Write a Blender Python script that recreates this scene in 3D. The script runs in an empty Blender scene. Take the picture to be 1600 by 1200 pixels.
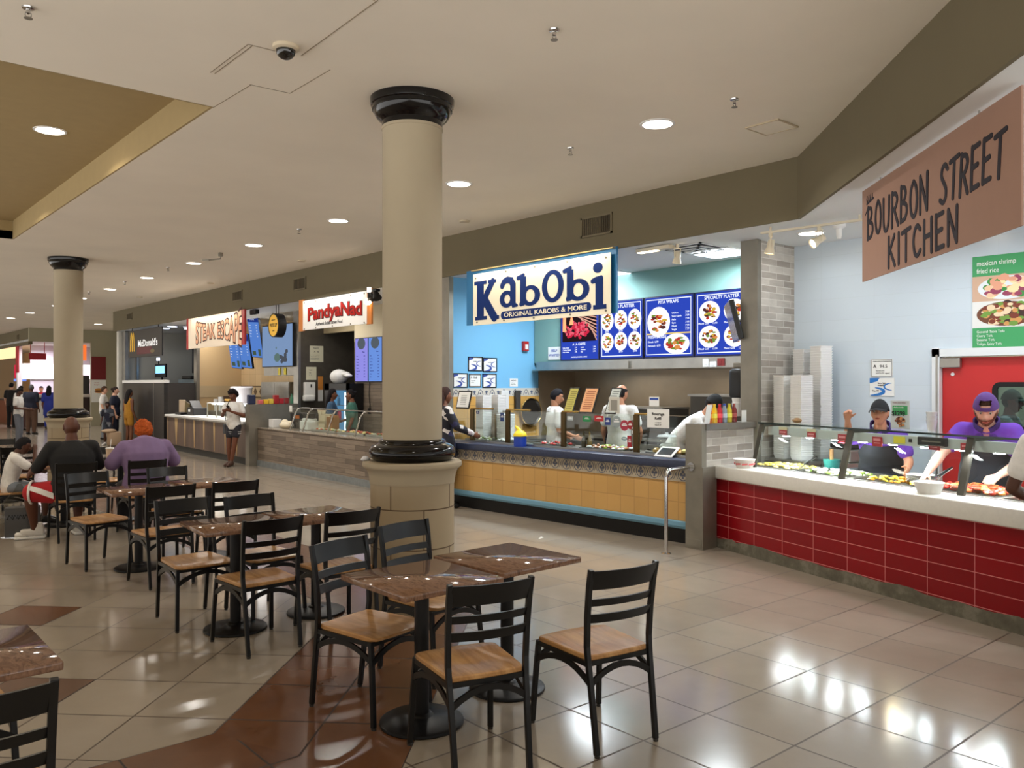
import bpy, bmesh, math, random
from mathutils import Vector, Matrix, noise
R = math.radians
SC = bpy.context.scene
COL = SC.collection
random.seed(7)

# ------------------------------------------------------------------ camera
EYE, YAW, FPX = 1.73, 40.637, 1305.0
cam_d = bpy.data.cameras.new('camera')
cam_d.sensor_width = 36.0
cam_d.lens = 36.0 * FPX / 1600.0
cam_d.clip_end = 200
cam = bpy.data.objects.new('camera', cam_d)
cam.location = (0, 0, EYE)
cam.rotation_euler = (R(90), 0, R(-YAW))
COL.objects.link(cam)
SC.camera = cam

# ------------------------------------------------------------------ world, exposure
w = bpy.data.worlds.new('hall_ambient'); SC.world = w
w.use_nodes = True
w.node_tree.nodes['Background'].inputs[0].default_value = (1, .97, .93, 1)
# ambient light shaped brighter from below the horizon, added to lift the hall ceiling
_n = w.node_tree
_tc = _n.nodes.new('ShaderNodeTexCoord'); _sp = _n.nodes.new('ShaderNodeSeparateXYZ'); _mr = _n.nodes.new('ShaderNodeMapRange')
_mr.inputs[1].default_value = -.06; _mr.inputs[2].default_value = .06; _mr.inputs[3].default_value = 2.55; _mr.inputs[4].default_value = .32
_n.links.new(_tc.outputs['Generated'], _sp.inputs[0]); _n.links.new(_sp.outputs[2], _mr.inputs[0]); _n.links.new(_mr.outputs[0], _n.nodes['Background'].inputs[1])
SC.view_settings.view_transform = 'Standard'
SC.view_settings.look = 'None'
SC.view_settings.exposure = 0.0
SC.view_settings.gamma = 1.0
SC.view_settings.use_curve_mapping = False
SC.cycles.use_denoising = True
SC.cycles.max_bounces = 7
SC.cycles.diffuse_bounces = 3
SC.cycles.glossy_bounces = 3
SC.cycles.transparent_max_bounces = 14
SC.cycles.sample_clamp_indirect = 6
SC.cycles.caustics_reflective = False
SC.cycles.caustics_refractive = False

def area_light(name, loc, size, power, col, rot=(0, 0, 0), size_y=None, shape='RECTANGLE', spread=170):
    d = bpy.data.lights.new(name, 'AREA')
    d.shape = shape; d.size = size; d.size_y = size_y or size
    d.energy = power; d.color = col; d.spread = R(spread)
    o = bpy.data.objects.new(name, d)
    o.location = loc; o.rotation_euler = rot
    COL.objects.link(o)
    return o

def spot_light(name, loc, target, power, col, angle=60, blend=.5, radius=.03):
    d = bpy.data.lights.new(name, 'SPOT')
    d.energy = power; d.color = col; d.spot_size = R(angle); d.spot_blend = blend; d.shadow_soft_size = radius
    o = bpy.data.objects.new(name, d)
    o.location = loc
    o.rotation_euler = (Vector(target) - Vector(loc)).to_track_quat('-Z', 'Y').to_euler()
    COL.objects.link(o)
    return o

CEIL = 3.945      # hall ceiling
SOF = 3.34        # underside of the shop fronts' soffit
WARM = (1, .90, .76); SOFT = (1, .96, .90); COOL = (.86, .94, 1)
# light of the ceiling downlights (their fittings are built further down)
DOWNLIGHTS = [(5.57, 4.59), (5.57, 7.39), (5.59, 10.13), (5.55, 12.79), (5.54, 15.41), (5.56, 18.15), (5.57, 20.9), (5.6, 23.6), (5.62, 26.3), (5.55, 29.5), (5.5, 32.3), (8.5, 33.4)]
for i, (x, y) in enumerate(DOWNLIGHTS):
    area_light('downlight_lamp', (x, y, CEIL - .02), .2, 34 if y < 30 else 40, SOFT, shape='DISK', spread=150)
for x, y in [(1.9, 9.18), (-.6, 9.2), (1.9, 12.6), (-.6, 12.6)]:
    area_light('coffer_lamp', (x, y, 4.19), .24, 20, WARM, shape='DISK', spread=150)
for x, y in [(1.2, 1.2), (-2.0, 1.5), (1.2, -2.0), (4.6, 1.2), (5.5, -1.5), (-2.5, 5.2)]:
    area_light('hall_fill_lamp', (x, y, 4.18 if x < 2.5 else CEIL - .02), .24, 18, SOFT, shape='DISK', spread=150)  # unseen lamps without fittings, added to brighten the near hall and the banner
# booth lighting: fluorescent troffers and track heads of the shops
for x, y, pw_ in [(8.25, 4.7, 5), (7.9, 3.45, 16), (8.0, 2.5, 12), (7.2, 2.25, 18), (6.7, 1.0, 18), (7.6, .6, 14)]:
    area_light('kitchen_downlight_lamp', (x, y, 3.325), .2, pw_ * .8, COOL, shape='DISK', spread=160)
area_light('kebab_troffer_lamp', (8.5, 6.0, 3.31), .6, 62, COOL, size_y=.6)
area_light('kebab_troffer_lamp', (8.5, 8.5, 3.31), .6, 80, COOL, size_y=.6)
area_light('street_food_troffer_lamp', (8.2, 12.6, 3.31), .6, 24, SOFT, size_y=1.2)
area_light('street_food_troffer_lamp', (8.2, 15.6, 3.31), .6, 14, SOFT, size_y=.6)
area_light('steak_troffer_lamp', (8.6, 19.4, 3.31), .6, 42, SOFT, size_y=1.2)
area_light('steak_troffer_lamp', (8.4, 22.6, 3.31), .6, 26, SOFT, size_y=1.2)
area_light('burger_troffer_lamp', (9.0, 25.6, 3.31), .6, 3, COOL, size_y=.6)
area_light('far_shop_lamp', (8.2, 39.6, 3.3), 1.2, 120, (1, .95, 1), size_y=2.4)
area_light('far_shop_lamp', (8.6, 44, 3.3), 1.2, 120, SOFT, size_y=2.4)

area_light('hood_lamp', (9.6, 8.6, 1.93), .25, 8, SOFT, size_y=1.2)
area_light('hood_lamp', (9.6, 6.6, 1.93), .25, 9, SOFT, size_y=1.2)

# ------------------------------------------------------------------ materials
def lin(c):
    def f(v):
        v /= 255.0
        return v / 12.92 if v <= .04045 else ((v + .055) / 1.055) ** 2.4
    return (f(c[0]), f(c[1]), f(c[2]), 1)

MATS = {}
def mat(name, c, rough=.5, metal=0.0, spec=.5, emit=0.0, ec=None, coat=0.0, sheen=0.0, noise_amt=0.0, noise_scale=8.0, bump=0.0, bump_scale=60.0):
    if name in MATS: return MATS[name]
    m = bpy.data.materials.new(name); m.use_nodes = True
    nt = m.node_tree; b = nt.nodes['Principled BSDF']
    b.inputs['Base Color'].default_value = lin(c)
    b.inputs['Roughness'].default_value = rough
    b.inputs['Metallic'].default_value = metal
    b.inputs['Specular IOR Level'].default_value = spec
    b.inputs['Coat Weight'].default_value = coat
    b.inputs['Sheen Weight'].default_value = sheen
    if emit:
        b.inputs['Emission Color'].default_value = lin(ec or c)
        b.inputs['Emission Strength'].default_value = emit
    if noise_amt:
        tc = nt.nodes.new('ShaderNodeTexCoord'); n = nt.nodes.new('ShaderNodeTexNoise')
        n.inputs['Scale'].default_value = noise_scale; n.inputs['Detail'].default_value = 5
        nt.links.new(tc.outputs['Object'], n.inputs['Vector'])
        mx = nt.nodes.new('ShaderNodeMix'); mx.data_type = 'RGBA'
        mx.inputs[6].default_value = lin([v * (1 - noise_amt) for v in c]); mx.inputs[7].default_value = lin([min(255, v * (1 + noise_amt)) for v in c])
        nt.links.new(n.outputs['Fac'], mx.inputs[0]); nt.links.new(mx.outputs[2], b.inputs['Base Color'])
    if bump:
        tc = nt.nodes.new('ShaderNodeTexCoord'); n = nt.nodes.new('ShaderNodeTexNoise')
        n.inputs['Scale'].default_value = bump_scale; n.inputs['Detail'].default_value = 4
        nt.links.new(tc.outputs['Object'], n.inputs['Vector'])
        bp = nt.nodes.new('ShaderNodeBump'); bp.inputs['Strength'].default_value = bump; bp.inputs['Distance'].default_value = .01
        nt.links.new(n.outputs['Fac'], bp.inputs['Height']); nt.links.new(bp.outputs['Normal'], b.inputs['Normal'])
    MATS[name] = m
    return m

def glow(name, c, s):
    if name in MATS: return MATS[name]
    m = bpy.data.materials.new(name); m.use_nodes = True
    nt = m.node_tree; nt.nodes.clear()
    e = nt.nodes.new('ShaderNodeEmission'); o = nt.nodes.new('ShaderNodeOutputMaterial')
    e.inputs[0].default_value = lin(c); e.inputs[1].default_value = s
    nt.links.new(e.outputs[0], o.inputs[0]); MATS[name] = m
    return m

def glass(name, tint=(249, 253, 251), refl=1.0):
    if name in MATS: return MATS[name]
    m = bpy.data.materials.new(name); m.use_nodes = True
    nt = m.node_tree; nt.nodes.clear()
    t = nt.nodes.new('ShaderNodeBsdfTransparent'); g = nt.nodes.new('ShaderNodeBsdfGlossy')
    lw = nt.nodes.new('ShaderNodeLayerWeight'); pw = nt.nodes.new('ShaderNodeMath'); pw.operation = 'POWER'; pw.inputs[1].default_value = 4
    f = nt.nodes.new('ShaderNodeMath'); f.operation = 'MULTIPLY_ADD'; f.inputs[1].default_value = .55; f.inputs[2].default_value = .02
    nt.links.new(lw.outputs['Facing'], pw.inputs[0]); nt.links.new(pw.outputs[0], f.inputs[0])
    mx = nt.nodes.new('ShaderNodeMixShader'); o = nt.nodes.new('ShaderNodeOutputMaterial')
    t.inputs[0].default_value = lin(tint); g.inputs['Roughness'].default_value = .02
    g.inputs[0].default_value = (refl, refl, refl, 1)
    nt.links.new(f.outputs[0], mx.inputs[0]); nt.links.new(t.outputs[0], mx.inputs[1]); nt.links.new(g.outputs[0], mx.inputs[2])
    nt.links.new(mx.outputs[0], o.inputs[0]); MATS[name] = m
    return m

def _vec(nt, axes, rot=0.0, off=(0, 0), stretch=(1, 1)):
    """2D coordinate taken from two axes of the object's own space."""
    tc = nt.nodes.new('ShaderNodeTexCoord'); sp = nt.nodes.new('ShaderNodeSeparateXYZ'); cb = nt.nodes.new('ShaderNodeCombineXYZ')
    nt.links.new(tc.outputs['Object'], sp.inputs[0])
    nt.links.new(sp.outputs[axes[0]], cb.inputs[0]); nt.links.new(sp.outputs[axes[1]], cb.inputs[1])
    mp = nt.nodes.new('ShaderNodeMapping')
    mp.inputs['Rotation'].default_value = (0, 0, rot); mp.inputs['Location'].default_value = (off[0], off[1], 0)
    mp.inputs['Scale'].default_value = (stretch[0], stretch[1], 1)
    nt.links.new(cb.outputs[0], mp.inputs['Vector'])
    return mp.outputs[0]

def tile_mat(name, c1, c2, grout, bw, bh, gap, axes=(1, 2), rot=0.0, off=(0, 0), brick=.5, rough=.3, spec=.5, bias=0.0, grain=.12, grain_scale=3.0, bump=.25, coat=0.0, grain_stretch=(1, 1)):
    """Tiles or bricks: brick texture for joints and tile tones, noise for the face."""
    if name in MATS: return MATS[name]
    m = bpy.data.materials.new(name); m.use_nodes = True
    nt = m.node_tree; b = nt.nodes['Principled BSDF']; L = nt.links.new
    v = _vec(nt, axes, rot, off)
    br = nt.nodes.new('ShaderNodeTexBrick')
    br.offset = brick; br.inputs['Scale'].default_value = 1
    br.inputs['Brick Width'].default_value = bw; br.inputs['Row Height'].default_value = bh
    br.inputs['Mortar Size'].default_value = gap; br.inputs['Mortar Smooth'].default_value = .1; br.inputs['Bias'].default_value = bias
    br.inputs['Color1'].default_value = lin(c1); br.inputs['Color2'].default_value = lin(c2); br.inputs['Mortar'].default_value = lin(grout)
    L(v, br.inputs['Vector'])
    n = nt.nodes.new('ShaderNodeTexNoise'); n.inputs['Scale'].default_value = grain_scale; n.inputs['Detail'].default_value = 7; n.inputs['Roughness'].default_value = .62
    v2 = _vec(nt, axes, rot, (3.1, 7.7), grain_stretch)
    L(v2, n.inputs['Vector'])
    mr = nt.nodes.new('ShaderNodeMapRange'); mr.inputs[3].default_value = 1 - grain; mr.inputs[4].default_value = 1 + grain
    L(n.outputs['Fac'], mr.inputs[0])
    mx = nt.nodes.new('ShaderNodeMix'); mx.data_type = 'RGBA'; mx.blend_type = 'MULTIPLY'; mx.inputs[0].default_value = 1
    L(br.outputs['Color'], mx.inputs[6]); L(mr.outputs[0], mx.inputs[7]); L(mx.outputs[2], b.inputs['Base Color'])
    b.inputs['Specular IOR Level'].default_value = spec; b.inputs['Coat Weight'].default_value = coat
    rr = nt.nodes.new('ShaderNodeMapRange'); rr.inputs[3].default_value = rough; rr.inputs[4].default_value = min(1, rough + .45)
    L(br.outputs['Fac'], rr.inputs[0]); L(rr.outputs[0], b.inputs['Roughness'])
    if bump:
        bp = nt.nodes.new('ShaderNodeBump'); bp.inputs['Strength'].default_value = bump; bp.inputs['Distance'].default_value = .004; bp.invert = True
        L(br.outputs['Fac'], bp.inputs['Height']); L(bp.outputs['Normal'], b.inputs['Normal'])
    MATS[name] = m
    return m

def ramp_mat(name, stops, scale=4.0, stretch=(1, 1, 1), rough=.4, spec=.5, detail=8, distort=0.0, kind='noise', coat=0.0, bump=0.0):
    """Mottled natural face (wood, granite, food): noise or cells through a colour ramp."""
    if name in MATS: return MATS[name]
    m = bpy.data.materials.new(name); m.use_nodes = True
    nt = m.node_tree; b = nt.nodes['Principled BSDF']; L = nt.links.new
    tc = nt.nodes.new('ShaderNodeTexCoord'); mp = nt.nodes.new('ShaderNodeMapping'); mp.inputs['Scale'].default_value = stretch
    L(tc.outputs['Object'], mp.inputs[0])
    if kind == 'noise':
        n = nt.nodes.new('ShaderNodeTexNoise'); n.inputs['Detail'].default_value = detail; n.inputs['Roughness'].default_value = .65; n.inputs['Distortion'].default_value = distort
        out = n.outputs['Fac']
    else:
        n = nt.nodes.new('ShaderNodeTexVoronoi'); out = n.outputs['Color']
    n.inputs['Scale'].default_value = scale; L(mp.outputs[0], n.inputs['Vector'])
    cr = nt.nodes.new('ShaderNodeValToRGB'); els = cr.color_ramp.elements
    while len(els) < len(stops): els.new(.5)
    for e, (p, c) in zip(els, stops): e.position = p; e.color = lin(c)
    if kind == 'cells': cr.color_ramp.interpolation = 'CONSTANT'
    L(out, cr.inputs[0]); L(cr.outputs[0], b.inputs['Base Color'])
    b.inputs['Roughness'].default_value = rough; b.inputs['Specular IOR Level'].default_value = spec; b.inputs['Coat Weight'].default_value = coat
    b.inputs['Coat Roughness'].default_value = .70
    if bump:
        bp = nt.nodes.new('ShaderNodeBump'); bp.inputs['Strength'].default_value = bump; bp.inputs['Distance'].default_value = .005
        L(n.outputs[0], bp.inputs['Height']); L(bp.outputs['Normal'], b.inputs['Normal'])
    MATS[name] = m
    return m

# ------------------------------------------------------------------ mesh building
class MB:
    def __init__(s): s.bm = bmesh.new()
    def _add(s, verts, faces, mi=0):
        vs = [s.bm.verts.new(v) for v in verts]
        for f in faces:
            try:
                fc = s.bm.faces.new([vs[i] for i in f]); fc.material_index = mi
            except ValueError: pass
        return vs
    def box(s, c, d, rz=0.0, mi=0, m=None):
        hx, hy, hz = d[0] / 2, d[1] / 2, d[2] / 2
        q = Matrix.Rotation(rz, 3, 'Z') if m is None else m
        v = [Vector(c) + q @ Vector((sx * hx, sy * hy, sz * hz)) for sx in (-1, 1) for sy in (-1, 1) for sz in (-1, 1)]
        s._add(v, [(0, 1, 3, 2), (4, 6, 7, 5), (0, 4, 5, 1), (2, 3, 7, 6), (0, 2, 6, 4), (1, 5, 7, 3)], mi)
        return s
    def bx(s, x0, x1, y0, y1, z0, z1, mi=0):
        return s.box(((x0 + x1) / 2, (y0 + y1) / 2, (z0 + z1) / 2), (abs(x1 - x0), abs(y1 - y0), abs(z1 - z0)), mi=mi)
    def rbox(s, c, d, r=.01, seg=2, mi=0, m=None):
        t = bmesh.new(); bmesh.ops.create_cube(t, size=1)
        for v in t.verts: v.co = Vector((v.co.x * d[0], v.co.y * d[1], v.co.z * d[2]))
        bmesh.ops.bevel(t, geom=t.edges[:], offset=min(r, .49 * min(d)), segments=seg, affect='EDGES', profile=.5)
        s._merge(t, c, m, mi); return s
    def _merge(s, t, c=(0, 0, 0), m=None, mi=0):
        t.verts.index_update()
        q = m or Matrix.Identity(3)
        s._add([Vector(c) + q @ v.co for v in t.verts], [[v.index for v in f.verts] for f in t.faces], mi); t.free()
    def lathe(s, prof, n=32, c=(0, 0, 0), mi=0, cap=True, m=None, sx=1.0, sy=1.0):
        q = m or Matrix.Identity(3); vs = []
        for r, z in prof:
            for i in range(n):
                a = 2 * math.pi * i / n
                vs.append(Vector(c) + q @ Vector((r * math.cos(a) * sx, r * math.sin(a) * sy, z)))
        fs = []
        for k in range(len(prof) - 1):
            for i in range(n):
                j = (i + 1) % n
                fs.append((k * n + i, k * n + j, (k + 1) * n + j, (k + 1) * n + i))
        if cap:
            fs.append(tuple(range(n - 1, -1, -1))); fs.append(tuple((len(prof) - 1) * n + i for i in range(n)))
        s._add(vs, fs, mi); return s
    def cyl(s, a, b, r, r2=None, n=16, mi=0):
        a, b = Vector(a), Vector(b); d = b - a
        s.lathe([(r, 0), (r if r2 is None else r2, d.length)], n, a, mi, m=d.to_track_quat('Z', 'Y').to_matrix()); return s
    def tube(s, pts, r, n=8, mi=0, closed=False, flat=None, up=None):
        """round (or with flat=(half width, half height) rectangular) bar along a path"""
        P = [Vector(p) for p in pts]; N = len(P); rs = r if isinstance(r, (list, tuple)) else [r] * N
        vs = []; ref = Vector(up) if up else None; prev = None
        for i, p in enumerate(P):
            if closed: t = P[(i + 1) % N] - P[i - 1]
            else: t = P[min(i + 1, N - 1)] - P[max(i - 1, 0)]
            t.normalize()
            if ref is not None: u = ref - t * ref.dot(t)
            elif prev is None: u = t.orthogonal()
            else: u = prev - t * prev.dot(t)
            if u.length < 1e-6: u = t.orthogonal()
            u.normalize(); prev = u; v = t.cross(u)
            if flat:
                for a, b in ((1, 1), (-1, 1), (-1, -1), (1, -1)): vs.append(p + v * a * flat[0] + u * b * flat[1])
            else:
                for k in range(n):
                    an = 2 * math.pi * k / n; vs.append(p + (u * math.cos(an) + v * math.sin(an)) * rs[i])
        n = 4 if flat else n; fs = []
        for i in range(N if closed else N - 1):
            i2 = (i + 1) % N
            for k in range(n):
                k2 = (k + 1) % n; fs.append((i * n + k, i * n + k2, i2 * n + k2, i2 * n + k))
        if not closed:
            fs.append(tuple(range(n - 1, -1, -1))); fs.append(tuple((N - 1) * n + k for k in range(n)))
        s._add(vs, fs, mi); return s
    def prism(s, poly, o, ax, ay, ez, mi=0):
        """2D polygon (in directions ax, ay from o) pushed along ez"""
        o, ax, ay, ez = Vector(o), Vector(ax), Vector(ay), Vector(ez); n = len(poly)
        v = [o + ax * x + ay * y for x, y in poly]; v += [p + ez for p in v]
        f = [tuple(range(n - 1, -1, -1)), tuple(range(n, 2 * n))] + [(i, (i + 1) % n, n + (i + 1) % n, n + i) for i in range(n)]
        s._add(v, f, mi); return s
    def ball(s, c, r, n=12, mi=0, m=None):
        r = (r, r, r) if not hasattr(r, '__len__') else r
        t = bmesh.new(); bmesh.ops.create_uvsphere(t, u_segments=n, v_segments=max(5, n * 2 // 3), radius=1)
        for v in t.verts: v.co = Vector((v.co.x * r[0], v.co.y * r[1], v.co.z * r[2]))
        s._merge(t, c, m, mi); return s
    def disc(s, c, rx, ry, n=24, th=.002, mi=0):
        """flat ellipse in local xy with a little thickness in z"""
        s.lathe([(1, 0), (1, th)], n, c, mi, sx=rx, sy=ry); return s
    def build(s, name, m, parent=None, smooth=False, loc=None, rz=None, bevel=0.0, sub=0):
        bmesh.ops.recalc_face_normals(s.bm, faces=s.bm.faces[:])
        me = bpy.data.meshes.new(name); s.bm.to_mesh(me); s.bm.free()
        for x in (m if isinstance(m, (list, tuple)) else [m]): me.materials.append(x)
        if smooth:
            for p in me.polygons: p.use_smooth = True
            try: me.set_sharp_from_angle(angle=R(40 if smooth is True else smooth))
            except Exception: pass
        o = bpy.data.objects.new(name, me); COL.objects.link(o)
        if parent: o.parent = parent
        if loc is not None: o.location = loc
        if rz is not None: o.rotation_euler = (0, 0, rz)
        if bevel:
            b = o.modifiers.new('edge', 'BEVEL'); b.width = bevel; b.segments = 2; b.limit_method = 'ANGLE'
        if sub:
            b = o.modifiers.new('soft', 'SUBSURF'); b.levels = sub; b.render_levels = sub
        return o

def tag(o, label, cat, group=None, kind=None):
    o['label'] = label; o['category'] = cat
    if group: o['group'] = group
    if kind: o['kind'] = kind
    return o

def thing(name, label, cat, loc=(0, 0, 0), rz=0.0, group=None):
    o = bpy.data.objects.new(name, None); o.empty_display_size = .1; COL.objects.link(o)
    o.location = loc; o.rotation_euler = (0, 0, rz)
    return tag(o, label, cat, group)

def struct(o, label=None):
    o['kind'] = 'structure'
    if label: o['label'] = label
    return o

def panel(name, label, cat, loc, right, group=None, tilt=0.0):
    """root whose x runs to the reader's right, y up, z out of the wall; tilt leans the face forward"""
    r = Vector((right[0], right[1], 0)).normalized(); u = Vector((0, 0, 1)); n = r.cross(u)
    o = thing(name, label, cat, (0, 0, 0), 0, group)
    m = Matrix((r, u, n)).transposed() @ Matrix.Rotation(tilt, 3, 'X')
    o.matrix_world = Matrix.Translation(loc) @ m.to_4x4()
    return o

def dup(root, loc=None, rz=None, label=None, group=None, scale=None):
    """copy of a thing with copies of its parts and sub-parts"""
    r = root.copy(); COL.objects.link(r)
    if loc is not None: r.location = loc
    if rz is not None: r.rotation_euler = (0, 0, rz)
    if scale is not None: r.scale = (scale,) * 3
    if label: r['label'] = label
    if group: r['group'] = group
    for ch in list(root.children):
        c = ch.copy(); COL.objects.link(c); c.parent = r
        for g in list(ch.children):
            d = g.copy(); COL.objects.link(d); d.parent = c
    return r

def baked(o):
    """replace an object's modifiers by their result"""
    dg = bpy.context.evaluated_depsgraph_get(); dg.update()
    me = bpy.data.meshes.new_from_object(o.evaluated_get(dg), depsgraph=dg)
    o.modifiers.clear(); o.data = me
    return o

_TXT = {}
def lettering(parent, s, x, y, h, m, name='lettering', z=.003, th=.002, sx=1.0, bold=0.0, align='LEFT', shear=0.0, rot=0.0, spacing=1.0, warp=None):
    """words built as a thin mesh in the parent's xy plane; h is the cap height"""
    cu = bpy.data.curves.new('t', 'FONT'); cu.body = s; cu.size = h / .72; cu.offset = bold * h; cu.extrude = th / 2
    cu.align_x = align; cu.shear = shear; cu.space_character = spacing; cu.resolution_u = 3 if h < .1 else 8
    to = bpy.data.objects.new('t', cu); COL.objects.link(to)
    dg = bpy.context.evaluated_depsgraph_get()
    me = bpy.data.meshes.new_from_object(to.evaluated_get(dg), depsgraph=dg)
    bpy.data.objects.remove(to); bpy.data.curves.remove(cu)
    c, sn = math.cos(rot), math.sin(rot)
    for v in me.vertices:
        a, b = v.co.x * sx, v.co.y
        if warp: a, b = warp(a, b)
        v.co = (x + a * c - b * sn, y + a * sn + b * c, v.co.z + z)
    me.materials.clear(); me.materials.append(m); me.name = name
    o = bpy.data.objects.new(name, me); COL.objects.link(o); o.parent = parent
    return o

def text_lines(parent, lines, m, name='lettering', z=.003):
    """several lines of small print joined as one mesh: (words, x, y, cap height, width factor)"""
    bm = bmesh.new()
    for ln in lines:
        s, x, y, h = ln[:4]; sx = ln[4] if len(ln) > 4 else 1
        o = lettering(None, s, x, y, h, m, sx=sx, z=z, bold=ln[5] if len(ln) > 5 else 0, align=ln[6] if len(ln) > 6 else 'LEFT')
        bm.from_mesh(o.data); me = o.data; bpy.data.objects.remove(o); bpy.data.meshes.remove(me)
    me = bpy.data.meshes.new(name); bm.to_mesh(me); bm.free(); me.materials.append(m)
    o = bpy.data.objects.new(name, me); COL.objects.link(o); o.parent = parent
    return o

# brush lettering: each character as strokes in a 1 x 1.6 box
STROKES = {
 'B': [[(.08, 0), (.14, 1.6)], [(.14, 1.55), (.6, 1.5), (.75, 1.2), (.5, .9), (.15, .82)], [(.3, .85), (.8, .7), (.88, .35), (.6, .05), (.08, .02)]],
 'O': [[(.5, 1.6), (.2, 1.35), (.08, .8), (.2, .22), (.5, 0), (.8, .22), (.92, .8), (.8, 1.35), (.5, 1.6)]],
 'U': [[(.1, 1.6), (.1, .4), (.3, .03), (.6, .03), (.85, .4), (.9, 1.6)]],
 'R': [[(.1, 0), (.14, 1.6)], [(.14, 1.55), (.65, 1.5), (.85, 1.2), (.6, .85), (.15, .75)], [(.4, .8), (.92, 0)]],
 'N': [[(.08, 0), (.1, 1.58)], [(.1, 1.58), (.85, .05)], [(.85, .03), (.9, 1.6)]],
 'S': [[(.88, 1.35), (.6, 1.6), (.25, 1.5), (.15, 1.15), (.5, .85), (.82, .55), (.8, .2), (.5, 0), (.1, .2)]],
 'T': [[(.0, 1.5), (1, 1.6)], [(.5, 1.55), (.48, 0)]],
 'E': [[(.14, 0), (.12, 1.6)], [(.12, 1.55), (.82, 1.6)], [(.12, .8), (.7, .86)], [(.14, .02), (.86, .06)]],
 'K': [[(.1, 0), (.12, 1.6)], [(.85, 1.6), (.15, .72)], [(.3, .88), (.9, 0)]],
 'I': [[(.5, 0), (.5, 1.6)]],
 'C': [[(.9, 1.3), (.6, 1.58), (.3, 1.4), (.1, .8), (.3, .15), (.6, .02), (.92, .28)]],
 'H': [[(.1, 0), (.12, 1.6)], [(.88, 0), (.88, 1.6)], [(.1, .8), (.88, .84)]],
}
def brush_word(mb, s, x, y, w, h, r, gap=.22, slant=0.0, wob=0.0, z=.004):
    for k, ch in enumerate(s):
        if ch == ' ': x += w * .75; continue
        dy = wob * math.sin(k * 2.1); cw = w * (.35 if ch == 'I' else 1)
        for st in STROKES[ch]:
            pts = [(x + (px if ch != 'I' else .5) * cw + slant * py, y + dy + py * h / 1.6) for px, py in st]
            fine = []
            for i in range(len(pts) - 1):
                a, b = pts[i], pts[i + 1]
                for q in range(4): fine.append((a[0] + (b[0] - a[0]) * q / 4, a[1] + (b[1] - a[1]) * q / 4))
            fine.append(pts[-1])
            if len(pts) > 2:
                for _ in range(2):
                    fine = [fine[0]] + [((fine[i - 1][0] + 2 * fine[i][0] + fine[i + 1][0]) / 4, (fine[i - 1][1] + 2 * fine[i][1] + fine[i + 1][1]) / 4) for i in range(1, len(fine) - 1)] + [fine[-1]]
            stroke2d(mb, fine, r, z)
        x += cw + w * gap
    return x
def stroke2d(mb, pts, r, z=.004, th=.003, cap=True):
    """flat ribbon of half width r (number or per-point list) along 2D points, rounded ends"""
    n = len(pts); rs = r if isinstance(r, (list, tuple)) else [r] * n
    L, Rr = [], []
    for i in range(n):
        a = Vector(pts[max(i - 1, 0)]); b = Vector(pts[min(i + 1, n - 1)]); t = (b - a)
        t = t.normalized() if t.length > 1e-9 else Vector((1, 0))
        nn = Vector((-t.y, t.x)); p = Vector(pts[i])
        L.append(p + nn * rs[i]); Rr.append(p - nn * rs[i])
    _N[0] += 1; th *= 1 + .035 * (_N[0] % 9)
    vs = [(q.x, q.y, z) for q in L] + [(q.x, q.y, z) for q in Rr] + [(q.x, q.y, z + th) for q in L] + [(q.x, q.y, z + th) for q in Rr]; fs = []
    for i in range(n - 1):
        fs += [(i, i + 1, n + i + 1, n + i), (2 * n + i, 3 * n + i, 3 * n + i + 1, 2 * n + i + 1), (i, 2 * n + i, 2 * n + i + 1, i + 1), (n + i, n + i + 1, 3 * n + i + 1, 3 * n + i)]
    fs += [(0, n, 3 * n, 2 * n), (n - 1, 3 * n - 1, 4 * n - 1, 2 * n - 1)]
    mb._add(vs, fs)
    if cap:
        for k, (p, q) in enumerate(((pts[0], rs[0]), (pts[-1], rs[-1]))): mb.disc((p[0], p[1], z), q * .995, q * .995, 16, th * (.93 - .02 * k))
_N = [0]
# ------------------------------------------------------------------ shared materials
BLACK = mat('black_metal', (20, 19, 20), .45, 0.0, .35)
STEEL = mat('brushed_steel', (168, 166, 160), .33, .9, bump=.05, bump_scale=120, noise_amt=.12, noise_scale=5)
DSTEEL = mat('dull_steel', (134, 129, 118), .42, .4, noise_amt=.2, noise_scale=3)
CHROME = mat('chrome', (205, 205, 205), .15, 1.0)
WHITE = mat('white_plastic', (238, 238, 236), .45)
FOAM = mat('white_foam', (244, 243, 240), .8)
CLEAR = glass('clear_glass')
PAPER = mat('white_paper', (240, 240, 236), .8)
INK = mat('black_ink', (28, 28, 32), .7)
BLUEINK = mat('blue_ink', (45, 80, 165), .6)
NAVY = mat('navy_laminate', (46, 54, 78), .32, noise_amt=.25, noise_scale=60)
CEILP = mat('ceiling_paint', (240, 231, 215), .9, noise_amt=.03, noise_scale=1.2)
COFFERP = mat('coffer_paint', (168, 146, 102), .9, noise_amt=.03)
SOFP = mat('soffit_paint', (112, 103, 80), .9, noise_amt=.03, noise_scale=2)
WALLP = mat('olive_wall_paint', (170, 164, 140), .9)
WHITEP = mat('white_ceiling_paint', (232, 233, 232), .85)
HALLP = mat('hall_wall_paint', (196, 178, 146), .9)

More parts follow.
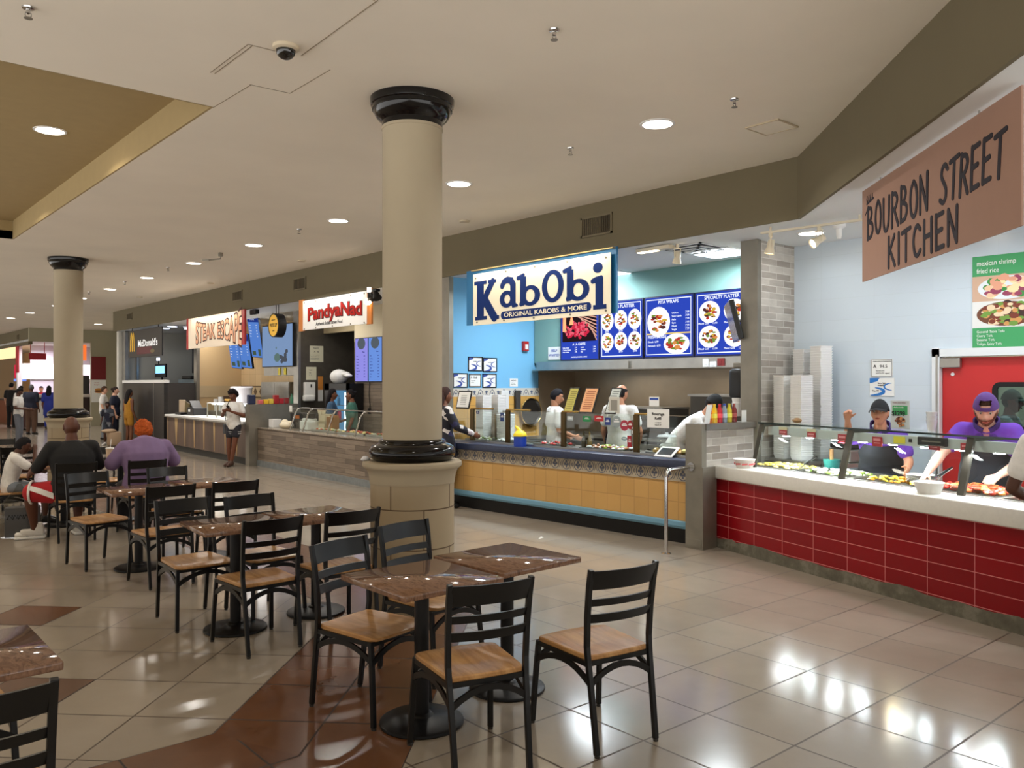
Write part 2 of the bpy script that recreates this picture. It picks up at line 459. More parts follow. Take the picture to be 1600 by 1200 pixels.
# ------------------------------------------------------------------ floor
S2 = math.sqrt(.5)
beige = ((160, 149, 134), (151, 140, 126), (84, 70, 56))
brown = ((108, 72, 48), (94, 61, 41), (50, 36, 28))
fl_axis = tile_mat('floor_tile_square', *beige, .503, .508, .006, axes=(0, 1), off=(-4.13, -2.66), brick=0, rough=.14, spec=.6, grain=.17, grain_scale=1.6, bump=.2)
fl_diag = tile_mat('floor_tile_diagonal', *beige, .5056, .5056, .006, axes=(0, 1), rot=R(45), off=(1.789, -4.186), brick=0, rough=.14, spec=.6, grain=.17, grain_scale=1.6, bump=.2)
fl_bdiag = tile_mat('floor_tile_brown_diagonal', *brown, .5056, .5056, .006, axes=(0, 1), rot=R(45), off=(1.789, -4.186), brick=0, rough=.2, spec=.55, grain=.35, grain_scale=2.2, bump=.2)
fl_brown = tile_mat('floor_tile_brown', *brown, .505, .505, .006, axes=(0, 1), off=(-3.15, -3.09), brick=0, rough=.2, spec=.55, grain=.35, grain_scale=2.2, bump=.2)
b = MB()
def poly(pts, mi, z=0.0): b._add([(x, y, z) for x, y in pts], [tuple(range(len(pts)))], mi)
poly([(-4, 3.09), (1.99, 3.09), (1.57, 4.10), (-4, 4.10)], 3)
poly([(1.99, 3.09), (4.16, 5.26), (3.15, 5.68), (1.57, 4.10)], 2)
poly([(4.16, 5.26), (4.16, 52), (3.15, 52), (3.15, 5.68)], 3)
poly([(-4, 4.10), (1.57, 4.10), (3.15, 5.68), (3.15, 52), (-4, 52)], 1)
poly([(1.99, 3.09), (-4, 3.09), (-4, -3), (12, -3), (12, 52), (4.16, 52), (4.16, 5.26)], 0)
struct(b.build('floor', [fl_axis, fl_diag, fl_bdiag, fl_brown]))
for i, (d0, s0) in enumerate([(5.395, 8.065), (3.96, 5.92)]):     # single brown tiles laid into the diagonal field
    b = MB(); c = [(d0, s0), (d0, s0 + .715), (d0 + .715, s0 + .715), (d0 + .715, s0)]
    b.prism([((s - d) / 2, (s + d) / 2) for d, s in c], (0, 0, -.01), (1, 0, 0), (0, 1, 0), (0, 0, .0112))
    struct(b.build('trim_%d' % (i + 1), fl_bdiag))

# ------------------------------------------------------------------ ceiling with coffers, outer walls
b = MB()
b.bx(2.54, 12, -5, 52, CEIL, CEIL + .12)
b.bx(-8, 2.54, 4.16, 6.64, CEIL, CEIL + .12)
b.bx(-8, 2.54, 14.65, 17.1, CEIL, CEIL + .12)
b.bx(-8, 2.54, 25, 52, CEIL, CEIL + .12)
for y0, y1 in ((-5, 4.16), (6.64, 14.65), (17.1, 25)):
    b.bx(-8, 2.54, y0, y1, 4.22, 4.3, mi=1)
    b.bx(2.52, 2.54, y0, y1, CEIL, 4.22, mi=1)
    b.bx(-8, 2.54, y0 - .02, y0, CEIL, 4.22, mi=1); b.bx(-8, 2.54, y1, y1 + .02, CEIL, 4.22, mi=1)
struct(b.build('ceiling', [CEILP, COFFERP]))
struct(MB().bx(-8, 12, 52, 52.1, 0, 4.3).build('wall_far', HALLP))
struct(MB().bx(12, 12.1, -5, 52, 0, 4.3).build('wall_right', HALLP))
# joints and access panel of the ceiling
JOINT = mat('ceiling_joint', (140, 126, 104), .9)
def ceil_line(name, a, c, wd=.005):
    struct(MB().tube([(a[0], a[1], CEIL - .001), (c[0], c[1], CEIL - .001)], 1, flat=(wd / 2, .0015), up=(0, 0, 1)).build(name, JOINT))
ceil_line('trim_3', (2.55, 4.16), (2.59, 5.2)); ceil_line('trim_4', (2.56, 5.95), (2.54, 6.64))
ceil_line('trim_5', (2.24, 5.25), (2.24, 5.9)); ceil_line('trim_6', (2.27, 5.25), (2.27, 5.9)); ceil_line('trim_7', (2.24, 5.25), (2.42, 5.24))
ceil_line('trim_8', (2.55, 5.95), (2.86, 5.93)); ceil_line('trim_9', (2.86, 5.93), (2.86, 5.3))

# soffit fascia over the shop fronts, its 45 degree return, and the shop ceilings
b = MB(); b.bx(7.41, 7.44, 4.36, 27.35, SOF, CEIL + .02); b.bx(7.41, 10.2, 27.35, 27.45, SOF, CEIL)
struct(b.build('trim_10', SOFP))
b = MB(); b.prism([(7.41, 4.36), (2.9, -.15), (2.92, -.17), (7.44, 4.345), (7.44, 4.36)], (0, 0, SOF), (1, 0, 0), (0, 1, 0), (0, 0, CEIL + .02 - SOF))
struct(b.build('trim_11', SOFP))
b = MB(); b.prism([(7.43, 4.34), (2.92, -.17), (2.92, -4), (10.9, -4), (10.9, 27.3), (7.43, 27.3)], (0, 0, 3.345), (1, 0, 0), (0, 1, 0), (0, 0, .06))
struct(b.build('ceiling_1', WHITEP))
b = MB(); b.bx(10.9, 11, -4, 27.4, 0, 3.36)
struct(b.build('wall_shops', WALLP))

# ------------------------------------------------------------------ walls between the shops
BRICK = tile_mat('grey_brick_tile', (196, 190, 180), (150, 140, 130), (206, 202, 194), .30, .077, .005, axes=(0, 2), rough=.35, grain=.3, grain_scale=5, grain_stretch=(1, 3), bump=.3)
WTILE = tile_mat('white_wall_tile', (205, 217, 226), (202, 214, 224), (190, 202, 210), .62, .245, .002, axes=(1, 2), brick=0, rough=.16, grain=.015, bump=.06)
BLUEP = mat('sky_blue_paint', (120, 186, 226), .75)
TEALP = mat('teal_green_paint', (128, 168, 160), .8)
YTILE = tile_mat('yellow_wall_tile', (222, 172, 92), (212, 162, 84), (180, 140, 84), .2, .2, .004, axes=(0, 2), brick=0, rough=.3, grain=.06)
SPLASH = mat('stainless_backsplash', (150, 134, 112), .38, .45, noise_amt=.15, noise_scale=2)
# kitchen shop (right): brick return wall, tiled back wall
b = MB(); b.bx(8.15, 8.96, 5.30, 5.46, 0, 3.345); struct(b.build('wall_brick', BRICK))
b = MB(); b.bx(8.93, 9.05, -4, 2.62, 0, 3.345, 0); b.bx(8.93, 9.05, 2.62, 3.66, 2.05, 3.345, 0); b.bx(8.93, 9.05, 3.66, 5.46, 0, 3.345, 0); struct(b.build('wall_tiled', WTILE))
struct(MB().bx(8.12, 8.16, 5.27, 5.49, 0, 3.345).bx(8.14, 8.2, 5.275, 5.30, 0, 3.345).build('trim_12', DSTEEL))
# low wall carrying on from it to the counter front, steel end cap, stainless shelf on top
struct(MB().bx(7.22, 8.13, 5.32, 5.49, 0, 1.27).build('wall_low', BRICK))
struct(MB().bx(7.16, 7.24, 5.31, 5.52, 0, 1.31).bx(7.155, 7.16, 5.315, 5.515, .02, .1).bx(7.16, 7.40, 5.296, 5.312, 0, .86).build('trim_13', DSTEEL))
struct(MB().bx(7.22, 8.13, 5.29, 5.51, 1.25, 1.31).build('trim_14', STEEL))
# kebab shop
b = MB(); b.bx(7.5, 10.9, 10.15, 10.3, 0, 3.345); struct(b.build('wall_blue', BLUEP))
struct(MB().bx(7.44, 7.52, 10.12, 10.33, 0, 3.345).build('trim_15', DSTEEL))
struct(MB().bx(7.5, 9.28, 10.135, 10.15, .0, 1.535).build('trim_16', YTILE))
FLOR = mat('cream_trim_tile', (214, 208, 194), .35)
struct(MB().bx(7.5, 9.28, 10.132, 10.15, 1.535, 1.665).build('trim_17', FLOR))
b = MB()
for k in range(15):
    x = 7.58 + k * .118
    if k % 2: b.prism([(-.028, .012), (0, -.03), (.028, .012), (0, .03)], (x, 10.131, 1.6), (1, 0, 0), (0, 0, 1), (0, -.003, 0)); b.prism([(-.034, -.034), (.034, -.034), (.0, -.02)], (x, 10.131, 1.6), (1, 0, 0), (0, 0, 1), (0, -.003, 0))
    else: b.tube([(x - .055, 10.13, 1.555), (x - .03, 10.13, 1.62), (x, 10.13, 1.645), (x + .03, 10.13, 1.62), (x + .055, 10.13, 1.555)], .005, 6); b.ball((x, 10.13, 1.585), (.018, .004, .014), 8)
struct(b.build('trim_18', mat('grey_blue_glaze', (88, 98, 122), .3)))
struct(MB().bx(9.28, 10.12, 10.13, 10.15, 0, 3.345).build('trim_19', SPLASH))
struct(MB().bx(10.1, 10.2, 5.46, 10.15, 0, 3.345).build('wall_splash', SPLASH))
struct(MB().bx(9.18, 10.1, 5.46, 10.13, 2.07, 3.345).build('wall_bulkhead', TEALP))
struct(MB().bx(8.9, 10.1, 5.47, 5.5, 0, 3.345).build('trim_20', STEEL))
# pandya shop: grey metal side wall, dark back, stone-look wall
STONE = tile_mat('wood_stone_planks', (146, 131, 114), (108, 95, 82), (70, 60, 52), .62, .075, .002, axes=(1, 2), rough=.5, grain=.45, grain_scale=7, grain_stretch=(.5, 7), bump=.15, bias=-.1)
GREYM = mat('grey_metal_wall', (112, 106, 96), .4, .55, noise_amt=.1)
struct(MB().bx(8.4, 10.9, 16.98, 17.12, 0, 3.345).build('wall_grey', GREYM))
struct(MB().bx(8.36, 8.42, 16.93, 17.16, 0, 3.345).build('trim_21', STEEL))
struct(MB().bx(7.25, 8.4, 16.95, 17.13, 0, 1.3).build('wall_low_1', DSTEEL))
struct(MB().bx(9.0, 9.2, 10.3, 15.62, 0, 2.62).build('wall_stone', STONE))
struct(MB().bx(9.0, 9.2, 10.3, 15.62, 2.62, 3.345).build('wall_stone_top', mat('cream_wall', (226, 212, 180), .85)))
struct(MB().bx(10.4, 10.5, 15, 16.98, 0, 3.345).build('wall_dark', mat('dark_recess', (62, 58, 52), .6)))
struct(MB().bx(9.0, 9.12, 15.62, 16.98, 2.86, 3.345).build('trim_22', mat('tan_wall', (180, 164, 130), .85)))
# steak shop: tan tile back wall with a diamond band
TAN = tile_mat('tan_wall_tile', (206, 178, 136), (198, 170, 130), (176, 150, 114), .4, .4, .005, axes=(1, 2), brick=0, rough=.4, grain=.06)
struct(MB().bx(9.6, 9.7, 17.12, 23, 0, 3.345).build('wall_tan', TAN))
struct(MB().bx(9.585, 9.6, 17.12, 23, 1.38, 1.66).build('trim_23', mat('sand_band', (190, 170, 136), .5)))
b = MB()
b.bx(9.578, 9.585, 17.12, 23, 1.655, 1.68); b.bx(9.578, 9.585, 17.12, 23, 1.36, 1.385)
y = 17.3
while y < 23:
    b.prism([(-.11, 0), (0, -.115), (.11, 0), (0, .115)], (9.584, y, 1.52), (0, 1, 0), (0, 0, 1), (-.004, 0, 0)); y += .36
struct(b.build('trim_24', mat('brown_diamond', (96, 76, 56), .5)))
# burger shop: dark walls
DARKB = mat('dark_panel', (10, 13, 20), .45, noise_amt=.1)
struct(MB().bx(8.4, 10.9, 23, 23.12, 0, 3.345).build('wall_dark_1', DARKB))
struct(MB().bx(8.4, 9.6, 22.98, 23, 0, 3.345).build('wall_tan_side', mat('tan_side_tile', (204, 176, 134), .5)))
struct(MB().bx(8.4, 9.6, 22.97, 22.98, 1.36, 1.68).build('trim_32', mat('sand_band', (190, 170, 136), .5)))
struct(MB().bx(8.33, 8.42, 22.96, 23.16, 0, 3.345).build('trim_25', STEEL))
struct(MB().bx(9.9, 10, 23.12, 27.3, 0, 3.345).build('wall_dark_2', DARKB))
struct(MB().bx(7.5, 10.2, 27.2, 27.4, 0, 3.34).build('wall_end', mat('pale_end_wall', (216, 214, 204), .7)))
struct(MB().bx(8.0, 8.06, 27.1, 27.2, 0, 3.345).build('trim_26', STEEL))
struct(MB().bx(7.6, 7.7, 26.9, 27.2, 0, 3.34).build('trim_27', STEEL))
# shop furthest away: the end wall of the hall with its lit opening
struct(MB().bx(9.22, 10.3, 37.3, 37.45, 0, CEIL).bx(6.98, 9.22, 37.3, 37.45, 3.42, CEIL).build('wall_end_1', WALLP))
struct(MB().bx(10.2, 10.3, 27.4, 37.3, 0, CEIL).build('wall_side', WALLP))
struct(MB().bx(6.98, 7.13, 37.45, 50, 3.3, CEIL).build('trim_28', SOFP))
struct(MB().bx(6.98, 12, 37.45, 52, 3.42, 3.5).build('ceiling_2', WHITEP))
LILAC = mat('pale_lilac_wall', (226, 220, 232), .7)
struct(MB().bx(7.8, 12, 41.4, 41.5, 0, 3.42).build('wall_shop_far', LILAC))
struct(MB().bx(7.12, 7.3, 40.4, 40.6, 0, 3.42).build('trim_29', mat('bright_post', (240, 238, 240), .5)))
struct(MB().bx(9.5, 9.6, 41.5, 52, 0, 3.42).build('wall_shop_far_1', mat('orange_tan_wall', (214, 166, 112), .7)))

# ------------------------------------------------------------------ columns
CREAM = mat('cream_column_paint', (176, 163, 138), .75, noise_amt=.03, noise_scale=3)
BLKGLOSS = mat('gloss_black_paint', (13, 12, 13), .14, spec=.35, coat=.15)
def drum_mat():
    m = bpy.data.materials.new('stone_drum'); m.use_nodes = True
    nt = m.node_tree; L = nt.links.new; bs = nt.nodes['Principled BSDF']
    tc = nt.nodes.new('ShaderNodeTexCoord'); sp = nt.nodes.new('ShaderNodeSeparateXYZ'); L(tc.outputs['Object'], sp.inputs[0])
    at = nt.nodes.new('ShaderNodeMath'); at.operation = 'ARCTAN2'; L(sp.outputs[1], at.inputs[0]); L(sp.outputs[0], at.inputs[1])
    mu = nt.nodes.new('ShaderNodeMath'); mu.operation = 'MULTIPLY'; mu.inputs[1].default_value = .325; L(at.outputs[0], mu.inputs[0])
    cb = nt.nodes.new('ShaderNodeCombineXYZ'); L(mu.outputs[0], cb.inputs[0]); L(sp.outputs[2], cb.inputs[1])
    mp = nt.nodes.new('ShaderNodeMapping'); mp.inputs['Location'].default_value = (.105, -.19, 0); L(cb.outputs[0], mp.inputs[0])
    br = nt.nodes.new('ShaderNodeTexBrick'); br.inputs['Scale'].default_value = 1; br.inputs['Brick Width'].default_value = .5106; br.inputs['Row Height'].default_value = .298
    br.inputs['Mortar Size'].default_value = .005; br.inputs['Color1'].default_value = lin((172, 155, 126)); br.inputs['Color2'].default_value = lin((166, 149, 120)); br.inputs['Mortar'].default_value = lin((96, 76, 52))
    L(mp.outputs[0], br.inputs[0]); L(br.outputs[0], bs.inputs['Base Color']); bs.inputs['Roughness'].default_value = .6
    bp = nt.nodes.new('ShaderNodeBump'); bp.invert = True; bp.inputs['Strength'].default_value = .5; bp.inputs['Distance'].default_value = .006
    L(br.outputs['Fac'], bp.inputs['Height']); L(bp.outputs[0], bs.inputs['Normal'])
    return m
DRUM = drum_mat()
def arc(cx, cz, r, a0, a1, n=8): return [(cx + r * math.cos(R(a0 + (a1 - a0) * i / n)), cz + r * math.sin(R(a0 + (a1 - a0) * i / n))) for i in range(n + 1)]
def column(loc, label):
    t = thing('column', label, 'column', loc, 0, 'round columns along the seating')
    MB().lathe([(.325, 0), (.325, .965), (.332, .972)], 64).build('pedestal', DRUM, t, smooth=True)
    MB().lathe([(.33, .965), (.332, .99), (.338, 1.03), (.352, 1.07), (.372, 1.085), (.384, 1.095), (.387, 1.11), (.384, 1.128), (.37, 1.137), (.3, 1.137)], 64).build('pedestal_cap', CREAM, t, smooth=True)
    MB().lathe([(.25, 1.137), (.29, 1.139)] + arc(.272, 1.202, .063, -75, 75, 14) + [(.276, 1.268), (.262, 1.272), (.258, 1.288), (.250, 1.296), (.236, 1.304), (.2, 1.304)], 64).build('base_ring', BLKGLOSS, t, smooth=True)
    MB().lathe([(.232, 1.298), (.232, 3.70), (.238, 3.705), (.238, 3.725), (.2, 3.73)], 64, cap=False).build('shaft', CREAM, t, smooth=True)
    MB().lathe([(.2, 3.715), (.236, 3.715), (.236, 3.765), (.247, 3.775), (.262, 3.785), (.285, 3.81), (.298, 3.84), (.303, 3.855), (.312, 3.858), (.312, 3.885), (.322, 3.892), (.327, 3.92), (.327, CEIL), (.1, CEIL)], 64).build('capital', BLKGLOSS, t, smooth=True)
    return t
column((3.66, 5.46, 0), 'cream round column nearest the camera, black base and capital')
column((3.66, 16.29, 0), 'cream round column further back, behind the seated diners')
# ------------------------------------------------------------------ ceiling fixtures
LED = glow('downlight_glow', (255, 240, 220), 14)
def downlight(x, y, z, label, g='ceiling downlights'):
    t = thing('downlight', label, 'light', (x, y, z), 0, g)
    MB().lathe([(.125, 0), (.15, 0), (.148, -.006), (.126, -.008)], 32, cap=False).build('trim_ring', WHITE, t, smooth=True)
    MB().disc((0, 0, -.006), .126, .126, 32, .004).build('diffuser', LED, t)
ords = ['nearest of the long row', 'just right of the near column', 'first left of the near column', 'second left of the near column', 'third left of the near column', 'fourth left of the near column', 'fifth left of the near column', 'just right of the far column', 'left half hidden by the far column', 'far away left of the far column', 'furthest away at the left edge', 'above the tall dark counter front of the burger shop']
for (x, y), s in zip(DOWNLIGHTS, ords): downlight(x, y, CEIL, 'round lit ceiling downlight ' + s)
downlight(1.9, 9.18, 4.22, 'round lit downlight up in the tan ceiling coffer', None)
def sprinkler(x, y, label, z=CEIL):
    t = thing('sprinkler', label, 'sprinkler', (x, y, z), 0, 'ceiling sprinklers')
    MB().lathe([(.035, 0), (.033, -.008), (.012, -.012), (.012, -.035), (.006, -.04)], 16).build('escutcheon', CHROME, t, smooth=True)
    MB().tube([(-.014, 0, -.03), (-.016, 0, -.05), (0, 0, -.062), (.016, 0, -.05), (.014, 0, -.03)], .003, 6).lathe([(.024, -.062), (.024, -.066)], 12).build('deflector', DSTEEL, t)
for x, y, s in [(3.6, 3.79, 'near the top edge right of the column'), (5.52, 5.59, 'between the two nearest lights of the row'), (5.54, 3.8, 'right of the nearest light of the row'), (5.47, 11.05, 'between the near column and the second light left of it'), (1.04, 5.58, 'in the top left corner of the picture'), (5.38, 16.31, 'left of the fourth light of the row'), (5.41, 19.16, 'near the far column'), (5.36, 21.85, 'just right of the far column')]:
    sprinkler(x, y, 'small hanging ceiling sprinkler ' + s)
t = thing('dome_camera', 'dark dome security camera on the ceiling', 'camera', (2.44, 5.12, CEIL))
MB().lathe([(.085, 0), (.085, -.02), (.07, -.03)], 32).build('base', mat('cream_plastic', (206, 192, 166), .6), t, smooth=True)
MB().ball((0, 0, -.03), (.064, .064, .06), 24).build('dome', mat('smoked_dome', (18, 18, 18), .08, coat=.6), t, smooth=True)
t = thing('emergency_light', 'small twin bracket fitting under the ceiling', 'emergency light', (5.45, 13.9, CEIL))
MB().box((0, 0, -.03), (.06, .06, .06)).build('mount', DSTEEL, t)
MB().tube([(0, 0, -.06), (0, .0, -.1), (-.14, .14, -.12)], .012).box((-.18, .18, -.12), (.12, .05, .03), R(-45)).build('arm', DSTEEL, t)
for x, y, s in [(6.89, 9.02, 'over the vent left of the near column'), (6.89, 13.82, 'above the second small vent'), (6.9, 18.18, 'above the third small vent'), (6.65, 22.3, 'near the far end of the soffit')]:
    o = MB().lathe([(.075, 0), (.07, -.018), (.02, -.02)], 20).build('smoke_detector', mat('cream_plastic', (206, 192, 166), .6), None, smooth=True, loc=(x, y, CEIL))
    tag(o, 'flat round ceiling speaker ' + s, 'detector', 'detectors along the soffit')
t = thing('access_hatch', 'flush square hatch in the ceiling near the corner of the soffit', 'hatch', (6.38, 4.0, CEIL))
MB().box((0, 0, -.004), (.3, .3, .008)).build('door_leaf', CEILP, t)
MB().box((0, .155, -.006), (.32, .012, .012)).box((0, -.155, -.006), (.32, .012, .012)).box((.155, 0, -.006), (.012, .32, .012)).box((-.155, 0, -.006), (.012, .32, .012)).build('rim', mat('hatch_rim', (196, 180, 152), .8), t)

GRILLE = mat('vent_paint', (112, 102, 78), .7)
def vent(y0, y1, z0, z1, label, n=14, x=7.41):
    t = panel('wall_vent', label, 'vent', (x, y1, z0), (0, -1), 'vents in the soffit')
    wd, h = y1 - y0, z1 - z0
    MB().box((wd / 2, .012, .008), (wd, .024, .016)).box((wd / 2, h - .012, .008), (wd, .024, .016)).box((.012, h / 2, .008), (.024, h, .016)).box((wd - .012, h / 2, .008), (.024, h, .016)).build('frame', GRILLE, t)
    MB().box((wd / 2, h / 2, .002), (wd - .03, h - .03, .003)).build('duct', mat('duct_dark', (58, 50, 36), .9), t)
    b = MB()
    for k in range(n): b.box((.03 + (wd - .06) * (k + .5) / n, h / 2, .008), (.008, h - .05, .012), m=Matrix.Rotation(R(25), 3, 'Y'))
    b.build('louvre', GRILLE, t)
vent(6.79, 7.31, 3.535, 3.785, 'large tan louvred vent in the soffit above the kebab sign')
vent(14.67, 15.2, 3.55, 3.79, 'small tan vent in the soffit above the red lettered sign', 8)
vent(17.67, 18.2, 3.56, 3.79, 'small tan vent in the soffit above the striped steak sign', 8)
vent(25.53, 26.03, 3.6, 3.8, 'small tan vent at the far end of the soffit', 8)

# ------------------------------------------------------------------ chairs and tables
SEATW = ramp_mat('oak_seat', [(.25, (148, 102, 56)), (.5, (186, 138, 84)), (.62, (200, 154, 98)), (.8, (160, 114, 66))], 3.2, (7, .9, 3), .25, .5, 6, .4, coat=.4)
GRAN = ramp_mat('brown_granite', [(.2, (58, 42, 34)), (.42, (118, 88, 70)), (.52, (142, 108, 86)), (.62, (96, 70, 56)), (.8, (164, 138, 116))], 9, (3.2, 1, 1), .08, .6, 12, .8, coat=.1)
FRAME = mat('chair_frame_black', (17, 17, 18), .32, 0, .4)
GLIDE = mat('chair_glide', (60, 58, 56), .4)
def make_chair(label, group):
    t = thing('dining_chair', label, 'chair', (0, 0, 0), 0, group)
    # saddle seat
    bm = bmesh.new(); N = 14; rows = []
    for j in range(N + 1):
        v = j / N; row = []
        wdt = .185 + .025 * v
        if v > .86: wdt -= .04 * ((v - .86) / .14) ** 2
        if v < .08: wdt -= .015 * (1 - v / .08)
        for i in range(N + 1):
            u = i / N * 2 - 1
            y = -.195 + .425 * v + (.014 * (1 - u * u) if v > .5 else -.006 * (1 - u * u)) * abs(v - .5) * 2
            dip = .010 * (1 - abs(u) ** 2.5) * math.exp(-((v - .42) / .3) ** 2) * (1 - .45 * math.exp(-(u / .25) ** 2) * (v > .45))
            row.append(bm.verts.new((u * wdt, y, .455 - dip - .012 * max(0, v - .85) / .15)))
        rows.append(row)
    for j in range(N):
        for i in range(N): bm.faces.new((rows[j][i], rows[j][i + 1], rows[j + 1][i + 1], rows[j + 1][i]))
    ex = bmesh.ops.extrude_face_region(bm, geom=bm.faces[:])
    for v in [g for g in ex['geom'] if isinstance(g, bmesh.types.BMVert)]: v.co.z = .428
    b = MB(); b.bm.free(); b.bm = bm
    b.build('seat', SEATW, t, smooth=30, bevel=.006)
    post = []
    for s in (-1, 1):
        pts = [(s * .178, -.255, .012), (s * .182, -.225, .25), (s * .186, -.2, .42), (s * .189, -.193, .5), (s * .192, -.200, .64), (s * .195, -.218, .78), (s * .197, -.236, .868)]
        MB().tube(pts, 1, flat=(.0125, .012), up=(0, 1, 0)).build('rear_leg', FRAME, t, bevel=.003)
        MB().tube([(s * .212, .24, .012), (s * .203, .222, .25), (s * .196, .205, .425)], 1, flat=(.0125, .0115), up=(0, 1, 0)).build('front_leg', FRAME, t, bevel=.003)
        for (px, py) in ((s * .178, -.256), (s * .212, .241)): MB().lathe([(.012, 0), (.014, .012)], 10, (px, py, 0)).build('glide', GLIDE, t)
    def rail(z0, z1, y, bow, wd, name):
        b = MB(); n = 10
        for i in range(n):
            p = []
            for q in (i, i + 1):
                u = q / n * 2 - 1; p.append((u * wd, y - bow * (1 - u * u)))
            (xa, ya), (xb, yb) = p
            k = .35 * (z1 - z0)
            vs = [(xa, ya, z0), (xb, yb, z0), (xb, yb + .012, z0), (xa, ya + .012, z0), (xa, ya - k, z1), (xb, yb - k, z1), (xb, yb - k + .012, z1), (xa, ya - k + .012, z1)]
            b._add(vs, [(0, 3, 2, 1), (4, 5, 6, 7), (0, 1, 5, 4), (2, 3, 7, 6)] + ([(0, 4, 7, 3)] if i == 0 else []) + ([(1, 2, 6, 5)] if i == n - 1 else []))
        bmesh.ops.remove_doubles(b.bm, verts=b.bm.verts[:], dist=1e-5)
        b.build(name, FRAME, t, smooth=True)
    rail(.768, .862, -.218, .032, .192, 'top_rail'); rail(.688, .724, -.205, .03, .188, 'back_slat'); rail(.608, .652, -.198, .028, .186, 'back_slat')
    b = MB()
    b.tube([(-.19, -.195, .418), (-.2, .21, .418), (.2, .21, .418), (.19, -.195, .418)], 1, flat=(.008, .012), up=(0, 0, 1), closed=True)
    b.build('seat_frame', FRAME, t)
    def archbar(a, c, rise):
        pts = []
        for i in range(9):
            q = i / 8; p = Vector(a).lerp(Vector(c), q); p.z += rise * (1 - (2 * q - 1) ** 2); pts.append(p)
        MB().tube(pts, 1, flat=(.006, .014), up=(0, 0, 1)).build('stretcher', FRAME, t)
    for s in (-1, 1): archbar((s * .203, .222, .325), (s * .184, -.213, .325), .07)
    archbar((-.203, .222, .325), (.203, .222, .325), .07); archbar((-.184, -.213, .325), (.184, -.213, .325), .07)
    return t
def make_table(label, group):
    t = thing('dining_table', label, 'table', (0, 0, 0), 0, group)
    MB().rbox((0, 0, .735), (.62, .62, .03), .012, 3).build('tabletop', GRAN, t, smooth=True)
    o = t.children[-1]
    # rounded corners in plan
    bm = bmesh.new(); bm.from_mesh(o.data)
    for v in bm.verts:
        ax, ay = abs(v.co.x), abs(v.co.y); r = .045
        if ax > .31 - r and ay > .31 - r:
            dx, dy = ax - (.31 - r), ay - (.31 - r); d = math.hypot(dx, dy)
            if d > r: v.co.x = math.copysign(.31 - r + dx * r / d, v.co.x); v.co.y = math.copysign(.31 - r + dy * r / d, v.co.y)
    bm.to_mesh(o.data); bm.free()
    MB().lathe([(.0375, .03), (.0375, .7)], 24).build('pedestal_post', BLACK, t, smooth=True)
    MB().box((0, 0, .712), (.36, .05, .012)).box((0, 0, .712), (.05, .36, .012)).build('spider_bracket', BLACK, t)
    MB().lathe([(.212, 0), (.216, .006), (.214, .016), (.2, .024), (.1, .034), (.06, .042), (.052, .052), (.0375, .056), (.03, .056)], 48).build('base_plate', mat('cast_base_black', (17, 17, 18), .42, 0, .3), t, smooth=True)
    return t

TABG = 'granite tables of the seating area'; CHG = 'wooden seated chairs of the seating area'
tab0 = make_table('granite table nearest the camera with its front corner pointing at the ladder back chair', TABG)
tab0.location = (2.43, 3.54, 0)
for x, y, rz, lab in [(3.07, 3.62, 2, 'granite table beside the nearest one, its right corner shining violet'),
    (2.36, 5.75, -4, 'granite table of the second pair, the left one with red reflections'),
    (3.0, 5.78, 2, 'granite table of the second pair standing against the near column'),
    (2.45, 8.24, -3, 'granite table of the third pair, its long left end toward the black shirted diner'),
    (3.16, 8.36, 1, 'granite table of the third pair, the one further right'),
    (.42, 3.57, 0, 'granite table cut off at the left edge of the picture'),
    (2.5, 11.35, 0, 'granite table in front of the diner in the black shirt'),
    (3.14, 11.3, 0, 'granite table in front of the diner in the lilac shirt'),
    (2.35, 14.2, 0, 'dark granite table far back among the left hand chairs'),
    (1.65, 12.6, 3, 'granite table at the far left behind the boy')]:
    dup(tab0, (x, y, 0), R(rz), lab)
ch0 = make_chair('empty chair standing alone at the right of the tables, back to the camera', CHG)
ch0.location = (3.03, 2.9, 0); ch0.rotation_euler = (0, 0, R(-9))
for x, y, rz, lab in [(2.38, 3.07, -14.5, 'chair in the middle foreground with its back in front of the nearest table'),
    (2.34, 3.9, 194, 'chair left of the nearest table, its glossy curved top rail turned to the camera'),
    (2.92, 4.16, 190, 'chair standing right against the near column, behind the nearest table'),
    (2.34, 5.33, 1, 'chair with its back to us at the left table of the second pair'),
    (2.92, 5.3, -2, 'chair beside the near column at the right table of the second pair'),
    (2.22, 6.16, 181, 'chair on the left of the second pair of tables, shiny worn seat facing right'),
    (2.70, 6.04, 184, 'chair behind the second pair of tables, only its back and rails above the tops'),
    (2.44, 7.55, 0, 'chair with its back to us at the left table of the third pair'),
    (3.0, 7.5, -3, 'chair with its back to us at the right table of the third pair'),
    (2.2, 8.66, 190, 'chair between the black shirted diner and the third pair of tables'),
    (2.95, 8.72, 182, 'chair behind the third pair of tables, near the diner in lilac'),
    (.4, 2.98, -5, 'chair cut off at the bottom left corner'),
    (.46, 4.02, 180, 'chair at the left edge of which only a post shows'),
    (2.36, 10.3, -4, 'chair under the diner in the black shirt'),
    (3.06, 10.17, -2, 'chair under the diner in the lilac shirt'),
    (1.9, 11.45, -98, 'chair under the boy in the white shirt'),
    (2.35, 13.35, -8, 'dark chair far left, its back nearest to the boy'),
    (1.75, 13.2, 6, 'dark chair at the left edge behind the boy'),
    (2.45, 15.0, 180, 'dark chair far back facing the camera beside the woman on her phone'),
    (3.14, 12.1, 180, 'chair across the table from the diner in lilac'),
    (1.3, 12.1, 8, 'dark chair far left in front of the rear tables')]:
    dup(ch0, (x, y, 0), R(rz), lab)
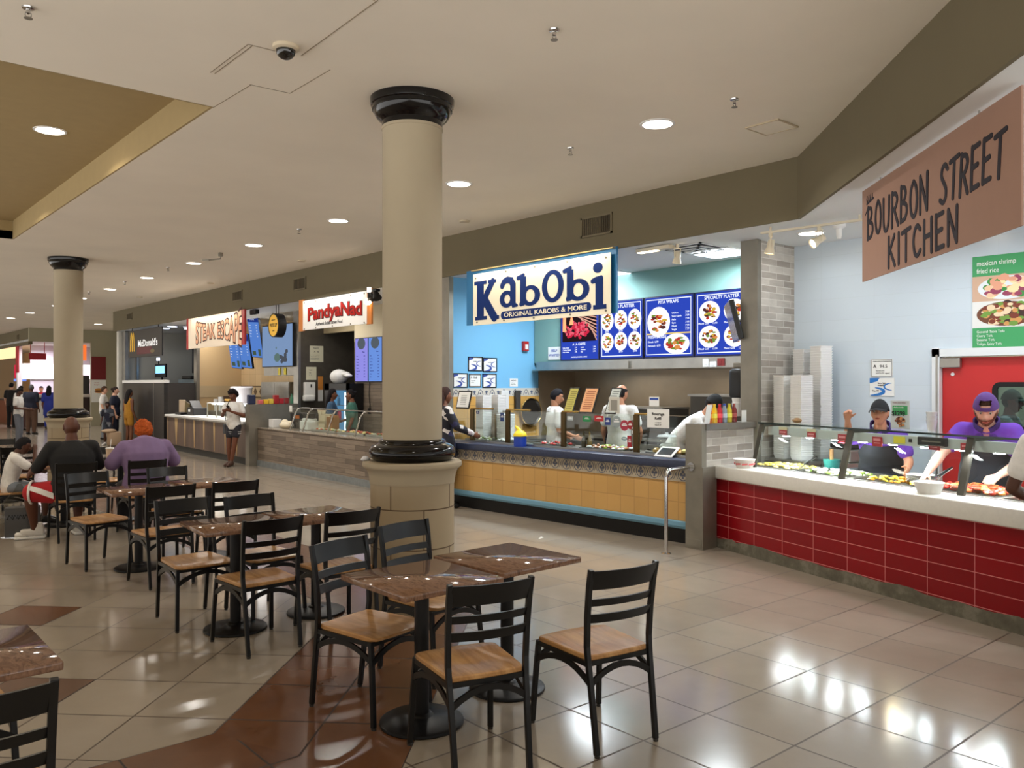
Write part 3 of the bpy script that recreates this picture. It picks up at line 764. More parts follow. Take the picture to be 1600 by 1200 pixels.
# ------------------------------------------------------------------ people
def loft(mb, rings, n=18, mi=0):
    """rings: (centre, lateral vector, half width, half depth)"""
    vs = []; N = len(rings)
    for i, (c, l, a, d) in enumerate(rings):
        c = Vector(c); t = Vector(rings[min(i + 1, N - 1)][0]) - Vector(rings[max(i - 1, 0)][0]); t.normalize()
        l = Vector(l); l = (l - t * l.dot(t)).normalized(); f = t.cross(l)
        for k in range(n):
            an = 2 * math.pi * k / n; vs.append(c + l * math.cos(an) * a + f * math.sin(an) * d)
    fs = [(i * n + k, i * n + (k + 1) % n, (i + 1) * n + (k + 1) % n, (i + 1) * n + k) for i in range(N - 1) for k in range(n)]
    fs += [tuple(range(n - 1, -1, -1)), tuple((N - 1) * n + k for k in range(n))]
    mb._add(vs, fs, mi)

def limb(mb, pts, rs, n=14):
    """tapered limb through its joints, each stretch subdivided, balls at the ends and bends"""
    P = []; Q = []
    for i in range(len(pts) - 1):
        for k in range(4):
            q = k / 4; P.append(Vector(pts[i]).lerp(Vector(pts[i + 1]), q)); Q.append(rs[i] + (rs[i + 1] - rs[i]) * q)
    P.append(Vector(pts[-1])); Q.append(rs[-1])
    mb.tube(P, Q, n)
    for p, r in zip(pts, rs): mb.ball(p, r, 12)

def melt(mb, name, m, parent, vox, it=5, fac=.5):
    o = mb.build(name, m, None)
    r = o.modifiers.new('r', 'REMESH'); r.mode = 'VOXEL'; r.voxel_size = vox; r.use_smooth_shade = True
    s = o.modifiers.new('s', 'SMOOTH'); s.factor = fac; s.iterations = it
    baked(o); o.parent = parent
    for p in o.data.polygons: p.use_smooth = True
    return o

def head_point(d):
    """direction -> point of the bare head (x right, y ahead, z up)"""
    x, y, z = d
    p = Vector((x * .074, y * .094, z * .116))
    if z < 0:
        k = (-z) ** 1.4
        p.x *= 1 - .34 * k; p.y = p.y * (1 - .12 * k) + .012 * k
        if y < 0: p.y *= 1 - .45 * k
    if y > 0: p.y -= .010 * (1 - min(1, (x / .8) ** 2)) * y * (1 if z > -.6 else .6)
    if y > 0:
        g = lambda cx, cz, sx, sz: math.exp(-((p.x - cx) / sx) ** 2 - ((p.z - cz) / sz) ** 2)
        a = .026 * g(0, -.030, .015, .016) + .016 * g(0, -.008, .010, .022)
        a += .006 * g(.033, .032, .026, .009) + .006 * g(-.033, .032, .026, .009)
        a -= .012 * g(.031, .010, .018, .014) + .012 * g(-.031, .010, .018, .014)
        a += .008 * g(0, -.060, .026, .010) - .004 * g(0, -.0605, .024, .0028) + .010 * g(0, -.098, .024, .016)
        a += .005 * g(.045, -.022, .022, .022) + .005 * g(-.045, -.022, .022, .022)
        p.y += a
    return p

def sphere_grid(nu, nv, f, keep=None):
    bm = bmesh.new(); g = []
    for j in range(nv + 1):
        th = math.pi * j / nv; row = []
        for i in range(nu):
            ph = 2 * math.pi * i / nu
            row.append(Vector((math.sin(th) * math.sin(ph), math.sin(th) * math.cos(ph), math.cos(th))))
        g.append(row)
    vs = [[bm.verts.new(f(d)) for d in row] for row in g]
    for j in range(nv):
        for i in range(nu):
            i2 = (i + 1) % nu
            if keep and not keep((g[j][i] + g[j + 1][i2]) / 2): continue
            try: bm.faces.new((vs[j][i], vs[j + 1][i], vs[j + 1][i2], vs[j][i2]))
            except ValueError: pass
    bmesh.ops.remove_doubles(bm, verts=bm.verts[:], dist=1e-5)
    bmesh.ops.delete(bm, geom=[v for v in bm.verts if not v.link_faces], context='VERTS')
    return bm

def hand(mb, wr, d, pn, side, curl=.4, k=1.0):
    """palm, four unequal bent fingers and a thumb; d along the hand, pn out of the palm"""
    wr, d, pn = Vector(wr), Vector(d).normalized(), Vector(pn)
    pn = (pn - d * pn.dot(d)).normalized(); lat = d.cross(pn) * side      # towards the thumb
    w2 = wr + d * .085 * k
    loft(mb, [(wr - d * .01, lat, .026 * k, .019 * k), (wr + d * .03 * k, lat, .036 * k, .016 * k), (wr + d * .07 * k, lat, .041 * k, .014 * k), (w2, lat, .040 * k, .011 * k)], 14)
    for q, (off, ln) in enumerate([(.031, .068), (.0105, .078), (-.010, .072), (-.030, .056)]):
        p = w2 + lat * off * k - d * (.004 * k + .006 * k * abs(q - 1.2)); dd = d + lat * off * 1.6; dd.normalize(); pts = [p - dd * .015 * k]; ang = curl * .35
        for s in range(3):
            pts.append(p); v = dd * math.cos(ang) + pn * math.sin(ang); p = p + v * ln * k * (.45, .32, .23)[s]; ang += curl * (.9 + .1 * q)
        pts.append(p)
        limb(mb, pts, [.0095 * k, .0098 * k, .0088 * k, .0080 * k, .0066 * k], 8)
    p = wr + d * .028 * k + lat * .030 * k; v = (d * .62 + lat * .72 + pn * .3).normalized()
    v2 = (d * .85 + lat * .2 + pn * (.35 + .5 * curl)).normalized()
    limb(mb, [p - v * .01 * k, p + v * .036 * k, p + v * .036 * k + v2 * .028 * k, p + v * .036 * k + v2 * .052 * k], [.0125 * k, .0112 * k, .0098 * k, .0075 * k], 8)

JOINTS = dict(pel=(0, 0, .93), waist=(0, 0, 1.09), chest=(0, .01, 1.27), sho=(0, 0, 1.40), neck=(0, .0, 1.46), head=(0, .03, 1.60),
    shR=(.175, 0, 1.385), elR=(.215, -.02, 1.11), wrR=(.225, .07, .87), hiR=(.085, 0, .90), knR=(.095, .03, .49), anR=(.10, 0, .085), toR=(.125, .16, .03),
    shL=(-.175, 0, 1.385), elL=(-.215, -.02, 1.11), wrL=(-.225, .07, .87), hiL=(-.085, 0, .90), knL=(-.095, .03, .49), anL=(-.10, 0, .085), toL=(-.125, .16, .03))

def skin_mat(c): return mat('skin_%d_%d_%d' % tuple(c), c, .48, spec=.4, noise_amt=.05, noise_scale=30)
def cloth_mat(name, c, **k): return mat(name, c, k.pop('rough', .85), sheen=.03, noise_amt=k.pop('na', .08), noise_scale=k.pop('ns', 25), bump=.25, bump_scale=k.pop('bs', 18), **k)

def person(label, loc, face, J=None, h=1.72, girth=1.0, skin=(196, 146, 118), head=(0, 0, 0), top=None, bottom=None, shoes=None, apron=None, hair=None, hat=None,
           features=True, vox=.011, curl=(.4, .4), palm=None, beard=None, collar=None, group=None, belly=0.0):
    """J overrides joints (x right, y ahead, z up, metres at the person's own size); face = world direction they face;
    head = (yaw, pitch, roll); top = (material, sleeve 0..2, name); bottom = (material, length 0..2, name)"""
    fx, fy = face; t = thing('person', label, 'person', loc, math.atan2(-fx, fy), group)
    k0 = h / 1.72; j = {n: Vector(v) * k0 for n, v in JOINTS.items()}
    for n, v in (J or {}).items(): j[n] = Vector(v)
    sk = skin_mat(skin); g = girth
    up_l = (j['shR'] - j['shL']); lo_l = (j['hiR'] - j['hiL']); mid_l = up_l.normalized() + lo_l.normalized()
    HM = Matrix.Rotation(head[0], 3, 'Z') @ Matrix.Rotation(head[1], 3, 'X') @ Matrix.Rotation(head[2], 3, 'Y'); hc = j['head']; hs = k0 * (1.02 if h > 1.4 else 1.1)
    def torso(e, lo=-.09, neckr=None):
        down = (j['pel'] - j['waist']).normalized()
        r = [(j['pel'] - down * lo, lo_l, .13 * g + e, .10 * g + e), (j['pel'], lo_l, .165 * g + e, .118 * g + e), (j['pel'].lerp(j['waist'], .55), lo_l, .156 * g + e, .112 * g + belly * .8 + e), (j['waist'], mid_l, .142 * g + e, .102 * g + belly + e),
             (j['waist'].lerp(j['chest'], .55), up_l, .155 * g + e, .11 * g + belly * .6 + e), (j['chest'], up_l, .168 * g + e, .118 * g + e), (j['chest'].lerp(j['sho'], .6), up_l, .162 * g + e, .10 * g + e), (j['sho'], up_l, .125 * g + e, .078 * g + e), (j['neck'], up_l, (neckr or .062) * (.6 + .4 * g), (neckr or .062) * (.6 + .4 * g))]
        return [(c, l, a * k0, b * k0) for c, l, a, b in r]
    # body with hands: one surface
    b = MB(); loft(b, torso(0)); nb = hc - HM @ Vector((0, .02, .07)) * hs
    limb(b, [j['neck'] - Vector((0, 0, .03)), j['neck'].lerp(nb, .6), nb], [.06 * k0 * (.5 + .5 * g), .054 * k0 * (.5 + .5 * g), .052 * k0], 14)
    for s, S in (('R', 1), ('L', -1)):
        sh, el, wr = j['sh' + s], j['el' + s], j['wr' + s]; ga = .5 + .5 * g
        limb(b, [sh, sh.lerp(el, .45), el, el.lerp(wr, .3), wr], [.056 * ga * k0, .047 * ga * k0, .039 * ga * k0, .040 * ga * k0, .026 * k0])
        pn = Vector((palm or {}).get(s, (-S * .9, .2, -.1)))
        hand(b, wr, wr - el, pn, S, curl[0 if s == 'R' else 1], k0)
        hi, kn, an, to = j['hi' + s], j['kn' + s], j['an' + s], j['to' + s]
        limb(b, [hi, hi.lerp(kn, .5), kn, kn.lerp(an, .32), kn.lerp(an, .75), an], [.088 * g * k0, .073 * ga * k0, .056 * ga * k0, .057 * ga * k0, .042 * k0, .036 * k0])
        limb(b, [an + (an - to).normalized() * .045 * k0 - Vector((0, 0, .03 * k0)), an.lerp(to, .45) - Vector((0, 0, .012 * k0)), to], [.034 * k0, .037 * k0, .024 * k0], 12)
    body = melt(b, 'body', sk, t, vox, 4)
    # head joined to the same mesh
    hb = sphere_grid(44, 34, lambda d: hc + HM @ (head_point(d) * hs))
    hm = MB(); hm.bm.free(); hm.bm = hb
    for S in (1, -1): hm.ball(hc + HM @ (Vector((S * .073, -.008, .002)) * hs), (.010 * hs, .020 * hs, .032 * hs), 10, m=HM)
    bmesh.ops.recalc_face_normals(hb, faces=hb.faces[:])
    for f in hb.faces: f.smooth = True
    hb.from_mesh(body.data); hb.to_mesh(body.data); hb.free()
    if features:
        e = MB()
        for S in (1, -1):
            e.ball(hc + HM @ (Vector((S * .031, .0705, .010)) * hs), .0115 * hs, 12, 0)
            e.ball(hc + HM @ (Vector((S * .031, .0785, .0075)) * hs), .0052 * hs, 10, 1)
        e.build('eyes', [mat('eye_white', (196, 186, 178), .3), mat('eye_dark', (36, 24, 20), .2)], t, smooth=True)
        e = MB()
        for S in (1, -1):
            e.tube([hc + HM @ (Vector((S * q, yy, zz)) * hs) for q, yy, zz in ((.016, .085, .029), (.030, .085, .034), (.048, .072, .029))], [.003 * hs, .0036 * hs, .002 * hs], 6)
        e.build('eyebrows', mat('brow_dark', (40, 28, 22), .8), t, smooth=True)
        e = MB(); e.ball(hc + HM @ (Vector((0, .0865, -.0575)) * hs), (.023 * hs, .007 * hs, .0042 * hs), 12, m=HM); e.ball(hc + HM @ (Vector((0, .0865, -.0650)) * hs), (.020 * hs, .007 * hs, .0045 * hs), 12, m=HM)
        e.build('lips', skin_mat([int(v * q) for v, q in zip(skin, (.84, .62, .62))]), t, smooth=True)
    if beard:
        kb = lambda d: d.y > -.25 and d.z < .02 and not (abs(d.x) < .30 and -.60 < d.z < -.42 and d.y > 0) and (d.z < -.36 + .02 or abs(d.x) > .72 or (d.z < -.30 and abs(d.x) < .5)) and not (d.z > -.36 and abs(d.x) < .62) and d.z > -.97
        bb = sphere_grid(44, 34, lambda d: hc + HM @ (head_point(d) * hs * 1.0 + Vector((d.x * .006, d.y * .008, min(0, d.z) * .006)) * hs), kb)
        m2 = MB(); m2.bm.free(); m2.bm = bb; m2.build('beard', mat('beard_hair', beard, .8, noise_amt=.3, noise_scale=150), t, smooth=180)
    if hair:
        kind, hcol = hair; hm_ = mat('hair_%d_%d_%d' % tuple(hcol), hcol, .75, spec=.2, noise_amt=.35, noise_scale=90, bump=.6, bump_scale=120)
        th = dict(short=.012, buzz=.004, long=.016, bun=.010, afro=.045, ring=.009, curly=.03)[kind]
        def edge(d):     # >0 on the scalp, 0 at the hair line
            front = .42 if d.y > 0 else -.5
            line = front if d.y > .25 else (-.5 + (d.y + .3) / .55 * .75 if d.y > -.3 else -.55)
            v = d.z - line
            if kind == 'ring': v = min(v, .62 - d.z + .12 * d.y)
            return v
        def hp(d):
            v = edge(d); q = max(-.2, min(1, v / .25)); rough = noise.noise(d * 7) * (.8 if kind == 'curly' else .35) + noise.noise(d * 17) * (.7 if kind == 'curly' else .2)
            extra = th * (q if q < .99 else 1) * (1 + (rough if kind in ('afro', 'curly', 'short') else rough * .4))
            return hc + HM @ ((head_point(d) + Vector((d.x, d.y, d.z)) * (extra - .002)) * hs)
        bb = sphere_grid(48, 36, hp, lambda d: edge(d) > -.06)
        m2 = MB(); m2.bm.free(); m2.bm = bb
        if kind == 'bun': m2.ball(hc + HM @ (Vector((0, -.095, .05)) * hs), (.04 * hs, .036 * hs, .04 * hs), 14)
        if kind == 'long':
            bk = hc + HM @ (Vector((0, -.06, -.02)) * hs)
            loft(m2, [(bk + Vector((0, .01, .07)) * hs, (1, 0, 0), .07 * hs, .05 * hs), (bk, (1, 0, 0), .088 * hs, .05 * hs), (bk + Vector((0, -.035, -.13)) * hs, (1, 0, 0), .098 * hs, .045 * hs), (bk + Vector((0, -.055, -.27)) * hs, (1, 0, 0), .085 * hs, .035 * hs), (bk + Vector((0, -.06, -.33)) * hs, (1, 0, 0), .04 * hs, .02 * hs)], 16)
        m2.build('hair', hm_, t, smooth=180)
    if hat:
        kind, m_hat = hat; cap = MB(); cap.bm.free()
        hole = (lambda d: d.y > .5 and .42 < d.z < .74 and abs(d.x) < .42) if kind == 'backward' else (lambda d: False)
        cap.bm = sphere_grid(44, 30, lambda d: hc + HM @ ((head_point(Vector((d.x, d.y if d.y < 0 else d.y * .98, max(d.z, .2)))) + Vector((d.x * .014, d.y * .014, d.z * .022))) * hs), lambda d: d.z > (.24 if d.y > 0 else .14) and not hole(d))
        cap.build('cap_crown', m_hat, t, smooth=180)
        S = -1 if kind == 'backward' else 1
        b2 = MB(); n = 12; vs = []
        for r_ in (0, 1):
            for q in range(n + 1):
                a = math.pi * (q / n); x = math.cos(a) * (.076 if r_ == 0 else .080); y = S * ((.045 + .045 * math.sin(a)) if r_ == 0 else (.05 + .115 * math.sin(a) ** .7))
                z = .036 + (-.012 - .012 * math.sin(a) if r_ else 0) - .02 * (x / .08) ** 2 * (1 if r_ else .3)
                vs.append((x, y, z))
        top_ = [hc + HM @ (Vector(v) * hs) for v in vs]; bot_ = [hc + HM @ ((Vector(v) - Vector((0, 0, .004))) * hs) for v in vs]; m_ = n + 1
        fs = []
        for q in range(n): fs += [(q, q + 1, m_ + q + 1, m_ + q), (2 * m_ + q, 3 * m_ + q, 3 * m_ + q + 1, 2 * m_ + q + 1), (m_ + q, m_ + q + 1, 3 * m_ + q + 1, 3 * m_ + q)]
        b2._add(top_ + bot_, fs); b2.build('cap_brim', m_hat, t, smooth=True)
    vc = max(vox, .012)
    if collar:
        b = MB(); c0 = j['neck'] + Vector((0, .004, .0)); up = (nb - j['neck']).normalized(); l_ = (up_l - up * up_l.dot(up)).normalized(); f_ = up.cross(l_)
        for S in (1, -1):
            pts = [c0 + (l_ * S * math.sin(R(a)) * .082 + f_ * -math.cos(R(a)) * .078) * (.62 + .4 * g) * k0 + up * (.028 - .05 * max(0, (a - 90) / 90)) for a in range(0, 166, 15)]
            b.tube(pts, 1, flat=(.007, .022), up=up)
        b.build('collar', collar, t, smooth=True)
    if top:
        m_, sl, nm = top; b = MB(); rg = torso(.016, -.09 if nm != 'dress' else -.05, .072); loft(b, rg)
        for s in 'RL':
            sh, el, wr = j['sh' + s], j['el' + s], j['wr' + s]; ga = .5 + .5 * g
            if sl <= 0: continue
            if sl < 1: limb(b, [j['sho'].lerp(sh, .7), sh, sh.lerp(el, sl)], [.066 * ga * k0, .073 * ga * k0, .070 * ga * k0])
            else: limb(b, [j['sho'].lerp(sh, .7), sh, el, el.lerp(wr, min(1, sl - 1))], [.066 * ga * k0, .072 * ga * k0, .055 * ga * k0, .044 * ga * k0])
        if nm == 'dress':
            kn = (j['knR'] + j['knL']) / 2
            loft(b, [(j['waist'], lo_l, .16 * g * k0, .13 * g * k0), (j['pel'], lo_l, .19 * g * k0, .15 * g * k0), (j['pel'].lerp(kn, .9), lo_l, .2 * g * k0, .17 * g * k0)])
        melt(b, nm, m_, t, vc, 4)
    if bottom:
        m_, ln, nm = bottom; b = MB(); rg = torso(.012)[:4]; loft(b, rg[:3])
        for s in 'RL':
            hi, kn, an = j['hi' + s], j['kn' + s], j['an' + s]; ga = .5 + .5 * g
            if ln < 1: limb(b, [hi, hi.lerp(kn, ln)], [.102 * g * k0, .092 * ga * k0])
            else: limb(b, [hi, hi.lerp(kn, .5), kn, kn.lerp(an, .4), kn.lerp(an, min(.97, ln - 1))], [.1 * g * k0, .088 * ga * k0, .072 * ga * k0, .068 * ga * k0, .058 * k0])
        melt(b, nm, m_, t, vc, 4)
    if shoes:
        for s in 'RL':
            an, to = j['an' + s], j['to' + s]; b = MB(); bk = (an - to); bk.z = 0; bk.normalize(); dn = Vector((0, 0, 1))
            limb(b, [an + bk * .045 * k0 - dn * .03 * k0, an.lerp(to, .5) - dn * .008 * k0, to - bk * .01], [.044 * k0, .046 * k0, .033 * k0], 12)
            limb(b, [an + dn * .01, an - dn * .03 * k0], [.046 * k0, .05 * k0], 12)
            melt(b, 'shoe', shoes, t, .009, 3)
    if apron:
        # bib and skirt lying over the shirt front
        m_, low = apron; rg = torso(.03, -.09); vs = []
        rows = [(rg[6], 50, 130), (rg[5], 32, 148), (rg[4], 10, 170), (rg[3], -10, 190), (rg[2], -12, 192), (rg[1], -8, 188)]
        kn = (j['knR'] + j['knL']) / 2; rows.append(((rg[1][0].lerp(kn, low), rg[1][1], rg[1][2] * 1.05, rg[1][3] * 1.12), 0, 180)); n = 16; N = len(rows)
        for lay in (0, 1):
            for i, ((c, l, a, d), a0, a1) in enumerate(rows):
                tt = (rows[min(i + 1, N - 1)][0][0] - rows[max(0, i - 1)][0][0]).normalized() * -1; l = (Vector(l) - tt * Vector(l).dot(tt)).normalized(); f = tt.cross(l)
                for q in range(n + 1):
                    an = R(a0 + (a1 - a0) * q / n); e = .006 * lay; vs.append(c + l * math.cos(an) * (a + e) + f * math.sin(an) * (d + e))
        w_ = n + 1; fs = []
        for i in range(N - 1):
            for q in range(n):
                A = i * w_ + q; B_ = N * w_ + A; fs += [(A, A + 1, A + w_ + 1, A + w_), (B_, B_ + w_, B_ + w_ + 1, B_ + 1)]
        for i in range(N - 1):
            for q in (0, n): A = i * w_ + q; fs.append((A, A + w_, N * w_ + A + w_, N * w_ + A))
        b = MB(); b._add(vs, fs); b.build('apron', m_, t, smooth=True)
    return t
BLK = (24, 22, 24)
denim = cloth_mat('grey_denim', (124, 132, 142)); blackc = cloth_mat('black_cotton', (16, 16, 18)); navyc = cloth_mat('navy_cotton', (22, 28, 48)); whitec = cloth_mat('white_cotton', (232, 230, 226))
purple = cloth_mat('purple_polo', (112, 66, 186), na=.05); apr = cloth_mat('black_apron', (30, 32, 40), na=.15); lilac = cloth_mat('lilac_tee', (126, 104, 142), ns=8)
darkp = cloth_mat('dark_trousers', (34, 34, 40)); redc = cloth_mat('red_shorts', (176, 26, 34)); sneak = mat('white_sneaker', (226, 224, 220), .5); bshoe = mat('black_shoe', (22, 20, 20), .4); tanboot = mat('brown_boot', (74, 50, 38), .7)
SK_L, SK_M, SK_D, SK_DD = (222, 172, 146), (192, 136, 104), (122, 78, 56), (84, 52, 38)

# kitchen shop staff (behind the lit counter)
person('person in a black cap and purple polo leaning over the food, holding up a hand', (7.95, 3.80, 0), (-.92, -.38), h=1.7, skin=(206, 146, 116), vox=.008, girth=1.12,
    J=dict(pel=(0, -.16, .86), waist=(0, -.1, 1.0), chest=(0, 0, 1.14), sho=(.0, .06, 1.25), neck=(0, .08, 1.31), head=(.0, .13, 1.45), shR=(.17, .06, 1.235), shL=(-.17, .06, 1.235),
           elR=(.27, .20, 1.20), wrR=(.27, .30, 1.39), elL=(-.25, .10, 1.0), wrL=(-.24, .30, .94), hiR=(.085, -.16, .84), hiL=(-.085, -.16, .84)),
    head=(-.2, .16, .05), top=(purple, .62, 'polo_shirt'), bottom=(darkp, 2, 'trousers'), shoes=bshoe, apron=(apr, .75), collar=cloth_mat('dark_collar', (60, 40, 110)), hair=('bun', (30, 24, 24)), hat=('forward', cloth_mat('black_cap', (20, 22, 26))), curl=(1.15, .3), palm=dict(R=(-.3, 1, .1)))
person('bearded person in a backward purple cap serving food behind the lit counter', (7.66, 2.74, 0), (-.96, -.25), h=1.9, skin=(224, 170, 148), vox=.008, girth=1.05,
    J=dict(pel=(0, -.06, .95), waist=(0, -.04, 1.10), chest=(0, 0, 1.26), sho=(0, .05, 1.345), neck=(0, .09, 1.39), head=(0, .17, 1.515), shR=(.185, .05, 1.33), shL=(-.185, .05, 1.33),
           elR=(.33, .16, 1.14), wrR=(.42, .30, .98), elL=(-.24, .12, 1.08), wrL=(-.10, .29, .985)),
    head=(.05, -.42, 0), top=(purple, .55, 'polo_shirt'), bottom=(darkp, 2, 'trousers'), shoes=bshoe, apron=(apr, .75), collar=cloth_mat('dark_collar', (60, 40, 110)), hair=('buzz', (60, 40, 28)), hat=('backward', cloth_mat('purple_cap', (92, 60, 128))), beard=(98, 58, 40), curl=(.6, 1.2), palm=dict(R=(-.2, .2, -1), L=(.3, -.1, -1)))
person('customer in a white tee at the right edge, seen from behind', (5.95, 1.71, 0), (.954, -.1), h=1.68, skin=SK_DD, girth=1.1, top=(whitec, .6, 'tee_shirt'), bottom=(denim, 2, 'jeans'), shoes=bshoe, hair=('buzz', BLK), features=False,
    J=dict(elL=(-.27, -.04, 1.06), wrL=(-.2, .2, .95)))
person('cook in a dark green cap seen in profile through the door window', (9.5, 3.2, 0), (.1, -1), h=1.66, skin=(112, 72, 52), girth=1.05, top=(mat('grey_shirt', (120, 134, 138), .8), .6, 'shirt'), bottom=(darkp, 2, 'trousers'), shoes=bshoe, hair=('buzz', BLK), hat=('forward', cloth_mat('green_cap', (44, 56, 44))))

# kebab shop staff and customer
person('kebab cook in a white shirt with black hair, turned to the grill', (8.32, 8.74, 0), (.92, -.4), h=1.66, skin=SK_M, top=(whitec, .7, 'shirt'), bottom=(cloth_mat('cream_apron', (214, 206, 186)), 2, 'trousers'), shoes=bshoe, hair=('short', (20, 18, 22)), head=(-.3, -.25, 0), J=dict(wrR=(.2, .22, .98), wrL=(-.2, .22, .98)))
person('balding kebab cook in a white tee bending to the cutting board', (8.18, 7.36, 0), (.96, .25), h=1.72, skin=SK_M, girth=1.1, top=(whitec, .6, 'tee_shirt'), bottom=(blackc, 2, 'trousers'), shoes=bshoe, hair=('ring', (24, 20, 20)), head=(-.2, -.3, 0), apron=(blackc, .7),
    J=dict(elL=(-.27, .05, 1.13), wrL=(-.30, .16, .95), elR=(.25, .06, 1.12), wrR=(.16, .24, .98)))
person('kebab cook in a black cap stooping behind the beverage sign', (8.3, 6.33, 0), (.34, -.94), h=1.7, skin=SK_M, top=(whitec, .6, 'tee_shirt'), bottom=(blackc, 2, 'trousers'), shoes=bshoe, hair=('short', (28, 22, 20)), hat=('forward', blackc),
    J=dict(pel=(0, -.2, .92), waist=(0, -.14, 1.06), chest=(0, .02, 1.2), sho=(0, .14, 1.31), neck=(0, .19, 1.36), head=(0, .29, 1.48), shR=(.17, .13, 1.29), shL=(-.17, .13, 1.29), elR=(.2, .25, 1.07), elL=(-.2, .25, 1.07), wrR=(.17, .45, 1.0), wrL=(-.17, .45, 1.0), hiR=(.085, -.2, .9), hiL=(-.085, -.2, .9)), head=(0, -.5, 0))
floral = ramp_mat('floral_print', [(.0, (24, 24, 34)), (.45, (28, 28, 40)), (.6, (214, 208, 204)), (.8, (40, 40, 80)), (.9, (190, 176, 180))], 16, kind='cells', rough=.8)
person('customer in a dark floral dress at the kebab counter, half hidden by the column', (6.90, 9.52, 0), (.97, -.25), h=1.68, skin=SK_D, girth=1.1, top=(floral, 1.9, 'dress'), bottom=(navyc, 1.8, 'leggings'), shoes=bshoe, hair=('long', (52, 34, 30)), features=False,
    J=dict(elR=(.25, .1, 1.14), wrR=(.22, .36, 1.03)))

# street food shop staff
person('server in a blue shirt with dark hair facing the drinks fridge', (8.2, 15.15, 0), (.8, -.5), h=1.63, skin=SK_D, top=(cloth_mat('steel_blue_shirt', (62, 92, 124)), .7, 'shirt'), bottom=(darkp, 2, 'trousers'), shoes=bshoe, hair=('long', (22, 18, 20)), vox=.013)
person('server in a green shirt beside the drinks fridge', (8.3, 14.5, 0), (-.75, .5), h=1.62, skin=SK_D, top=(cloth_mat('sea_green_shirt', (62, 112, 100)), .7, 'shirt'), bottom=(darkp, 2, 'trousers'), shoes=bshoe, hair=('bun', (20, 16, 18)), vox=.013, J=dict(wrR=(.2, .2, 1.0)))

# girl on her phone
girl = person('girl in a white tee and striped shorts looking down at her phone', (7.02, 17.2, 0), (-.72, -.62), h=1.6, skin=(112, 68, 48), top=(whitec, .62, 'tee_shirt'), bottom=(cloth_mat('dark_shorts', (40, 40, 48)), .5, 'shorts'), shoes=tanboot, hair=('afro', (26, 20, 20)), vox=.009, girth=.93,
    J=dict(elR=(.24, .02, 1.06), wrR=(.09, .25, 1.14), elL=(-.24, .02, 1.06), wrL=(-.06, .24, 1.16), knL=(-.05, .06, .47), anL=(.0, .1, .085), toL=(.0, .26, .03)), head=(-.15, -.32, .06), curl=(.9, .9), palm=dict(R=(-.5, -.3, .8), L=(.5, -.3, .8)))
b = MB()
for s in (-1, 1):
    c = Vector(JOINTS['hiR']) * .93; x = s * .079
    for z in (.685, .725): b.lathe([(.087, z - .006), (.0875, z + .006)], 20, (x, .004, 0), cap=False)
b.build('stripe_trim', whitec, girl, smooth=True)
MB().tube([(.06, .12, 1.33), (.1, .13, 1.2), (.14, .1, 1.06), (.16, .02, .95)], .008).tube([(.06, .12, 1.33), (.07, .03, 1.4), (.1, -.1, 1.3), (.17, -.08, 1.0)], .008).build('bag_strap', bshoe, girl)
o = MB().rbox((0, 0, 0), (.072, .145, .009), .004).build('phone', mat('phone_black', (20, 20, 22), .2), None)
o.matrix_world = Matrix.Translation((6.84, 17.02, 1.235)) @ Matrix.Rotation(R(130), 4, 'Z') @ Matrix.Rotation(R(40), 4, 'X')
tag(o, 'dark phone in the hands of the girl in striped shorts', 'phone')
o = MB().rbox((0, 0, 0), (.26, .1, .22), .03).build('handbag', cloth_mat('grey_bag', (84, 86, 90)), None, loc=(7.0, 17.48, .78), rz=R(40)); tag(o, 'grey bag hanging at the hip of the girl on her phone', 'bag')

# seated diners (chair seats 0.45 m)
SIT = dict(pel=(0, 0, .53), waist=(0, .0, .70), chest=(0, .05, .90), sho=(0, .07, 1.03), neck=(0, .08, 1.09), head=(0, .11, 1.235), shR=(.2, .06, 1.015), shL=(-.2, .06, 1.015), hiR=(.1, .03, .52), hiL=(-.1, .03, .52),
    elR=(.29, .12, .80), wrR=(.18, .36, .79), elL=(-.29, .12, .80), wrL=(-.18, .36, .79), knR=(.13, .44, .50), anR=(.14, .42, .09), toR=(.16, .57, .03), knL=(-.13, .44, .50), anL=(-.14, .42, .09), toL=(-.16, .57, .03))
b_j = dict(SIT); b_j.update(knL=(-.40, .16, .53), hiL=(-.11, .02, .53), anL=(-.34, .26, .09), toL=(-.50, .29, .035), elL=(-.34, .10, .80), wrL=(-.38, .30, .72), anR=(.1, .30, .09), toR=(.1, .45, .03), head=(.0, .10, 1.24))
man = person('bald man in a black shirt and red shorts sitting with his back to us', (2.36, 10.3, 0), (.06, 1), J=b_j, h=1.8, skin=(92, 54, 38), girth=1.28, top=(blackc, 1.1, 'tee_shirt'), bottom=(redc, .9, 'shorts'), shoes=None, hair=None, features=False)
hi, kn = Vector((-.11, .02, .53)), Vector((-.40, .16, .53)); ax = (kn - hi).normalized(); nb = Vector((ax.y * -1, ax.x, 0)); nb = nb if nb.y < 0 else -nb
def on_thigh(q, ang, e=.008): return hi.lerp(kn, q) + (nb * math.cos(R(ang)) + Vector((0, 0, 1)) * math.sin(R(ang))) * ((.137 - .03 * q) * 1.0466 + e)
b = MB(); n_ = 10; vs = []
for i in range(n_ + 1):
    q = .12 + .78 * i / n_; c = -12 + 42 * i / n_
    for da, e_ in ((-13, .0), (-13, .010), (13, .010), (13, .0)): vs.append(on_thigh(q, c + da, e_))
fs = [(4 * i + k, 4 * i + (k + 1) % 4, 4 * i + 4 + (k + 1) % 4, 4 * i + 4 + k) for i in range(n_) for k in range(4)] + [(0, 1, 2, 3), (4 * n_, 4 * n_ + 3, 4 * n_ + 2, 4 * n_ + 1)]
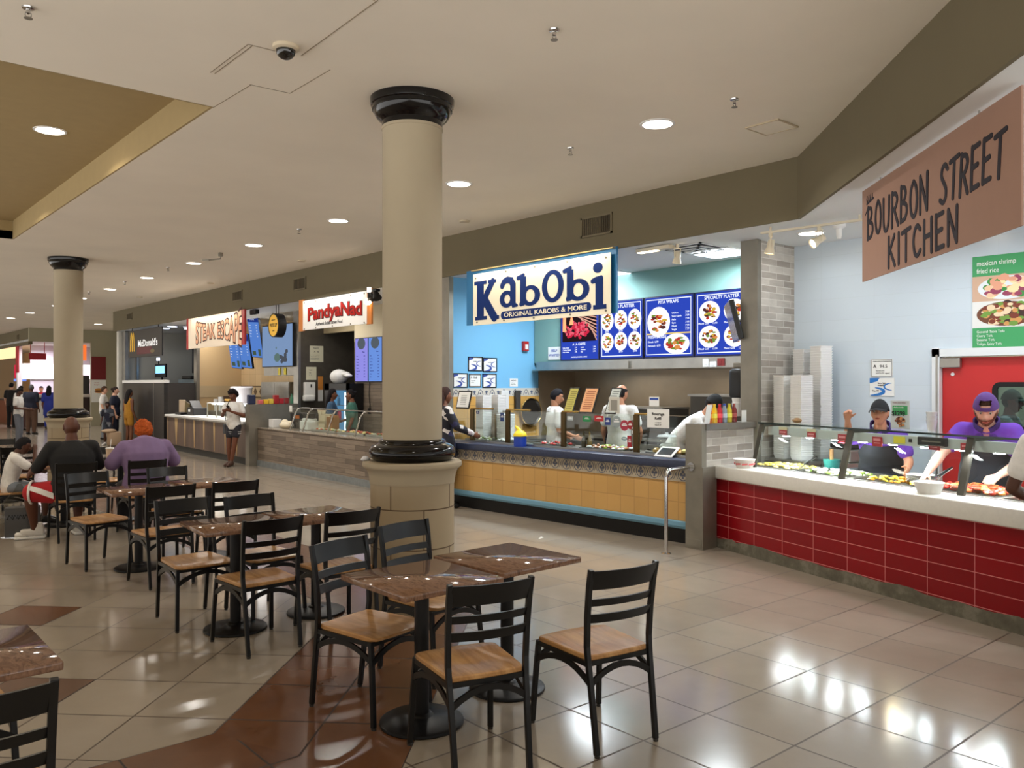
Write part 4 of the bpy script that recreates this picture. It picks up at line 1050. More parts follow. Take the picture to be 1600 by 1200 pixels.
b._add(vs, fs); b.build('stripe_trim', whitec, man, smooth=True)
MB().tube([hi.lerp(kn, .93) + (nb * math.cos(R(a_)) + Vector((0, 0, 1)) * math.sin(R(a_))) * .122 for a_ in range(0, 360, 15)], .013, 8, closed=True).build('shorts_hem', whitec, man, smooth=True)
for S, an, to in (('L', Vector((-.34, .26, .09)), Vector((-.50, .29, .035))), ('R', Vector((.1, .30, .09)), Vector((.1, .45, .03)))):
    b = MB(); d_ = (to - an); d_.z = 0; d_.normalize(); ln_ = Vector((-d_.y, d_.x, 0)); sh = an + d_ * .045; sh.z = 0
    q_ = Matrix((d_, ln_, Vector((0, 0, 1)))).transposed()
    b.rbox(sh + Vector((0, 0, .016)), (.31, .105, .032), .015, 2, m=q_); b.build('shoe_sole', WHITE, man, smooth=True)
    b = MB(); b.rbox(sh - d_ * .085 + Vector((0, 0, .09)), (.11, .09, .13), .03, 3, m=q_); b.rbox(sh + d_ * .0 + Vector((0, 0, .07)), (.2, .092, .08), .03, 3, m=q_); b.rbox(sh + d_ * .09 + Vector((0, 0, .05)), (.12, .094, .055), .025, 3, m=q_); b.build('shoe_upper', sneak, man, smooth=True)
    b = MB(); b.rbox(sh - d_ * .085 + Vector((0, 0, .15)), (.08, .086, .05), .02, 2, m=q_); b.build('sock', whitec, man, smooth=True)
    b = MB()
    for k in range(3): b.box(sh + d_ * (-.01 + .03 * k) + Vector((0, 0, .118 - .018 * k)), (.008, .06, .01), m=q_)
    b.build('laces', mat('lace_grey', (150, 150, 150), .7), man)
l_j = dict(SIT); l_j.update(elR=(.36, .12, .79), elL=(-.36, .12, .79), head=(.02, .2, 1.17), neck=(0, .13, 1.06), shR=(.22, .06, .99), shL=(-.22, .06, .99))
person('diner with short orange hair in a lilac tee sitting with their back to us', (3.1, 10.15, 0), (.02, 1), J=l_j, h=1.66, skin=(206, 150, 126), girth=1.6, top=(lilac, .85, 'tee_shirt'), bottom=(darkp, 2, 'trousers'), shoes=bshoe, hair=('curly', (172, 82, 34)), features=False)
k_j = {n: (v[0] * .82, v[1] * .85, v[2] * (.9 if v[2] < .6 else .84)) for n, v in SIT.items()}
k_j.update(wrR=(.02, .26, .93), elR=(.2, .25, .70), head=(.03, .14, .99), pel=(0, 0, .51), hiR=(.08, .03, .5), hiL=(-.08, .03, .5), anR=(.1, .36, .12), anL=(-.1, .36, .12), toR=(.11, .48, .07), toL=(-.11, .48, .07))
person('boy in a white shirt and grey shorts leaning his head on his hand', (1.94, 11.45, 0), (1, -.15), J=k_j, h=1.36, skin=SK_DD, girth=.95, top=(whitec, .6, 'tee_shirt'), bottom=(denim, .95, 'shorts'), shoes=bshoe, hair=('short', BLK), features=False, head=(0, -.3, 0))

# queue at the burger shop
camo = ramp_mat('camouflage_print', [(.0, (28, 30, 44)), (.4, (52, 58, 70)), (.6, (26, 28, 50)), (.8, (110, 112, 120))], 9, kind='cells', rough=.8)
person('child in a camouflage tee and shorts standing in the burger queue', (6.7, 25.36, 0), (-.6, -.8), h=1.22, skin=SK_DD, girth=.8, top=(camo, .7, 'tee_shirt'), bottom=(camo, .9, 'shorts'), shoes=sneak, hair=('short', BLK), vox=.015)
person('person in a mustard romper with long black hair at the burger counter', (7.12, 24.85, 0), (.7, .2), h=1.58, skin=SK_D, girth=.95, top=(cloth_mat('mustard_cloth', (176, 124, 36)), 0, 'romper_top'), bottom=(cloth_mat('mustard_cloth', (176, 124, 36)), .55, 'shorts'), shoes=bshoe, hair=('long', (24, 20, 20)), vox=.015, features=False)
person('person in a navy top with hair in a bun behind the mustard romper', (7.0, 25.8, 0), (.8, -.35), h=1.65, skin=SK_L, girth=1.25, top=(navyc, .6, 'tee_shirt'), bottom=(navyc, 1.6, 'trousers'), shoes=bshoe, hair=('bun', (46, 34, 30)), vox=.015, features=False)
person('person in a white shirt behind the navy top in the burger queue', (7.25, 27.9, 0), (.8, -.3), h=1.66, skin=SK_L, top=(whitec, .7, 'shirt'), bottom=(denim, 2, 'jeans'), shoes=bshoe, hair=('short', (70, 48, 36)), vox=.015, features=False)
# far left
person('person in grey wide trousers and a white top reading a phone', (4.86, 27.4, 0), (.75, -.45), h=1.62, skin=SK_DD, top=(whitec, .6, 'tee_shirt'), bottom=(cloth_mat('grey_trousers', (112, 116, 126)), 2, 'trousers'), shoes=bshoe, hair=('short', BLK), head=(0, -.45, 0), J=dict(wrR=(.1, .3, 1.0), wrL=(-.08, .3, 1.0)), vox=.015, features=False)
person('person in black with black hair queuing at the left edge', (6.42, 37.6, 0), (.6, .7), h=1.78, skin=SK_L, top=(blackc, .7, 'tee_shirt'), bottom=(blackc, 2, 'trousers'), shoes=bshoe, hair=('short', BLK), vox=.016, features=False)
person('person in a white top and dark trousers queuing far left', (6.35, 35.4, 0), (.6, .7), h=1.66, skin=SK_M, top=(whitec, .7, 'tee_shirt'), bottom=(mat('maroon_trousers', (70, 42, 42), .8), 2, 'trousers'), shoes=bshoe, hair=('bun', BLK), vox=.016, features=False)
person('person in a dark broad shirt with a grey cap queuing far left', (6.1, 32.3, 0), (.6, .8), h=1.72, skin=SK_DD, girth=1.3, top=(navyc, .8, 'tee_shirt'), bottom=(mat('brown_trousers', (92, 66, 52), .8), 2, 'trousers'), shoes=bshoe, hair=('buzz', (90, 90, 92)), vox=.016, features=False)
person('person in a long royal blue dress left of the far column', (7.45, 36.2, 0), (.3, .9), h=1.66, skin=SK_D, girth=1.05, top=(mat('royal_blue_cloth', (30, 48, 146), .7), .9, 'dress'), bottom=(mat('royal_blue_cloth', (30, 48, 146), .7), 2, 'skirt'), shoes=bshoe, hair=('long', BLK), vox=.016, features=False)
person('server in a red shirt behind the far shop counter', (7.75, 39.0, 0), (-.5, -.85), h=1.64, skin=SK_M, top=(mat('red_shirt', (206, 44, 54), .7), .7, 'tee_shirt'), bottom=(darkp, 2, 'trousers'), shoes=bshoe, hair=('short', (40, 36, 60)), vox=.016)
# ------------------------------------------------------------------ kitchen shop with the red counter
U = Vector((-.298, -.9546, 0)); NIN = Vector((.9546, -.298, 0)); OC = Vector((7.45, 5.40, 0)); CRZ = math.atan2(U.y, U.x)
def cw(s, t, z=0.0): return OC + U * s + NIN * t + Vector((0, 0, z))      # along the counter, inwards from its front, up
LEN = 5.4
REDT = tile_mat('red_counter_tile', (142, 6, 20), (130, 4, 17), (206, 120, 120), .405, .122, .0035, axes=(0, 2), off=(.12, -.115), brick=0, rough=.28, spec=.3, grain=.05, bump=.15)
QUARTZ = mat('white_quartz', (226, 224, 216), .28, noise_amt=.03, noise_scale=40)
CONC = ramp_mat('bare_concrete', [(.2, (74, 70, 58)), (.5, (106, 102, 88)), (.62, (128, 124, 110)), (.8, (88, 84, 70))], 6, rough=.8)
t = thing('service_counter', 'long serving counter with a red tiled front and thick white top', 'counter', OC, CRZ)
MB().bx(.08, LEN, .0, .14, .1, .74).build('tiled_front', REDT, t)
bm = MB(); prof = [(.08, 0), (LEN, 0), (LEN, .105)]; random.seed(3); x = LEN
while x > .1:
    x -= random.uniform(.05, .2); prof.append((max(x, .1), .1 + random.choice([0, 0, 0, .004, .012, .022])))
prof.append((.08, .1)); bm.prism(prof, (0, -.006, 0), (1, 0, 0), (0, 0, 1), (0, .1, 0)); bm.build('kick_base', CONC, t)
MB().rbox((LEN / 2 + .03, .13, .8), (LEN - .06, .34, .135), .012, 3).build('countertop', QUARTZ, t, smooth=True)
MB().bx(.2, LEN, .14, .82, .0, .735).build('cabinet_body', STEEL, t)
MB().bx(.05, LEN, .30, .34, .80, .872).bx(.05, LEN, .82, .87, .80, .872).bx(.05, .12, .34, .82, .8, .872).build('steam_table_rim', STEEL, t)
for k, x in enumerate([.86, 1.59, 2.32, 3.05, 3.78]): MB().bx(x - .02, x + .02, .34, .82, .8, .872).build('divider_bar', STEEL, t)
MB().bx(.12, LEN, .34, .82, .76, .80).build('well_floor', DSTEEL, t)
# sneeze guard: leaning posts, front glass, top glass, light rail
t = thing('sneeze_guard', 'slanted glass sneeze guard with dark posts on the white counter', 'sneeze guard', OC, CRZ)
DARKP = mat('guard_post_grey', (74, 72, 64), .4, .5)
PS = [.4, 1.6, 2.82, 4.05, 5.2]
for x in PS:
    MB().tube([(x, .235, .866), (x, .355, 1.318)], 1, flat=(.03, .012), up=(0, 1, 0)).build('post', DARKP, t)
    MB().bx(x - .012, x + .012, .355, .70, 1.285, 1.312).build('bracket_arm', DARKP, t)
for a, c in zip(PS, PS[1:]):
    MB().prism([(a + .035, 0), (c - .035, 0), (c - .035, .445), (a + .035, .445)], (0, .232, .885), (1, 0, 0), (0, .257, .966), (0, .006, 0)).build('front_pane', CLEAR, t)
MB().bx(PS[0] - .04, PS[-1], .33, .72, 1.320, 1.328).build('top_pane', CLEAR, t)
MB().bx(PS[0] - .04, PS[-1], .325, .332, 1.316, 1.332).build('pane_edge', mat('glass_edge_green', (22, 40, 36), .15), t)
MB().bx(PS[0] - .02, PS[-1], .44, .50, 1.20, 1.285).build('light_rail', mat('grey_rail', (196, 200, 200), .4), t)
LEDW = glow('led_white', (235, 245, 255), 170); LEDA = glow('led_warm', (255, 226, 170), 130)
for k in range(13):
    x = .62 + k * .335
    MB().disc((x, .47, 1.193), .045, .026, 14, .006).build('led_lamp', LEDA if k in (4, 9) else LEDW, t)
for k in range(6): area_light('guard_led_lamp', cw(.7 + k * .72, .47, 1.185), .06, 6, (.95, .97, 1), size_y=.5, rot=(0, 0, CRZ))
# red price tags hung on the rail
REDTAG = mat('red_price_tag', (176, 34, 48), .5)
for k, (x, h, c) in enumerate([(.62, .05, 'cream topped'), (1.02, .05, 'cream topped'), (1.42, .085, 'plain'), (1.83, .085, 'dark edged'), (2.42, .075, 'dark'), (2.72, .06, 'long'), (3.22, .06, 'bright')]):
    g = thing('price_tag', '%s red price tag number %s from the brick wall, hung inside the glass of the red counter' % (c, ['one', 'two', 'three', 'four', 'five', 'six', 'seven'][k]), 'price tag', cw(x, .425, 1.29), CRZ, 'price tags on the sneeze guard')
    g['label'] = ['cream topped red price tag nearest to the brick wall', 'second cream topped red price tag along the glass counter', 'plain red price tag just left of the middle glass post', 'dark edged red price tag right of the middle glass post', 'dark red tag under the black speaker box', 'red tag by the bearded server\'s bare arm', 'bright red price tag right of the last glass post'][k]
    MB().bx(-.055, .055, 0, .004, -h - .03, -.03 + .0).build('card', REDTAG, g)
    if k < 2: MB().bx(-.06, .06, -.001, .005, -.03, 0).build('card_top', mat('cream_card', (226, 212, 178), .7), g)
    MB().bx(-.04, .04, -.003, -.001, -.05 - h * .2, -.045).bx(-.035, .03, -.003, -.001, -.06 - h * .35, -.056 - h * .3).build('print', mat('tag_print', (232, 150, 156), .6), g)
g = thing('speaker_box', 'black box clipped to the light rail beside a yellow sticker', 'box', cw(2.33, .42, 1.215), CRZ)
MB().rbox((.08, 0, .04), (.26, .05, .07), .006).build('case', mat('black_plastic', (22, 22, 24), .4), g)
MB().bx(.0, .18, -.029, -.026, .035, .045).build('slot', DSTEEL, g)
g = thing('rail_label', 'yellow sticker on the light rail of the red counter', 'sticker', cw(2.06, .436, 1.215), CRZ)
MB().bx(-.06, .06, 0, .004, 0, .06).build('card', mat('yellow_sticker', (232, 214, 60), .5), g)
MB().bx(.1, .13, -.004, .002, .018, .048).build('knob', INK, g)

# food trays
def heap(t, name, m, x0, x1, y0, y1, z, n, r, seed=1):
    rr = random.Random(seed); b = MB()
    for k in range(n):
        x = rr.uniform(x0 + r, x1 - r); y = rr.uniform(y0 + r, y1 - r); q = 1 - (abs(2 * (x - x0) / (x1 - x0) - 1) ** 2 + abs(2 * (y - y0) / (y1 - y0) - 1) ** 2) / 2
        b.ball((x, y, z + rr.uniform(0, .035) * q + .01), (r * rr.uniform(.7, 1.2), r * rr.uniform(.6, 1.1), r * rr.uniform(.45, .7)), 8, rr.randrange(len(m)), Matrix.Rotation(rr.uniform(0, 3), 3, 'Z'))
    o = b.build(name, m, t, smooth=True); o['kind'] = 'stuff'; return o
food = lambda n, c: mat('food_' + n, c, .35, noise_amt=.2, noise_scale=60)
NOOD = [food('noodle', (226, 186, 92)), food('rice', (240, 222, 160)), food('egg', (244, 204, 84))]
CHIK = [food('chicken', (186, 96, 46)), food('glaze', (150, 62, 30)), food('crisp', (214, 140, 70)), food('pepper', (196, 50, 34))]
REDM = [food('red_meat', (186, 62, 50)), food('pink', (226, 140, 120)), food('shred', (206, 92, 62))]
VEG = [food('cabbage', (226, 230, 190)), food('leaf', (120, 150, 60)), food('onion', (240, 236, 220))]
POT = [food('potato', (238, 190, 60)), food('potato_dark', (206, 140, 40))]
for k, (x, m, n, r, lab) in enumerate([(.495, NOOD, 110, .026, 'steel pan of yellow noodles behind the glass nearest the brick wall'), (1.225, VEG, 60, .03, 'steel pan of pale vegetables in front of the capped server'), (1.955, POT, 46, .026, 'steel pan of golden potatoes beside the white plates'),
     (2.685, CHIK, 110, .034, 'steel pan heaped with glazed chicken pieces'), (3.415, REDM, 90, .03, 'steel pan of red meat under the last glass bay'), (4.1, CHIK, 60, .03, 'steel pan at the end of the counter')]):
    if k == 5: continue
    t = thing('food_pan', lab, 'food pan', cw(x, .58, .80), CRZ, 'steam table pans')
    b = MB(); w_, d_ = .33, .225
    b.bx(-w_, w_, -d_, d_, .0, .01).bx(-w_, w_, -d_, -d_ + .006, .0, .078).bx(-w_, w_, d_ - .006, d_, 0, .078).bx(-w_, -w_ + .006, -d_, d_, 0, .078).bx(w_ - .006, w_, -d_, d_, 0, .078)
    b.build('pan', STEEL, t); heap(t, 'food', m, -w_ + .01, w_ - .01, -d_ + .01, d_ - .01, .055 if k != 3 else .07, n, r, k)
def tongs(s, t_, z, rz, label):
    g = thing('tongs', label, 'tongs', cw(s, t_, z), CRZ + rz, 'serving tongs')
    MB().tube([(-.12, -.03, 0), (-.1, -.03, .02), (.02, -.012, .1), (.09, 0, .14)], 1, flat=(.009, .002), up=(0, 0, 1)).tube([(-.12, .03, 0), (-.1, .03, .02), (.02, .012, .1), (.09, 0, .14)], 1, flat=(.009, .002), up=(0, 0, 1)).build('arm', CHROME, g)
    MB().tube([(-.03, -.02, .07), (.02, -.014, .104), (.088, 0, .145), (.02, .014, .104), (-.03, .02, .07)], .009, 8).build('handle', BLACK, g)
tongs(.98, .42, .87, .4, 'black handled tongs leaning in the noodle pan'); tongs(2.3, .66, .875, 1.2, 'black handled tongs standing by the chicken pan')
# bowls wrapped and waiting on the counter
def bowl(s, t_, label, red):
    g = thing('takeout_bowl', label, 'bowl', cw(s, t_, .868), CRZ, 'paper bowls on the white counter')
    MB().lathe([(.075, 0), (.078, .004), (.105, .085), (.109, .088), (.105, .091), (.10, .086), (.07, .006)], 32, sx=1.1).build('bowl', mat('paper_bowl', (238, 234, 228), .5), g, smooth=True)
    if red:
        b = MB()
        for k in range(9):
            a = 2 * math.pi * k / 9; b.prism([(-.03, 0), (.028, .006), (.03, .022), (-.028, .018)], (math.cos(a) * .102, math.sin(a) * .093, .03), (-math.sin(a), math.cos(a), 0), (math.cos(a) * .2, math.sin(a) * .2, 1), (math.cos(a) * .002, math.sin(a) * .002, 0))
        b.build('printed_band', mat('bowl_print', (214, 110, 110), .6), g)
    else: MB().lathe([(.104, .084), (.1, .094), (.06, .1), (.02, .1)], 24, sx=1.1).build('film', mat('cling_film', (214, 216, 216), .12), g, smooth=True)
bowl(.42, .1, 'paper bowl with red print at the brick end of the white counter', True); bowl(2.62, .13, 'paper bowl under cling film on the white counter near the bearded server', False)
t = thing('plate_stack', 'short stack of white plates between the two servers', 'plates', cw(2.12, .62, .872), CRZ)
for k in range(6): MB().lathe([(.05, 0), (.07, .003), (.115, .016), (.117, .018), (.112, .018), (.065, .006)], 28, (0, 0, k * .011)).build('plate', WHITE, t, smooth=True)
g = thing('lidded_jar', 'teal lidded tub behind the glass next to the brick wall', 'jar', cw(.75, .95, .86), CRZ); MB().lathe([(.07, 0), (.08, .06), (.085, .09)], 24).build('tub', mat('teal_tub', (62, 160, 150), .4), g, smooth=True); MB().lathe([(.02, .09), (.02, .2)], 12).build('spoon_handle', mat('wood_spoon', (200, 150, 100), .6), g)
t = thing('back_table', 'steel work table behind the servers of the red counter', 'table', cw(-.2, 1.27, 0), CRZ)
MB().bx(0, 1.0, -.2, .2, .86, .9).build('top', STEEL, t)
for sx in (.05, .95):
    for sy in (-.16, .16): MB().cyl((sx, sy, 0), (sx, sy, .86), .02).build('leg', STEEL, t)
g = thing('food_warmer', 'black and steel counter appliance behind the noodle pan', 'appliance', cw(.78, 1.36, .9), CRZ)
MB().rbox((-.2, 0, .07), (.3, .3, .14), .02).build('base', STEEL, g); MB().rbox((-.2, 0, .17), (.28, .28, .05), .015).build('lid', mat('black_plastic', (22, 22, 24), .4), g)

# stacks of foam containers
def make_tray(kind='clamshell'):
    t = thing('foam_container', '', 'container')
    MB().lathe([(.095, 0), (.1, .003), (.118, .05), (.124, .053), (.118, .056), (.098, .008)], 4, m=Matrix.Rotation(R(45), 3, 'Z')).build('tray', FOAM, t)
    MB().box((0, .088, .053), (.17, .006, .006)).build('tab', FOAM, t)
    return t
tray = make_tray(); first = [True]
def tray_stack(loc, rz, n, dz, label, group, sc=1.0):
    for k in range(n):
        p = (loc[0], loc[1], loc[2] + k * dz)
        if first[0]:
            first[0] = False; tray.location = p; tray.rotation_euler = (0, 0, rz); tray.scale = (sc,) * 3; tray['label'] = label; tray['group'] = group; r = tray
        else: r = dup(tray, p, rz + R(random.uniform(-2, 2)), label, group, sc)
random.seed(11)
tray_stack(cw(.0, .99, .9), CRZ, 38, .0235, 'white foam container in the wide front stack left of the servers, against the brick wall', 'front stack of foam containers')
tray_stack(cw(.27, .99, .9), CRZ, 38, .0235, 'white foam container in the wide front stack left of the servers, against the brick wall', 'front stack of foam containers')
tray_stack(cw(-.1, 1.36, .9), CRZ, 42, .0285, 'white foam container in the tall rear stacks by the tiled wall', 'rear stacks of foam containers', 1.0)
tray_stack(cw(.17, 1.36, .9), CRZ, 43, .0285, 'white foam container in the tall rear stacks by the tiled wall', 'rear stacks of foam containers', 1.0)
t = thing('rack_shelf', 'steel shelf carrying the front stack of foam containers', 'shelf', cw(.13, .99, .0), CRZ); MB().bx(-.35, .35, -.14, .16, .87, .9).build('shelf_board', STEEL, t); MB().bx(-.33, .33, -.04, .1, .0, .87).build('stand', DSTEEL, t)
g = thing('bread_roll', 'small brown bun on the glass shelf before the foam stack', 'bun', cw(.72, .52, 1.332), CRZ); MB().ball((0, 0, .028), (.055, .04, .028), 16).build('roll', food('bun', (150, 116, 76)), g, smooth=True)

# notices on the tiled wall
def notice(name, label, cat, x, y_left, z0, w_, h_, right=(0, -1), paper=PAPER, frame=None, group=None, th=.004, plane_y=None):
    loc = (x, y_left, z0) if plane_y is None else (y_left, plane_y, z0)
    t = panel(name, label, cat, loc, right, group)
    MB().box((w_ / 2, h_ / 2, th / 2), (w_, h_, th)).build('sheet', paper, t)
    if frame:
        b = MB(); f = .014
        b.box((w_ / 2, f / 2, .006), (w_, f, .012)).box((w_ / 2, h_ - f / 2, .006), (w_, f, .012)).box((f / 2, h_ / 2, .006), (f, h_, .012)).box((w_ - f / 2, h_ / 2, .006), (f, h_, .012)); b.build('frame', frame, t)
    return t
def swooshes(t, w_, h_, blue=BLUEINK):
    b = MB(); z = .005
    b.prism([(0, h_), (w_ * .4, h_), (w_ * .32, h_ * .82), (.0, h_ * .7)], (0, 0, z), (1, 0, 0), (0, 1, 0), (0, 0, .001))
    stroke2d(b, [(w_ * (.03 + .55 * math.sin(a)), h_ * (.26 + .22 * math.cos(a))) for a in [R(q) for q in range(20, 181, 16)]], [.004 + .014 * math.sin(R(18 * k)) for k in range(11)], z, .001, cap=False)
    stroke2d(b, [(w_ * (.97 - .38 * math.sin(a)), h_ * (.52 - .2 * math.cos(a))) for a in [R(q) for q in range(170, 9, -16)]], [.002 + .007 * math.sin(R(18 * k)) for k in range(11)], z, .001, cap=False)
    b.build('printed_curves', blue, t)
t = notice('inspection_notice', 'white inspection notice reading A 94.5 on the tiled wall', 'notice', 8.925, 4.375, 1.81, .24, .19)
b = MB()
for r_ in ((.12, .006, .23, .004), (.12, .184, .23, .004), (.006, .095, .004, .18), (.234, .095, .004, .18)): b.box((r_[0], r_[1], .0045), (r_[2], r_[3], .001))
b.build('border', INK, t)
lettering(t, 'A', .03, .095, .036, INK, bold=.03, z=.005); lettering(t, '94.5', .10, .095, .036, INK, z=.005)
text_lines(t, [('FOOD SERVICE ESTABLISHMENT', .03, .16, .010), ('inspection score', .06, .06, .010), ('posted by order', .06, .035, .010), ('signed', .16, .03, .014)], INK, z=.005)
t = notice('blue_certificate', 'white certificate with blue curves below the inspection notice', 'certificate', 8.925, 4.385, 1.60, .27, .195); swooshes(t, .27, .195, mat('azure_ink', (40, 120, 200), .5)); text_lines(t, [('Serv Safe', .09, .13, .018), ('certification', .09, .11, .01), ('No. 94', .03, .05, .018)], INK, z=.006)
GREENP = mat('poster_green', (64, 158, 96), .6); 
t = notice('menu_poster', 'tall green poster with two food photos above the red door', 'poster', 8.925, 3.335, 2.07, .62, .925, paper=GREENP)
lettering(t, 'mexican shrimp', .04, .83, .05, WHITE, z=.005, sx=.8); lettering(t, 'fried rice', .04, .755, .05, WHITE, z=.005, sx=.8)
text_lines(t, [('General Tso\'s Tofu', .04, .165, .026, .9), ('Curry Tofu', .04, .125, .026, .9), ('Sesame Tofu', .04, .085, .026, .9), ('Tokyo Spicy Tofu', .04, .045, .026, .9), ('12', .56, .1, .03)], WHITE, z=.005)
def food_photo(t, name, cx, cy, w_, h_, bg, bowlc, mats, n, seed, r=.03, rx=None, ry=None):
    MB().box((cx, cy, .005), (w_, h_, .002)).build(name, bg, t)
    o = t.children[-1]; rr = random.Random(seed); b = MB(); rx = rx or w_ * .44; ry = ry or h_ * .44
    b.disc((cx, cy, .006), rx, ry, 28, .001, 0)
    for k in range(n):
        a = rr.uniform(0, 6.28); q = math.sqrt(rr.random()) * .85; e = rr.uniform(.5, 1) * r
        b.disc((cx + math.cos(a) * q * rx, cy + math.sin(a) * q * ry, .0071 + k * .00002), e, e * rr.uniform(.4, .9), 9, .0005, 1 + rr.randrange(len(mats)))
    b.build('pictured_dish', [bowlc] + mats, o); return o
flat = lambda n, c: mat('print_' + n, c, .6)
food_photo(t, 'photo_print', .31, .60, .62, .25, flat('peach', (206, 170, 144)), flat('bowl', (226, 232, 236)), [flat('leaf', (56, 140, 62)), flat('shrimp', (240, 196, 160)), flat('shrimp2', (226, 160, 130)), flat('onion', (150, 60, 90)), flat('rice', (244, 222, 170))], 60, 5, .055, .26, .115)
food_photo(t, 'photo_print', .31, .345, .62, .26, flat('pale', (226, 226, 222)), flat('brown', (110, 64, 40)), [flat('tofu', (206, 150, 84)), flat('sauce', (120, 50, 30)), flat('onion2', (110, 150, 60)), flat('dark', (60, 34, 26)), flat('cream', (232, 206, 170))], 90, 6, .045, .27, .12)
t = thing('price_board', 'upright grey price board reading 1299 with a chicken picture, on the glass top', 'sign', cw(1.96, .56, 1.333), CRZ + R(4))
MB().box((.0, 0, .125), (.19, .006, .25)).build('board', mat('grey_board', (196, 204, 206), .5), t)
MB().box((0, -.004, .165), (.15, .002, .08)).build('green_panel', GREENP, t)
q = thing('x', '', '', (0, 0, 0)); bpy.data.objects.remove(q)
hld = bpy.data.objects.new('printed_face', bpy.data.meshes.new('printed_face')); COL.objects.link(hld); hld.parent = t; hld.matrix_local = Matrix.Translation((-.08, -.006, .0)) @ Matrix.Rotation(R(90), 4, 'X')
lettering(hld, '$1299', .0, .118, .042, INK, bold=.02, sx=.9); text_lines(hld, [('bourbon street kitchen', .01, .228, .010), ('', 0, 0, .01)], mat('grey_print', (150, 120, 120), .6)); text_lines(hld, [('chicken combo', .02, .185, .012)], WHITE)
b = MB(); rr = random.Random(4)
for k in range(34): a = rr.uniform(0, 6.28); q = math.sqrt(rr.random()); b.disc((.085 + math.cos(a) * q * .046, .063 + math.sin(a) * q * .038, .003 + k * .00003), .014 * rr.uniform(.6, 1.1), .010, 9, .0005, rr.randrange(3))
b.build('pictured_dish', [flat('choc', (80, 42, 26)), flat('tan', (196, 136, 80)), flat('rust', (130, 66, 34))], hld)
g = thing('cup_stack', 'clear plastic cups stacked on the glass top right of the price board', 'cups', cw(2.2, .66, 1.328), CRZ)
for k in range(3): MB().lathe([(.03, 0), (.045, .09), (.047, .092)], 20, (0, 0, k * .035)).build('cup', mat('clear_cup', (226, 230, 232), .2), g, smooth=True)

# red swing door with its porthole window
t = struct(thing('door_1', 'red kitchen swing door with a rounded window', 'door', (8.99, 3.64, 0))); del t['category']
REDD = mat('red_door_paint', (196, 40, 40), .4)
b = MB(); Y0, Y1, Z0, Z1 = -.80, -.50, 1.30, 1.72
b.bx(-.02, .02, -1.0, Y0, .01, 2.0); b.bx(-.02, .02, Y1, 0, .01, 2.0); b.bx(-.02, .02, Y0, Y1, .01, Z0); b.bx(-.02, .02, Y0, Y1, Z1, 2.0)
b.build('leaf', REDD, t)
def rr_path(x, y0, y1, z0, z1, r):
    p = []
    for cy, cz, a0 in ((y1 - r, z1 - r, 0), (y0 + r, z1 - r, 90), (y0 + r, z0 + r, 180), (y1 - r, z0 + r, 270)):
        for k in range(6): a = R(a0 + 18 * k); p.append((x, cy + r * math.cos(a), cz + r * math.sin(a)))
    return p
MB().tube(rr_path(-.02, Y0 - .005, Y1 + .005, Z0 - .005, Z1 + .005, .05), 1, flat=(.024, .012), up=(1, 0, 0), closed=True).build('window_gasket', BLACK, t)
MB().bx(-.006, .0, Y0, Y1, Z0, Z1).build('window_pane', glass('door_glass', (196, 214, 210)), t)
MB().rbox((-.05, -.09, 1.945), (.06, .2, .1), .008).build('hinge_box', STEEL, t); MB().disc((0, 0, 0), .018, .018, 16, .006).build('screw_cap', WHITE, t).matrix_local = Matrix.Translation((-.022, -.1, 1.83)) @ Matrix.Rotation(R(-90), 4, 'Y')
struct(MB().bx(8.90, 9.06, 3.645, 3.72, 0, 2.1).bx(8.90, 9.06, 2.54, 3.72, 2.01, 2.09).build('trim_30', mat('door_frame_white', (226, 230, 232), .4)))
struct(MB().bx(8.895, 8.90, 3.66, 3.68, 0, 2.03).build('trim_31', STEEL))
area_light('back_room_fill_lamp', (10.0, 3.0, 3.2), .6, 55, COOL, size_y=.6)  # unseen light added to brighten the room behind the door window

# hanging banner at 45 degrees
TANB = mat('tan_banner', (166, 130, 112), .75, noise_amt=.02)
t = panel('hanging_banner', 'large brown banner with black brush lettering above the red counter', 'sign', (6.72, 3.36, 2.575), (-.707, -.707))
WB = 2.48
MB().box((WB / 2, .375, 0), (WB, .75, .012)).build('board', TANB, t)
DK = mat('banner_ink', (38, 34, 44), .7)
b = MB(); brush_word(b, 'BOURBON', .125, .33, .145, .255, .0165, gap=.19, wob=.008, z=.007); b.build('lettering', DK, t)
b = MB(); brush_word(b, 'STREET', 1.47, .32, .122, .25, .016, gap=.17, slant=.014, wob=.006, z=.007); b.build('lettering', DK, t)
b = MB(); brush_word(b, 'KITCHEN', .575, .04, .152, .225, .0165, gap=.225, z=.007); b.build('lettering', DK, t)
b = MB()
for k in range(4): stroke2d(b, [(.125 + k * .035, .635), (.115 + k * .042, .66), (.13 + k * .038, .685)], [.008, .007, .001], .007)
stroke2d(b, [(.115, .62), (.265, .64)], .008, .007); stroke2d(b, [(.07, .53), (.125, .57)], [.001, .009], .007); b.build('crown_emblem', DK, t)
for x in (.4, 2.0): MB().cyl((x, .75, 0), (x, .77, 0), .006).build('hanger', STEEL, t)
